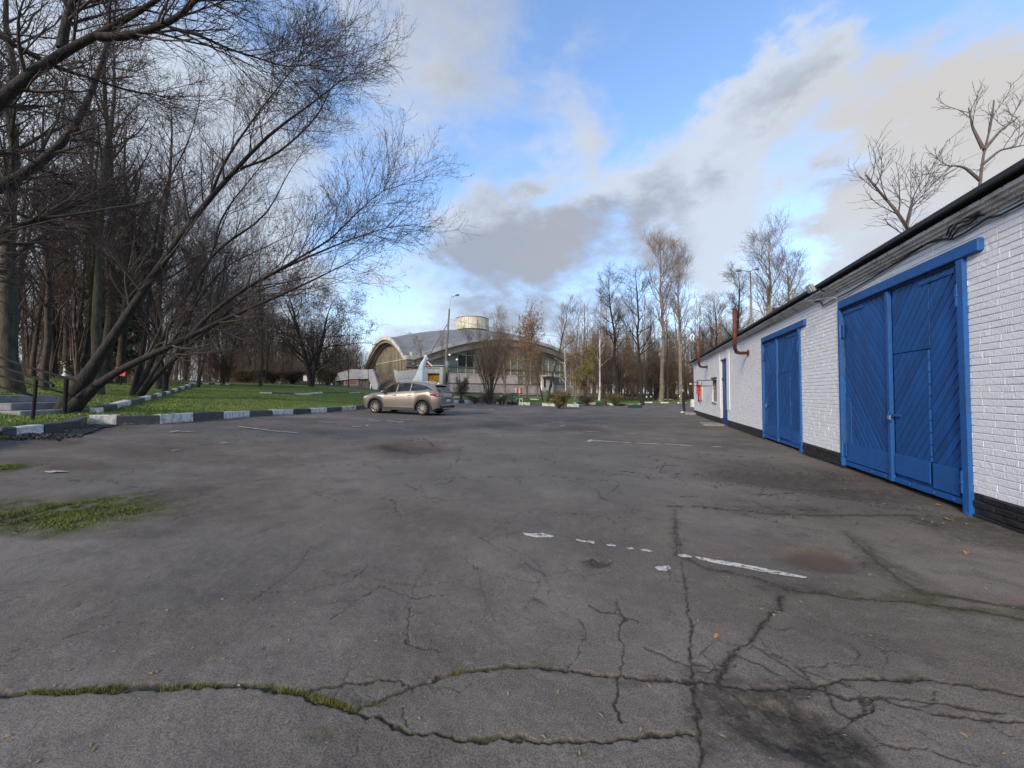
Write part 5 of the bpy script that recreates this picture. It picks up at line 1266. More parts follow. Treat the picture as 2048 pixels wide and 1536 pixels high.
# far woodland: one mass of trunks and brush
rng = np.random.RandomState(71); far = Geo()
n = 1300; th = rng.uniform(-1.15, .78, n); r = rng.uniform(62, 120, n); x = r * np.sin(th); y = r * np.cos(th)
ok = ~((np.arctan2(x, y) > math.atan((720 - 1024) / F)) & (np.arctan2(x, y) < math.atan((1165 - 1024) / F)) & (y < 125)); ok &= y > 45
x, y = x[ok], y[ok]; pxx = 1024 + x / y * F; kk = (pxx > 420) | (rng.rand(len(x)) < .55); x, y = x[kk], y[kk]; n = len(x); z = T(x, y); pxx = 1024 + x / y * F
H = rng.uniform(8, 15, n) * (1 + .25 * (pxx < 350)) * np.where((pxx > 560) & (pxx < 760), .8, 1) * np.where(pxx > 1165, 1.15, 1)
K = 5; t = np.linspace(0, 1, K)[None, :, None]; ln_ = rng.normal(0, .06, (n, 1, 2))
P = np.concatenate([np.stack([x, y], -1)[:, None] + ln_ * t * H[:, None, None] + np.cumsum(rng.normal(0, .08, (n, K, 2)), 1), (z[:, None] + t[..., 0] * H[:, None])[..., None] - .2], -1)
Rr = rng.uniform(.06, .17, (n, 1)) * np.linspace(1, .2, K)[None]; far.add(P, Rr, 4)
a, b = grow(P, Rr, 22, rng, .08, 1, 38, 3.2, .4, 3, .12, .12, .45, .022, .4, .45); far.add(a, b, 3)
a2, b2 = grow(a, b, 4, rng, .2, 1, 40, 1.5, .4, 2, .1, .1, .6, .017, .6, .3); far.add(a2, b2, 3)
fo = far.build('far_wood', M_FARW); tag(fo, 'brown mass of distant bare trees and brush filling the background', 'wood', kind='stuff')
# undergrowth between the trunks
under = Geo(); n = 14000; th = rng.uniform(-1.1, .72, n); r = rng.uniform(24, 85, n); x = r * np.sin(th); y = r * np.cos(th); pxx = 1024 + x / y * F
ok = (lot_sd(x, y) > 12) & (y > 10) & ~((pxx > 660) & (pxx < 1165)) & ((pxx > 1165) | (r > 40 + (pxx > 350) * 6)) & ((pxx > 450) | (rng.rand(len(x)) < .55)); x, y = x[ok], y[ok]; n = len(x); z = T(x, y)
H = rng.uniform(.8, 3.8, n) * (.6 + fbm(x * .12, y * .12, 2)); K = 3; t = np.linspace(0, 1, K)[None, :, None]; ln_ = rng.normal(0, .28, (n, 1, 2))
P = np.concatenate([np.stack([x, y], -1)[:, None] + ln_ * t ** 1.4 * H[:, None, None], (z[:, None] + t[..., 0] * H[:, None])[..., None] - .1], -1)
Rr = rng.uniform(.008, .02, (n, 1)) * np.linspace(1, .5, K)[None]; under.add(P, Rr, 3)
a, b = grow(P, Rr, 3, rng, .3, 1, 35, .9, .4, 2, .1, .1, .7, .007, .7, .2); under.add(a, b, 3)
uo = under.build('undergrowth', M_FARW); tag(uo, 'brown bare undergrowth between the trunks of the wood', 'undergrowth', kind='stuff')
#PART5
# ------------------------------------------------------------------ arena with the vaulted roof
M_ROOF = mat('grey_roof_sheet', (.16, .165, .17), .7, var=.2, vscale=.6); M_FASC = mat('pale_concrete', (.50, .48, .43), .85, var=.3, vscale=.8, dark=(.34, .31, .27))
M_SOFF = mat('brown_soffit', (.20, .17, .13), .85, var=.2, vscale=1); M_CURT = mat('curtained_glass', (.27, .29, .235), .18, var=.35, vscale=.35, spec=.8, dark=(.15, .165, .14))
M_CURT2 = mat('dark_glass', (.035, .035, .032), .12, spec=.8); M_CREAM = mat('cream_mullion', (.55, .49, .34), .7); M_PINK = mat('pinkish_stone', (.52, .45, .40), .85, var=.25, vscale=.7)
M_DRUM = mat('cream_sheet_drum', (.60, .57, .43), .5, var=.2, vscale=.5)
PA = Vector((-19.0, 70.0, 0)); PB = Vector((20.0, 100.0, 0)); U_ = (PB - PA); LAB = U_.length; U_.normalize(); V_ = Vector((-U_.y, U_.x, 0)); LAC = 24.0
GZ = 1.2; SPR = 8.3; H1, H2 = 5.7, 5.1
RA = Matrix(((U_.x, V_.x, 0), (U_.y, V_.y, 0), (0, 0, 1)))
ar = empty('arena', PA); ar.matrix_world = Matrix.Translation(PA) @ RA.to_4x4()
tag(ar, 'large arena with a grey vaulted roof, arched glass fronts and a round drum on top', 'arena')
def rz_(s, t):
    a = H1 * 4 * s * (1 - s); b = H2 * 4 * t * (1 - t); a = np.maximum(a, -1.2); b = np.maximum(b, -1.2); return SPR + a + b - .33 * a * b / 5
OV = 1.6
def shell(dz, name, m, over):
    ss = np.linspace(-over / LAB, 1 + over / LAB, 50); tt = np.linspace(-over / LAC, 1 + over / LAC, 30); S_, T_ = np.meshgrid(ss, tt)
    sc_, tc_ = np.clip(S_, 0, 1), np.clip(T_, 0, 1); Z = rz_(sc_, tc_) + dz
    V = np.stack([S_ * LAB, T_ * LAC, Z], -1).reshape(-1, 3); V2 = V.copy(); V2[:, 2] -= .25
    i = np.arange(S_.size).reshape(S_.shape); Q1 = np.stack([i[:-1, :-1], i[:-1, 1:], i[1:, 1:], i[1:, :-1]], -1).reshape(-1, 4); n_ = S_.size
    npmesh(name, np.concatenate([V, V2]), np.concatenate([Q1, Q1[:, ::-1] + n_]), 4, m, ar, smooth=True)
shell(0, 'roof', M_ROOF, OV - .1)
def arch_band(side, name, m, z0, z1, y0, y1):
    """curved beam following the arch; side 'f' front (t=0), 'l' left (s=0), 'b','r'"""
    K = 41; v = []; f = []
    for k in range(K):
        w = k / (K - 1)
        if side in 'fb': x = w * (LAB + 2 * OV) - OV; z = float(rz_(np.clip(x / LAB, 0, 1), 0.0)); ex = 'x'
        else: x = w * (LAC + 2 * OV) - OV; z = float(rz_(0.0, np.clip(x / LAC, 0, 1)))
        for (yy_, zz_) in ((y0, z0), (y1, z0), (y1, z1), (y0, z1)):
            if side == 'f': p = (x, -yy_, z + zz_)
            elif side == 'b': p = (x, LAC + yy_, z + zz_)
            elif side == 'l': p = (-yy_, x, z + zz_)
            else: p = (LAB + yy_, x, z + zz_)
            v.append(p)
    for k in range(K - 1):
        for j in range(4): a = k * 4 + j; b = k * 4 + (j + 1) % 4; f.append((a, b, b + 4, a + 4))
    f += [(0, 1, 2, 3), ((K - 1) * 4 + 3, (K - 1) * 4 + 2, (K - 1) * 4 + 1, (K - 1) * 4)]
    mb = MB(); mb.v, mb.f = v, f; return mb.build(name, m, ar)
for sd_ in 'flbr':
    arch_band(sd_, 'arch_fascia', M_FASC, -.62, .12, OV - .08, OV + .12)
    lo_ = -2.0 if sd_ in 'fb' else -1.25
    arch_band(sd_, 'arch_soffit', M_SOFF, lo_, -.66, .25, OV - .14)
    arch_band(sd_, 'arch_rim', M_FASC, lo_ - .22, lo_ - .02, .1, .7)
# walls and glazing
bays = 25; bw = LAB / bays; rows = [(1.2, 3.6), (3.6, 5.4), (5.75, 6.75), (7.0, 9.4), (9.4, 11.6), (11.6, 14.5)]
def ztop_f(x): return float(rz_(np.clip(x / LAB, 0, 1), 0.0)) - 2.2
for b in range(bays):
    x0, x1 = b * bw + .06, (b + 1) * bw - .06
    for r_, (za, zb) in enumerate(rows):
        if r_ == 0: continue
        if r_ == 1 and b < 13: continue
        ta, tb = min(zb, ztop_f(x0)), min(zb, ztop_f(x1))
        if max(ta, tb) < za + .25: continue
        ta, tb = max(ta, za + .01), max(tb, za + .01)
        m = M_CURT2 if (r_ == 3 and b in (5, 6)) or (r_ == 4 and b in (6,)) or (r_ == 1 and b % 5 == 2) else M_CURT
        MB().prism([(x0, .02, za + .05), (x1, .02, za + .05), (x1, .02, tb - .04), (x0, .02, ta - .04)], (0, .05, 0)).build('pane', m, ar)
mu = MB()
for b in range(bays + 1):
    zt = max(ztop_f(b * bw), 3) + .1; o_ = MB().box((b * bw, -.02, (1.5 + zt) / 2), (.11, .14, zt - 1.5)).build('mullion', M_CREAM, ar)
for z in (5.55, 6.88): MB().box((LAB / 2, -.06, z), (LAB, .24, .22), None).build('transom', M_SOFF if z > 6 else M_FASC, ar)
MB().box((LAB / 2, -.03, 9.4), (LAB * .56, .12, .10)).build('transom', M_CREAM, ar)
MB().box((LAB * .26, .0, 3.2), (LAB * .52, .30, 4.5)).build('lower_wall', M_PINK, ar); MB().box((LAB * .76, .0, 2.2), (LAB * .48, .30, 2.7)).build('lower_wall', M_PINK, ar)
MB().box((LAB * .30, -2.6, 1.9), (LAB * .62, .4, 3.0)).build('terrace_wall', M_PINK, ar); MB().box((LAB * .30, -2.6, 3.45), (LAB * .62, .6, .12)).build('terrace_coping', M_SOFF, ar)
MB().box((LAB * .30, -1.4, 3.3), (LAB * .62, 2.2, .16)).build('terrace_floor', M_FASC, ar)
# portico with two dark door panes
MB().box((LAB * .70, -1.3, 5.65), (LAB * .085, 2.4, .3)).build('portico_roof', M_FASC, ar)
MB().box((LAB * .70, -.5, 3.4), (LAB * .075, .6, 4.2)).build('portico', M_WHITE, ar)
for dx in (-.9, .9): MB().box((LAB * .70 + dx * 1.2, -.83, 4.0), (.5, .06, 2.2)).build('door_pane', M_CURT2, ar)
# left face: cream fins before glass
def ztop_l(y): return float(rz_(0.0, np.clip(y / LAC, 0, 1))) - 1.4
K = 31; v = [(.03, LAC * k / (K - 1), 3.6) for k in range(K)] + [(.03, LAC * k / (K - 1), ztop_l(LAC * k / (K - 1))) for k in range(K)]
mb = MB(); mb.v = v; mb.f = [(k, K + k, K + k + 1, k + 1) for k in range(K - 1)]; g_ = mb.build('side_glazing', mat('yellow_brown_glass', (.07, .062, .036), .25, var=.3, vscale=.5), ar)
for k in range(31):
    y = LAC * k / 30; zt = ztop_l(y); MB().box((-.03, y, (3.6 + zt) / 2), (.10, .13, zt - 3.6)).build('fin', M_CREAM, ar)
for z in (4.6, 8.2): MB().box((-.05, LAC / 2, z), (.16, LAC * (.98 if z < 6 else .75), .14)).build('side_transom', M_CREAM, ar)
MB().box((.0, LAC / 2, 2.6), (.35, LAC, 2.6)).build('side_wall', M_PINK, ar); MB().box((-.9, LAC / 2, 3.85), (1.8, LAC + 1, .25)).build('side_canopy', M_FASC, ar)
for k in range(7): MB().box((-.2, 2 + k * 3.2, 2.9), (.06, 1.6, 1.1)).build('side_window', M_CURT2, ar)
MB().box((.3, .3, 5), (.9, .9, 8.6)).build('corner_pier', M_FASC, ar); MB().box((LAB - .3, .3, 4.2), (.9, .9, 7)).build('corner_pier', M_FASC, ar)
MB().box((LAB / 2, LAC - .2, 5.5), (LAB, .3, 9)).build('rear_wall', M_PINK, ar); MB().box((LAB - .2, LAC / 2, 5.5), (.3, LAC, 9)).build('rear_wall', M_PINK, ar)
# drum
dc = Vector((LAB * .42, LAC * .5, 0)); dz = 16.4
MB().tube([dc + Vector((0, 0, dz - 1.5)), dc + Vector((0, 0, dz + .7))], 3.5, 40).build('drum_neck', M_FASC, ar)
dr_ = MB().tube([dc + Vector((0, 0, dz + .7)), dc + Vector((0, 0, dz + 3.5))], 4.05, 48).build('drum', M_DRUM, ar)
sm = MB()
for k in range(24): a = 2 * PI * k / 24; sm.box(dc + Vector((math.cos(a) * 4.07, math.sin(a) * 4.07, dz + 2.1)), (.07, .07, 2.75), Matrix.Rotation(a, 3, 'Z'))
sm.build('drum_seams', M_FASC, dr_, kind='stuff'); MB().tube([dc + Vector((0, 0, dz + 3.5)), dc + Vector((0, 0, dz + 3.62))], 4.15, 48).build('drum_rim', M_SOFF, dr_)

# ------------------------------------------------------------------ white parapet, stairs, kiosk
def poly_wall(name, pts, Y, thick, m, parent=None, origin=None):
    W = [at(x, y, Y if not isinstance(Y, (list, tuple)) else Y[i]) for i, (x, y) in enumerate(pts)]
    if origin is None: origin = W[0]
    o = MB().prism([w - origin for w in W], (0, thick, 0)).build(name, m, parent)
    if parent is None: o.location = origin
    return o
org = at(704, 780, 55); pw = empty('parapet_building', org, 0, 'low angular white building with a slanted parapet and red letters on its recessed wall', 'building')
poly_wall('parapet', [(668, 762), (672, 747), (701, 738.5), (735, 739), (736, 757.5), (704, 758.5)], 54, .6, M_WHITE, pw, org)
poly_wall('parapet_return', [(650, 766), (655, 756), (672, 747), (668, 762)], [58, 58, 54.2, 54.2], .6, M_WHITE, pw, org)
poly_wall('recessed_wall', [(664, 784), (664, 759), (738, 757), (738, 784)], 54.35, .4, mat('stained_wall', (.24, .21, .17), .9, var=.5, vscale=2), pw, org)
poly_wall('roof_slab', [(672, 748), (701, 739.5), (735, 740), (735, 742), (701, 742), (672, 751)], 54.75, 5, M_WHITE, pw, org)
for x in (676, 682, 716, 722, 728): poly_wall('pilaster', [(x, 779), (x, 759), (x + 1.6, 759), (x + 1.6, 779)], 54.25, .1, mat('stained_wall', (.24, .21, .17)), pw, org)
for i, ch in enumerate('CCCC'):
    cu = bpy.data.curves.new('letter', 'FONT'); cu.body = ch; cu.size = .56; cu.extrude = .02; cu.offset = .03; cu.align_x = 'CENTER'
    to = bpy.data.objects.new('tmp', cu); COL.objects.link(to); bpy.context.view_layer.update(); me = bpy.data.meshes.new_from_object(to); bpy.data.objects.remove(to)
    me.materials.clear(); me.materials.append(M_RED); lo = bpy.data.objects.new('letter', me); COL.objects.link(lo); lo.parent = pw
    lo.location = at(694 + i * 5.7, 768.0, 54.26) - org; lo.rotation_euler = (PI / 2, 0, 0)
poly_wall('letter_board', [(688, 770.5), (688, 760), (716, 760), (716, 770.5)], 54.3, .04, mat('pale_board', (.60, .52, .48), .9, var=.3), pw, org)
org2 = at(750, 780, 52); st = empty('staircase', org2, 0, 'wide brown staircase between two slanted white side walls left of the kiosk', 'staircase')
poly_wall('side_wall', [(737.5, 739), (744.5, 738), (756, 771), (754, 782), (747, 782), (738, 760)], 52, .5, M_WHITE, st, org2)
poly_wall('side_wall', [(788, 739), (794, 741), (803, 764), (802, 782), (798, 782), (789, 752)], 52, .5, M_WHITE, st, org2)
nst = 12
for k in range(nst):
    y = 776 - (776 - 746) * k / (nst - 1); Y_ = 52.8 + k * .32
    poly_wall('step', [(742, y + 6), (742, y), (800, y), (800, y + 6)], Y_, .4, mat('brown_stair_stone', (.20, .155, .115), .9, var=.5, vscale=3), st, org2)
org3 = at(860, 785, 50); ks = empty('kiosk', org3, 0, 'white kiosk with a bright orange and yellow window display', 'kiosk')
kx0, kx1 = at(836, 780, 50).x - org3.x, at(885, 780, 50).x - org3.x; zt = at(860, 732, 50).z - org3.z; zb = -.6
ox0, ox1 = at(855, 780, 50).x - org3.x, at(878.5, 780, 50).x - org3.x; oz1, oz0 = at(860, 747, 50).z - org3.z, at(860, 769, 50).z - org3.z
b = MB(); b.box(((kx0 + ox0) / 2, 1.5, (zt + zb) / 2), (ox0 - kx0, 3, zt - zb)); b.build('wall', M_WHITE, ks)
MB().box(((kx1 + ox1) / 2, 1.5, (zt + zb) / 2), (kx1 - ox1, 3, zt - zb)).build('wall', M_WHITE, ks)
MB().box(((ox0 + ox1) / 2, 1.5, (zt + oz1) / 2), (ox1 - ox0, 3, zt - oz1)).build('wall', M_WHITE, ks); MB().box(((ox0 + ox1) / 2, 1.5, (zb + oz0) / 2), (ox1 - ox0, 3, oz0 - zb)).build('wall', M_WHITE, ks)
MB().box(((ox0 + ox1) / 2, -.02, oz1 + .35), (ox1 - ox0 + .1, .05, .5)).build('sign_panel', M_WHITE, ks); MB().box(((ox0 + ox1) / 2, -.03, oz1 + .66), (ox1 - ox0 + .15, .06, .06)).build('trim', M_SOFF, ks)
MB().box(((ox0 + ox1) / 2, .25, (oz0 + oz1) / 2), (ox1 - ox0, .05, oz1 - oz0)).build('display', mat('orange_display', (.62, .30, .015), .5, var=.7, vscale=2.2, dark=(.25, .10, .01), detail=3), ks)
MB().box(((ox0 + ox1) / 2, .0, oz1 - .05), (ox1 - ox0, .12, .12)).build('shutter_box', M_IRON, ks)
MB().box(((kx0 + kx1) / 2, 1.4, zt + .05), (kx1 - kx0 + .3, 3.4, .1)).build('roof', M_WHITE, ks)
MB().box((kx1 + .18, 1.5, (zt + zb) / 2 - .1), (.3, 3, zt - zb - .2)).build('grey_side', mat('grey_green_panel', (.26, .27, .24), .7), ks)
org4 = at(815, 785, 51); wbk = empty('white_wall', org4, 0, 'white wall joining the staircase to the kiosk', 'wall')
poly_wall('panel', [(796, 784), (796, 742), (816, 741), (816, 784)], 51, .3, M_WHITE, wbk, org4); poly_wall('panel', [(816.4, 784), (816.4, 740), (836, 738), (836, 784)], 51, .3, M_WHITE, wbk, org4)
# folded white parasol, a pennant, a post with cloth
c0_ = at(838, 778, 42); ps = empty('folded_parasol', c0_, 0, 'tall folded white parasol or draped cloth leaning right in front of the kiosk', 'parasol')
prof = [(836, 778, 5), (838, 768, 13), (840, 758, 11), (841.5, 750, 9), (842.5, 743, 7.5), (843.5, 739, 5.6), (844.5, 733, 6.4), (847, 725, 5.4), (849.5, 719, 3.3), (851.2, 715, 3.4), (851.5, 711.5, 2.9), (851.5, 709.6, .6)]
v, f = [], []; nn = 28
for k, (x, y, w) in enumerate(prof):
    c = at(x, y, 42) - c0_; rr_ = w / F * 42
    for j in range(nn):
        a = 2 * PI * j / nn; ru = rr_ * (1 + (.16 if k < 6 else .08) * math.sin(a * 6 + k * .5) + .05 * math.sin(a * 11 + k)); v.append((c.x + ru * math.cos(a), c.y + ru * math.sin(a), c.z))
for k in range(len(prof) - 1):
    for j in range(nn): f.append((k * nn + j, k * nn + (j + 1) % nn, (k + 1) * nn + (j + 1) % nn, (k + 1) * nn + j))
mb = MB(); mb.v, mb.f = v, f; mb.build('cover', M_CLOTH, ps, smooth=True)
cb = at(843.5, 737.5, 42) - c0_; MB().tube([cb - Vector((0, 0, .06)), cb + Vector((0, 0, .06))], .36, 20).build('strap', M_CLOTH, ps)
fo = at(853, 724, 42); pn = empty('pennant', fo, 0, 'dark red and white striped pennant drooping beside the white parasol', 'pennant')
MB().prism([at(853, 723, 42) - fo, at(864.5, 735, 42) - fo, at(863, 736, 42) - fo, at(853.5, 727.5, 42) - fo], (0, .05, .0)).build('red_stripe', M_RED, pn)
MB().prism([at(853, 722, 42) - fo, at(856, 722.6, 42) - fo, at(864.5, 730, 42) - fo, at(864.6, 734.6, 42) - fo, at(853, 722.8, 42) - fo], (0, .06, .0)).build('white_stripe', M_CLOTH, pn)
fo = at(895, 790, 40); pt = empty('banner_post', fo, 0, 'dark post with a pale blue and yellow cloth beside the concrete lamp post', 'post')
MB().tube([at(892, 790, 40) - fo, at(893, 735, 40) - fo], .05, 6).build('post', M_IRON, pt); MB().tube([at(891, 775, 40) - fo, at(898, 740, 40) - fo], .04, 6).build('prop', M_IRON, pt)
def wavy(cpts, name, m):
    mb = MB(); n_ = len(cpts); 
    for (x, y, w) in cpts:
        c = at(x, y, 40) - fo; r_ = w / F * 40 / 2
        for j in range(10): a = 2 * PI * j / 10; mb.v.append((c.x + r_ * math.cos(a), c.y + r_ * .5 * math.sin(a), c.z))
    for k in range(n_ - 1):
        for j in range(10): mb.f.append((k * 10 + j, k * 10 + (j + 1) % 10, (k + 1) * 10 + (j + 1) % 10, (k + 1) * 10 + j))
    mb.build(name, m, pt, smooth=True)
wavy([(894, 722, 2), (894, 724, 6), (894, 730, 6.5), (893.5, 734, 5)], 'blue_cloth', mat('pale_blue_cloth', (.36, .42, .48), .85))
wavy([(893.5, 734, 5), (893, 740, 5), (893.5, 745, 4), (894, 748, 1)], 'yellow_cloth', mat('khaki_cloth', (.33, .28, .13), .85))
# ------------------------------------------------------------------ lamp posts and wires
M_POLE = mat('concrete_pole', (.22, .20, .18), .9, var=.3, vscale=2)
YP = 45; b = at(887, 787, YP); b = TV(b.x, b.y); lp = empty('lamp_post', b, 0, 'concrete lamp post with a slanting prop and one curved lamp arm behind the car', 'lamp post')
top = at(898.6, 618, YP)
MB().tube([Vector((0, 0, -.3)), (top - b)], [.20, .10], 10).build('pole', M_POLE, lp)
MB().tube([top - b - Vector((0, 0, .3)), at(900.5, 601, YP) - b, at(903, 594, YP) - b, at(912, 591, YP) - b], .045, 8).build('arm', M_METAL, lp)
MB().tube([at(910, 591.2, YP) - b, at(913, 590.3, YP) - b, at(917, 589.6, YP) - b, at(919, 589.4, YP) - b], [.04, .13, .13, .05], 8).build('lamp_head', mat('lamp_grey', (.16, .165, .17), .5), lp)
MB().tube([at(894.8, 648, YP) - b, at(868, 694, YP + .2) - b, at(846, 737, YP + .3) - b, TV(at(822, 787, YP + .5).x, YP + .5) - b - Vector((0, 0, .2))], .06, 8).build('prop', M_POLE, lp)
YQ = 44; b2_ = at(1502, 787, YQ); b2_ = TV(b2_.x, b2_.y); l2 = empty('lamp_post', b2_, 0, 'lamp post with two lamp arms rising behind the garage roof', 'lamp post')
MB().tube([Vector((0, 0, -.3)), at(1502, 592, YQ) - b2_], [.22, .13], 10).build('pole', M_POLE, l2); MB().tube([at(1502, 594, YQ) - b2_, at(1500.5, 543, YQ) - b2_], .06, 8).build('mast', M_RUST, l2)
for xs2, hx in (((1500.5, 543), ((1491, 541.5), (1482, 541.5), (1472, 540.5))), ((1500.5, 543), ((1505, 540), (1510, 538.2), (1517, 537)))):
    MB().tube([at(*xs2, YQ) - b2_] + [at(*p, YQ) - b2_ for p in hx], .06, 6).build('arm', M_METAL, l2)
    e0, e1 = at(*hx[1], YQ) - b2_, at(*hx[2], YQ) - b2_; MB().tube([e0, e0.lerp(e1, .3), e0.lerp(e1, .8), e1], [.07, .19, .19, .06], 8).build('lamp_head', mat('lamp_grey', (.16, .165, .17), .5), l2)
def sagwire(a, b, sag, r, label):
    pts = [a.lerp(b, t) - Vector((0, 0, sag * 4 * t * (1 - t))) for t in np.linspace(0, 1, 24)]; o = MB().tube([p - a for p in pts], r, 5).build('overhead_wire', M_CABLE, smooth=True); o.location = a; tag(o, label, 'wire')
sagwire(at(897.5, 638, YP), at(1500, 660, YQ), 1.75, .016, 'overhead wire sagging from the concrete lamp post to the double lamp post')
sagwire(at(1500, 635, YQ), gw(S1, .1, ZTOP), .9, .014, 'thin wire from the double lamp post to the far end of the garage roof')
for i, (px, py, Y, lab) in enumerate(((855.5, 718.5, 60, 'white globe lamp right beside the white parasol top'), (892.5, 719, 60, 'white globe lamp just right of the concrete lamp post'), (914, 719.5, 60, 'white globe lamp before the dark arena panes'), (899.5, 710, 62, 'small white globe lamp, highest of the globes before the arena'))):
    g = at(px, 787, Y); g = TV(g.x, g.y); t_ = at(px, py, Y); o = empty('globe_lamp', g, 0, lab, 'lamp', 'globe lamps before the arena')
    MB().sphere(t_ - g, .20, 12, 8).build('globe', mat('white_globe', (.85, .85, .80), .3), o, smooth=True); MB().tube([Vector((0, 0, -.1)), t_ - g - Vector((0, 0, .18))], .035, 6).build('pole', M_IRON, o)
o = MB(); 
for k in range(14):
    pass
pts = [at(1384, 683, 30), at(1381, 676, 30), at(1382, 671, 30), at(1385, 668, 30), at(1388, 672, 30), at(1386, 677, 30), at(1389, 684, 30)]
o = MB().tube([p - pts[0] for p in pts], [.03, .05, .06, .06, .06, .05, .03], 6).build('plastic_strip', M_CLOTH, smooth=True); o.location = pts[0]; tag(o, 'curled white plastic strip caught on a branch above the far end of the garage', 'plastic strip')
# ------------------------------------------------------------------ small things on the islands
def bench(px, Y, w, label, h=.45, d=.5):
    g = at(px, 787, Y); g = TV(g.x, g.y); o = empty('bench', g, 0, label, 'bench')
    for k in range(3): MB().box((0, -d / 2 + (k + .5) * d / 3, h), (w, d / 3 - .02, .04)).build('slat', M_GREENP, o)
    for k in range(2): MB().box((0, d / 2 + .03, h + .18 + k * .17), (w, .03, .13)).build('slat', M_GREENP, o)
    for sx in (-.4, .4):
        MB().box((sx * w, 0, h / 2 - .05), (.08, d - .05, h + .05)).build('leg', M_IRON, o)
    return o
bench(1016, 34, 1.0, 'dark green bench beside the white bicycle stand on the far island'); bench(1030, 35, .7, 'small green bench end with a lighter seat beside the white stand', .5, .4)
g = A(1042, 808); g = at(1042, 787, 32.5); g = TV(g.x, g.y); o = MB()
w_ = 6.2 / F * 32.5 / 2; h_ = .62; o.tube([(-w_, 0, -.05), (-w_, 0, h_ * .8), (-w_ * .6, 0, h_), (w_ * .6, 0, h_), (w_, 0, h_ * .8), (w_, 0, -.05)], .022, 8)
o = o.build('bicycle_stand', mat('white_gloss', (.8, .8, .76), .4), smooth=True); o.location = g; tag(o, 'white tubular bicycle stand beside the green bench', 'bicycle stand')
def flowerbox(px, Y, w, label, h=.28):
    g = at(px, 787, Y); g = TV(g.x, g.y); o = empty('flower_box', g, 0, label, 'flower box')
    MB().box((0, 0, h / 2), (w, .45, h)).build('box', M_GREENP, o, bevel=.02); MB().box((0, 0, h + .015), (w + .06, .5, .03)).build('rim', M_GREENP, o); MB().box((0, 0, h + .035), (w - .05, .38, .02)).build('soil', M_BARK, o)
flowerbox(1197, 38, .55, 'small dark green flower box near the tree stump'); flowerbox(1270, 36, 1.25, 'long low dark green flower box at the corner of the right island')
g = at(1208, 787, 41); g = TV(g.x, g.y); o = MB().tube([(0, 0, -.1), (0, 0, .1), (.02, 0, .55)], [.34, .27, .24], 12).build('tree_stump', M_BARKB); o.location = g; tag(o, 'brown tree stump behind the small green flower box', 'stump')
g = at(1037, 787, 50); g = TV(g.x, g.y); o = empty('barrier_board', g, 0, 'small red and white board standing before the arena wall', 'board')
for k in range(4): MB().box((-.36 + k * .24, 0, .9), (.235, .04, .7)).build('stripe', M_RED if k % 2 else M_KW, o)
for sx in (-.35, .35): MB().box((sx, 0, .3), (.05, .05, .7)).build('leg', M_IRON, o)
g = at(240, 787, 21); g = TV(g.x, g.y); o = empty('red_sign', g, 0, 'red board seen between the leaning maple trunks at the left', 'sign')
MB().box((0, 0, .75), (.62, .05, .45), Matrix.Rotation(.15, 3, 'Y')).build('board', mat('bright_red', (.65, .02, .03), .5, var=.3, vscale=5), o, bevel=.01); MB().box((0, .03, .3), (.05, .05, .8)).build('post', M_IRON, o)
g = at(130, 787, 24); g = TV(g.x, g.y); o = empty('white_urn', g, 0, 'white garden ornament standing behind the leaning maple foot', 'ornament')
MB().tube([(0, 0, 0), (0, 0, .1), (0, 0, .25), (0, 0, .7), (0, 0, .95), (0, 0, 1.0)], [.22, .2, .09, .1, .24, .2], 12).build('body', M_WHITE, o, smooth=True); MB().box((0, 0, .02), (.5, .5, .12)).build('base', M_WHITE, o)
g = at(611, 787, 37); g = TV(g.x, g.y); o = empty('notice_board', g, 0, 'small white board under the spreading tree', 'board'); MB().box((0, 0, .75), (.45, .05, .55)).build('panel', M_CLOTH, o); MB().tube([(0, .04, -.1), (0, .04, .6)], .03, 6).build('post', M_IRON, o)
for px, Y, lab in ((1293, 56, 'white bollard lamp on the grass left of the leaning pale trunk'), (1302, 57, 'second white bollard lamp, right of its twin, on the far grass')):
    g = at(px, 787, Y); g = TV(g.x, g.y); o = empty('bollard_lamp', g, 0, lab, 'lamp', 'white bollard lamps'); MB().tube([(0, 0, 0), (0, 0, .55)], .06, 8).build('stem', M_IRON, o); MB().sphere((0, 0, .66), .13, 10, 7).build('globe', M_CLOTH, o)
g = A(1385, 812); o = MB().box((0, 0, .4), (.5, .5, .8), taper=.85).build('concrete_block', M_WHITE, bevel=.04); o.location = at(1387, 787, 38) * 1; o.location.z = AV(o.location.x, 38).z; tag(o, 'pale concrete block standing behind the far garage corner', 'block')
# ------------------------------------------------------------------ steps and railings at the left
def slab(x0, x1, y0, y1, ztop, th, nm='step'):
    return ((x0 + x1) / 2, (y0 + y1) / 2, ztop - th / 2), (x1 - x0, y1 - y0, th)
zL = AV(kl[6].x, kl[6].y).z + .19
so_ = empty('concrete_steps', (at(60, 787, 8.4).x, 8.4, zL), 0, 'grey concrete steps rising to the left behind the striped kerb', 'steps'); bo = so_.location
xr = at(88, 787, 8.6).x; 
for i, (xa, xb, ya, yb, zt_) in enumerate(((xr - .05, at(172, 787, 8.9).x, 7.9, 9.2, zL + .01), (xr - 1.6, xr, 8.2, 9.6, zL + .19), (xr - 3.2, xr - .62, 8.5, 9.9, zL + .36), (xr - 5.0, xr - 1.3, 8.5, 9.9, zL + .53))):
    c, d = slab(xa, xb, ya, yb, zt_, .17 if i else .5); MB().box(Vector(c) - bo, d).build('step', M_CONC, so_, bevel=.015)
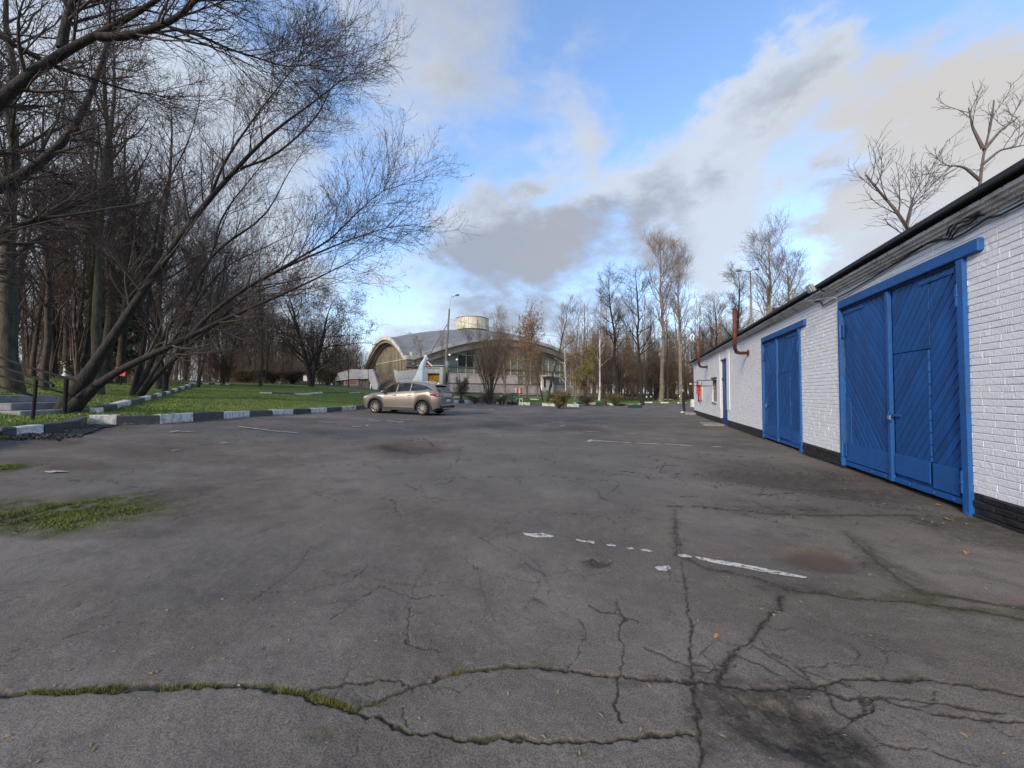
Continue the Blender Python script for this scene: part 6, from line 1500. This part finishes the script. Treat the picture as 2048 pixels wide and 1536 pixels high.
def railing(label, post_px, Yp, rails, pr=.028):
    p0 = at(post_px[1][0], post_px[1][1], Yp); p1 = at(post_px[0][0], post_px[0][1], Yp); o = empty('handrail', p0, 0, label, 'handrail')
    MB().tube([Vector((0, 0, -.25)), p1 - p0], pr, 8).build('post', M_IRON, o)
    for R_, r_ in rails: MB().tube([at(x, y, Yy) - p0 for x, y, Yy in R_], r_, 8).build('rail', M_IRON, o, smooth=True)
    # a second post outside the picture
    q = at(-170, 690, Yp - .1); MB().tube([q - p0, Vector((q.x, q.y, zL - .1)) - p0], pr, 8).build('post', M_IRON, o)
railing('near black iron handrail of the steps, with one post in view', ((73, 757), (64, 836)), 7.7, (([(-170, 674, 7.6), (0, 733, 7.7), (73, 757, 7.7), (98, 765, 7.7), (105, 769, 7.7), (107, 773, 7.7)], .026), ([(-170, 722, 7.6), (0, 774, 7.7), (68, 792, 7.7)], .023)))
railing('far black iron handrail of the steps, against the leaning maple foot', ((133, 757), (129, 822)), 8.9, (([(-170, 664, 8.8), (0, 715, 8.9), (70, 738, 8.9), (155, 762, 8.9), (163, 766, 8.9), (166, 773, 8.9)], .028), ([(-170, 702, 8.8), (0, 752, 8.9), (75, 772, 8.9), (131, 787, 8.9)], .025)), .04)
# broken asphalt heap at the kerb
o = MB()
for k in range(110):
    x = rm.uniform(-1, 1); y = rm.uniform(-.25, .25); o.box((x, y, rm.uniform(0, .05) * (1 - abs(x))), [rm.uniform(.02, .08), rm.uniform(.02, .08), rm.uniform(.01, .04)], Matrix.Rotation(rm.uniform(0, 3), 3, Vector((rm.random(), rm.random(), rm.random())).normalized()))
o = o.build('asphalt_rubble', mat('rubble', (.05, .045, .042), .95, var=.4), kind='stuff'); q = A(60, 873); o.location = q + Vector((0, -.15, 0)); tag(o, 'crumbled dark asphalt pieces along the kerb at the left edge', 'rubble')
# dark tongue of patching laid against the kerb
P = mark_poly([(100, 872), (150, 866), (185, 851), (236, 851), (225, 855), (200, 858), (188, 864), (160, 871), (125, 874)], .02, .012); c = sum(P, Vector()) / len(P); mb = MB(); mb.v = [tuple(c + Vector((0, 0, .03)))] + [tuple(p) for p in P]; mb.f = [(0, 1 + k, 1 + (k + 1) % len(P)) for k in range(len(P))]
mb.build('asphalt_patch', mat('fresh_asphalt', (.022, .022, .023), .85, var=.3, vscale=8, bump=.6), pave)
#PART6
# ------------------------------------------------------------------ parked car
def build_car():
    root = empty('parked_car', (0, 0, 0), 0, 'silver beige hatchback sport utility car parked nose first against the kerb', 'car')
    pm = bpy.data.materials.new('beige_car_paint'); pm.use_nodes = True; b = pm.node_tree.nodes['Principled BSDF']
    b.inputs['Base Color'].default_value = (.25, .222, .198, 1); b.inputs['Metallic'].default_value = .55; b.inputs['Roughness'].default_value = .32; b.inputs['Coat Weight'].default_value = .8; b.inputs['Coat Roughness'].default_value = .06
    n = N(pm.node_tree, 'ShaderNodeTexNoise', inp={'Scale': 2.5, 'Detail': 6.0}); r = N(pm.node_tree, 'ShaderNodeMapRange'); r.inputs[3].default_value = .24; r.inputs[4].default_value = .46
    pm.node_tree.links.new(n.outputs['Fac'], r.inputs[0]); pm.node_tree.links.new(r.outputs[0], b.inputs['Roughness'])
    gl = mat('car_glass', (.012, .016, .018), .05, spec=1.0); pl = mat('black_car_plastic', (.022, .022, .024), .6, var=.2, vscale=5); ti = mat('tyre_rubber', (.014, .014, .015), .85); ri = mat('alloy_rim', (.42, .40, .37), .35, metal=.8)
    rd = mat('tail_lamp_red', (.30, .006, .012), .15, coat=.6); ch = mat('bright_trim', (.5, .5, .5), .25, metal=.9); hl = mat('headlamp_glass', (.5, .52, .55), .1, spec=1.0)
    XT = [-2.24, -2.20, -2.12, -2.0, -1.9, -1.8, -1.6, -1.2, -.7, -.2, .1, .4, .7, .95, 1.1, 1.5, 1.8, 2.0, 2.12, 2.2, 2.24]
    ZR = [.92, 1.02, 1.10, 1.30, 1.44, 1.51, 1.565, 1.62, 1.65, 1.645, 1.61, 1.49, 1.31, 1.14, 1.09, 1.04, .99, .94, .88, .80, .72]
    def zr(x): return np.interp(x, XT, ZR)
    def zbelt(x): return np.interp(x, [-2.24, -2.0, -1.6, -.9, .95, 1.2, 1.8, 2.12, 2.24], [.90, 1.04, 1.19, 1.10, .99, .99, .92, .80, .66])
    def hw(x): return np.interp(x, [-2.24, -2.2, -2.1, -1.9, -1.6, -1.0, .9, 1.6, 1.9, 2.08, 2.18, 2.24], [.70, .80, .86, .90, .925, .915, .915, .925, .90, .83, .72, .60])
    def hroof(x): return np.interp(x, [-2.1, -1.8, -1.0, .1, .6, .95], [.60, .60, .63, .62, .68, .76])
    WX = (1.335, -1.335); WR = .345
    def zlow(x):
        z = np.interp(x, [-2.24, -2.0, -1.75, 1.75, 2.0, 2.24], [.42, .34, .24, .24, .30, .36])
        for w in WX:
            d = abs(x - w)
            if d < .43: z = max(z, .33 + math.sqrt(.43 ** 2 - d * d) * .98)
        return z
    def gside(x, z):
        """half width of the greenhouse at height z"""
        zb, zt_ = zbelt(x), zr(x) - .05; t = np.clip((z - zb) / max(zt_ - zb, .02), 0, 1)
        return hw(x) * .955 + (hroof(x) - hw(x) * .955) * t ** .8
    xsn = sorted(set(list(np.linspace(-2.24, 2.24, 57)) + [w + s * d for w in WX for s in (-1, 1) for d in (.43, .425, .41, .38, .33)]))
    v, f = [], []; nsec = 13
    for x in xsn:
        zl, zb, zt_ = zlow(x), zbelt(x), zr(x); H = hw(x); hood = x > .95 or x < -2.02
        zb_ = min(zb, zt_ - .03)
        zm1 = zl + (zb_ - zl) * .15; zm2 = zl + (zb_ - zl) * .5; zm3 = zl + (zb_ - zl) * .82
        sec = [(H * .93, zl), (H * .965, zm1), (H * .985, (zm1 + zm2) / 2), (H, zm2), (H * .998, zm3), (H * .955, zb_)]
        if hood:
            hh = [(H * .90, zb_ + (zt_ - zb_) * .45), (H * .82, zb_ + (zt_ - zb_) * .75), (H * .66, zt_ - .015), (H * .48, zt_ - .004), (H * .30, zt_), (H * .15, zt_ + .002), (0, zt_ + .003)]
        else:
            hr = hroof(x); hh = []
            for t in (.35, .7): z = zb_ + (zt_ - .05 - zb_) * t; hh.append((gside(x, z), z))
            hh += [(hr, zt_ - .05), (hr * .93, zt_ - .018), (hr * .70, zt_ - .004), (hr * .35, zt_ + .004), (0, zt_ + .006)]
        for (y, z) in sec + hh: v.append((x, y, z))
    ns_ = len(xsn)
    # outline of one side, both sides
    nh = nsec; V = []
    for i in range(ns_):
        side = v[i * nh:(i + 1) * nh]; V += side + [(p[0], -p[1], p[2]) for p in reversed(side[:-1])]
    m = 2 * nh - 1
    for i in range(ns_ - 1):
        for j in range(m - 1): a = i * m + j; f.append((a, a + 1, a + m + 1, a + m))
    f.append(tuple(range(m))); f.append(tuple((ns_ - 1) * m + j for j in reversed(range(m))))
    mb = MB(); mb.v = V; mb.f = f; body = mb.build('body', pm, root, smooth=True)
    md_ = body.modifiers.new('edge', 'EDGE_SPLIT'); md_.split_angle = math.radians(38)
    # under body so that one cannot look through
    MB().box((0, 0, .34), (3.9, 1.5, .25)).build('underbody', pl, root)
    MB().box((0, 0, .55), (3.4, 1.15, .4)).build('floor_pan', pl, root)
    def side_panel(name, outline, m, off=.006, parent=root, s=1, nx=14):
        xs_ = np.linspace(outline[0][0], outline[-1][0], nx); lo = np.interp(xs_, [p[0] for p in outline], [p[1] for p in outline]); hi = np.interp(xs_, [p[0] for p in outline], [p[2] for p in outline])
        mb = MB(); nz = 4
        for x, a, b_ in zip(xs_, lo, hi):
            for k in range(nz): z = a + (b_ - a) * k / (nz - 1); mb.v.append((x, s * (gside(x, z) + off), z))
        for i in range(nx - 1):
            for k in range(nz - 1): a = i * nz + k; mb.f.append((a, a + 1, a + nz + 1, a + nz) if s > 0 else (a, a + nz, a + nz + 1, a + 1))
        return mb.build(name, m, parent, smooth=True)
    for s in (1, -1):
        side_panel('side_window', [(-1.78, 1.235, 1.24), (-1.45, 1.19, 1.42), (-1.0, 1.15, 1.515), (-.62, 1.125, 1.555)], gl, s=s)
        side_panel('side_window', [(-.56, 1.12, 1.56), (-.2, 1.10, 1.565), (.14, 1.075, 1.525)], gl, s=s)
        side_panel('side_window', [(.22, 1.07, 1.50), (.45, 1.06, 1.41), (.75, 1.045, 1.22), (.92, 1.04, 1.06)], gl, s=s)
        side_panel('window_trim', [(-1.80, 1.225, 1.236), (-1.0, 1.14, 1.152), (.95, 1.028, 1.038)], ch, .010, s=s)
        # door seams, handles, sill, arches, mirror, roof rail
        for x in (.98, .18, -.60, -1.12):
            mb = MB(); pts = [(x + (.05 if x > .5 else 0) * k, s * (np.interp(k, [0, 1, 2, 3], [.925, .985, 1.0, .962]) * hw(x) + .002), z) for k, z in enumerate((.33, .55, .80, zbelt(x)))]
            if abs(x + 1.12) < .01: pts = [(-.93, s * hw(x) * .97, .40), (-.98, s * hw(x) * 1.003, .72), (-1.12, s * hw(x) * 1.0, .86), (-1.25, s * (hw(x) * .965), 1.12)]
            mb.tube(pts, .006, 4).build('door_seam', M_DARK, root)
        for x in (-.42, -.0 + .38 - .9 + .0, .36): pass
        for x in (.34, -.62 + .12 - .0): MB().box((x - .1, s * (hw(x) * .998 + .012), .945), (.20, .03, .032)).build('door_handle', pm, root, bevel=.008)
        MB().box((0, s * .885, .27), (1.85, .09, .13)).build('sill', pl, root, bevel=.02); MB().box((0, s * .915, .385), (1.75, .02, .03)).build('sill_trim', ch if False else pm, root)
        for w in WX:
            mb = MB(); K = 22
            for k in range(K + 1):
                a = PI * (k / K) * 1.16 - PI * .08; ca, sa = math.cos(a), math.sin(a); 
                for (r_, y) in ((.40, .90), (.40, .938), (.475, .935), (.49, .90)): mb.v.append((w + ca * r_, s * y * (hw(w + ca * r_) / .925 if abs(w + ca * r_) < 2.2 else .8), .345 + sa * r_))
            for k in range(K):
                for j in range(3): a = k * 4 + j; mb.f.append((a, a + 1, a + 5, a + 4) if s < 0 else (a, a + 4, a + 5, a + 1))
            mb.build('wheel_arch', pl, root, smooth=True)
            # wheel
            wh = MB(); pr = [(.235, -.11), (.30, -.115), (.335, -.10), (WR, -.05), (WR, .05), (.335, .10), (.30, .115), (.235, .11)]; n_ = 28
            for (r_, y) in pr:
                for j in range(n_): a = 2 * PI * j / n_; wh.v.append((w + r_ * math.cos(a), s * .815 + y, WR + r_ * math.sin(a)))
            for k in range(len(pr) - 1):
                for j in range(n_): wh.f.append((k * n_ + j, k * n_ + (j + 1) % n_, (k + 1) * n_ + (j + 1) % n_, (k + 1) * n_ + j))
            ty = wh.build('wheel', ti, root, smooth=True)
            MB().disc((w, s * .80, WR), (0, 1, 0), .235, 24, .10).build('hub_recess', M_DARK, ty)
            rm_ = MB(); 
            for k in range(30):
                a0, a1 = 2 * PI * k / 30, 2 * PI * (k + 1) / 30
                i = len(rm_.v)
                for a in (a0, a1):
                    for (r_, y) in ((.222, .905), (.242, .915), (.242, .86), (.222, .86)): rm_.v.append((w + r_ * math.cos(a), s * y, WR + r_ * math.sin(a)))
                for j in range(4): rm_.f.append((i + j, i + (j + 1) % 4, i + 4 + (j + 1) % 4, i + 4 + j))
            rm_.build('rim', ri, ty)
            for k in range(10):
                a = 2 * PI * k / 10 + .1; c = Vector((w + .14 * math.cos(a), s * .885, WR + .14 * math.sin(a)))
                MB().box(c, (.185, .03, .030 if k % 2 else .038), Matrix.Rotation(-(a + .22), 3, 'Y')).build('spoke', ri, ty)
            MB().disc((w, s * .895, WR), (0, 1, 0), .045, 12, .04).build('hub_cap', ri, ty)
        mi = MB().sphere((.83, s * 1.03, 1.10), .115, 12, 8, (.75, .9, .62)).build('mirror', pm, root, smooth=True); MB().box((.85, s * .95, 1.05), (.06, .12, .04)).build('mirror_stalk', pl, mi)
        MB().tube([(-1.45, s * .60, 1.585), (-1.35, s * .60, 1.635), (-.6, s * .62, 1.685), (.0, s * .62, 1.665), (.10, s * .62, 1.625)], .018, 6).build('roof_rail', ch, root)
        # tail lamp and headlamp wrapped round the corners
        mb = MB(); 
        tl = [(-1.62, 1.005, 1.02), (-1.80, .945, 1.045), (-1.98, .93, 1.05), (-2.10, .93, 1.03), (-2.185, .935, 1.01)]
        for (x, a, b_) in tl:
            for z in (a, b_): mb.v.append((x, s * (hw(x) * .985 + .012), z))
        mb.v += [(-2.235, s * .62, .95), (-2.225, s * .62, 1.01), (-2.235, s * .45, .96), (-2.225, s * .45, 1.0)]
        for k in range(6): mb.f.append((2 * k, 2 * k + 2, 2 * k + 3, 2 * k + 1) if s > 0 else (2 * k, 2 * k + 1, 2 * k + 3, 2 * k + 2))
        mb.build('tail_light', rd, root)
        MB().box((-2.10, s * (hw(-2.1) * .99), .985), (.10, .02, .035)).build('lamp_lens', hl, root)
        mb = MB()
        for (x, a, b_) in [(1.72, .86, .88), (1.9, .79, .88), (2.05, .74, .84), (2.15, .71, .79)]:
            for z in (a, b_): mb.v.append((x, s * (hw(x) * .99 + .010), z))
        for k in range(3): mb.f.append((2 * k, 2 * k + 1, 2 * k + 3, 2 * k + 2) if s > 0 else (2 * k, 2 * k + 2, 2 * k + 3, 2 * k + 1))
        mb.build('headlight', hl, root)
        MB().box((-2.19, s * .66, .60), (.05, .28, .05), Matrix.Rotation(-s * .35, 3, 'Z')).build('reflector', rd, root)
    # windscreen and rear glass, spoiler, bumper, plate
    def cross_panel(name, x0, x1, m, wk=.93, off=.008, nx=8):
        mb = MB(); ny_ = 7
        for x in np.linspace(x0, x1, nx):
            for j in range(ny_):
                t = -1 + 2 * j / (ny_ - 1); y = t * hroof(x) * wk; z = zr(x) + .006 - .02 * abs(t) ** 3 ; mb.v.append((x + (off if x > 0 else -off), y, z + off))
        for i in range(nx - 1):
            for j in range(ny_ - 1): a = i * ny_ + j; mb.f.append((a, a + ny_, a + ny_ + 1, a + 1))
        return mb.build(name, m, root, smooth=True)
    cross_panel('windscreen', .14, .96, gl, 1.02, .012)
    cross_panel('rear_window', -1.86, -2.13, gl, 1.05, .014)
    MB().box((-1.90, 0, 1.50), (.22, 1.12, .035), Matrix.Rotation(-.12, 3, 'Y')).build('spoiler', pm, root, bevel=.012)
    bp = MB().box((-2.16, 0, .44), (.24, 1.60, .20)).build('rear_bumper', pl, root, bevel=.05); MB().box((-2.27, 0, .50), (.06, 1.45, .045)).build('bumper_trim', ch, bp, bevel=.01)
    MB().box((-2.22, 0, .33), (.12, .9, .09)).build('skid_plate', ri, bp, bevel=.02)
    MB().box((-2.245, 0, .76), (.03, .56, .15)).build('plate_recess', pl, root); MB().box((-2.265, 0, .74), (.012, .50, .11)).build('number_plate', mat('plate_white', (.6, .6, .58), .5), root)
    MB().box((-2.255, 0, .99), (.012, .10, .05)).build('badge', ch, root); MB().box((2.18, 0, .45), (.16, 1.5, .22)).build('front_bumper', pl, root, bevel=.05); MB().box((2.22, 0, .66), (.06, .8, .20)).build('grille', pl, root, bevel=.02)
    MB().tube([(-1.55, 0, 1.585), (-1.70, 0, 1.72)], .012, 5).build('aerial', pl, root)
    MB().tube([(-2.0, 0, 1.36), (-2.06, .25, 1.30)], .010, 5).build('rear_wiper', pl, root)
    # seats seen through the glass are not visible: glass is dark
    return root
car = build_car()
cr_pt = A(845, 831.5); cf_pt = A(743, 825.5)
hd = (cf_pt - cr_pt); hd.z = 0; hd.normalize()
side = Vector((hd.y, -hd.x, 0)) * -1      # car's left hand side direction
ang_ = math.atan2(hd.y, hd.x)
# left wheels (y = +.815 in the car's frame) touch cr_pt
ctr = cr_pt + hd * 1.335 - Vector((-hd.y, hd.x, 0)) * .86
pitch_ = math.atan2((cf_pt.z - cr_pt.z), 2.67)
car.location = (ctr.x, ctr.y, (cr_pt.z + cf_pt.z) / 2 - .0); 
nrm_z = float(asph(np.array([ctr.x + .3 * side.x]), np.array([ctr.y]))[0])
right_pt = ctr - Vector((-hd.y, hd.x, 0)) * .86; roll_ = math.atan2(AV(right_pt.x, right_pt.y).z - AV(cr_pt.x, cr_pt.y).z, 1.7)
car.rotation_euler = (0, -pitch_ * .6, ang_)
car.location.z = max(AV(p.x, p.y).z for p in (cr_pt, cf_pt)) * .5 + min(AV(p.x, p.y).z for p in (cr_pt, cf_pt)) * .5
for p_ in (cr_pt, cf_pt): print('wheel ground', AV(p_.x, p_.y).z, car.location.z, 'len', (cf_pt - cr_pt).length, car.location)
# ------------------------------------------------------------------ person in black
def build_person(loc, rz, H=1.70):
    root = empty('person', loc, rz, 'person in black clothes and white shoes standing near the far corner of the garage', 'person')
    def skin(name, verts, edges, radii, m, rt=0, sub=2):
        me = bpy.data.meshes.new(name); me.from_pydata(verts, edges, []); o = bpy.data.objects.new(name, me); COL.objects.link(o); o.parent = root
        sk = o.modifiers.new('skin', 'SKIN'); sv = me.skin_vertices[0].data if me.skin_vertices else None
        if sv is None:
            import bmesh
            bm = bmesh.new(); bm.from_mesh(me); lay = bm.verts.layers.skin.verify(); bm.to_mesh(me); bm.free(); sv = me.skin_vertices[0].data
        for i, r in enumerate(radii): sv[i].radius = (r, r) if not isinstance(r, tuple) else r; sv[i].use_root = (i == rt)
        su = o.modifiers.new('sub', 'SUBSURF'); su.levels = sub; su.render_levels = sub; me.materials.append(m)
        for p in me.polygons: p.use_smooth = True
        sk.use_smooth_shade = True
        return o
    # facing +x ; y left/right
    v = [(0, 0, .93), (.0, 0, 1.10), (-.01, 0, 1.28), (-.01, 0, 1.40), (.0, 0, 1.46), (.02, 0, 1.53)]
    e = [(0, 1), (1, 2), (2, 3), (3, 4), (4, 5)]; r = [(.13, .15), (.12, .135), (.135, .16), (.11, .15), .06, .058]
    for s in (-1, 1):
        i = len(v); v += [(0, s * .09, .88), (.01, s * .095, .50), (-.03, s * .09, .10), (-.03, s * .09, .07)]; e += [(0, i), (i, i + 1), (i + 1, i + 2), (i + 2, i + 3)]; r += [.098, .068, .05, .048]
        i = len(v); v += [(-.02, s * .19, 1.38), (-.03, s * .235, 1.12), (.16, s * .16, 1.04 if s > 0 else 1.14)]; e += [(3, i), (i, i + 1), (i + 1, i + 2)]; r += [.065, .052, .042]
    skin('body', v, e, r, M_BLACK)
    hd_ = MB().sphere((.03, 0, 1.60), .098, 16, 12, (1.0, .80, 1.18)).build('head', M_SKIN, root, smooth=True)
    MB().sphere((.128, 0, 1.595), .018, 8, 6, (1, .7, 1.3)).build('nose', M_SKIN, hd_, smooth=True)
    for s in (-1, 1): MB().sphere((.112, s * .034, 1.615), .011, 8, 6).build('eye', M_BLACK, hd_); MB().sphere((.02, s * .081, 1.60), .02, 8, 6, (1, .4, 1.3)).build('ear', M_SKIN, hd_)
    MB().box((.117, 0, 1.555), (.012, .04, .008)).build('mouth', mat('lips', (.30, .12, .10)), hd_)
    hair = MB().sphere((-.008, 0, 1.632), .112, 16, 12, (.98, .86, 1.0)).build('hair', mat('black_hair', (.01, .008, .008), .6), root, smooth=True)
    for s in (-1, 1):
        hx, hy, hz = .205, s * .13, (1.03 if s > 0 else 1.14)
        h = MB(); h.sphere((hx, hy, hz), .038, 10, 8, (1.1, .5, .9))
        for k in range(4): a = -.3 + k * .2; h.tube([(hx + .025, hy, hz + .025 - k * .017), (hx + .065, hy - s * .01, hz + .022 - k * .016), (hx + .08, hy - s * .035, hz + .012 - k * .014)], [.011, .010, .008], 6)
        h.tube([(hx, hy - s * .01, hz + .03), (hx + .03, hy - s * .03, hz + .045), (hx + .055, hy - s * .04, hz + .035)], [.012, .011, .009], 6); h.build('hand', M_SKIN, root, smooth=True)
        sh = MB(); sh.sphere((.045, s * .10, .045), .075, 12, 8, (1.9, .75, .62)); sh.box((.045, s * .10, .012), (.29, .095, .024)); sh.build('shoe', M_SHOE, root, smooth=False)
    MB().tube([(.0, .0, .90), (.0, .0, .96)], .155, 16).build('jacket_hem', M_BLACK, root)
    return root
pg = A(1368, 826.5)
pz = build_person(pg + Vector((0, 0, .03)), PI * .97)
o = MB().box((0, 0, 0), (.02, .09, .14)).build('white_packet', M_CLOTH, bevel=.004); o.location = Vector(pg) + Matrix.Rotation(PI * .97, 3, 'Z') @ Vector((.26, -.08, 1.17)) + Vector((0, 0, .03)); tag(o, 'small white packet held in the hand of the person in black', 'packet')
print('objects', len(bpy.data.objects), 'tris', sum(sum(len(p.vertices) - 2 for p in m.polygons) for m in bpy.data.meshes) if False else '')
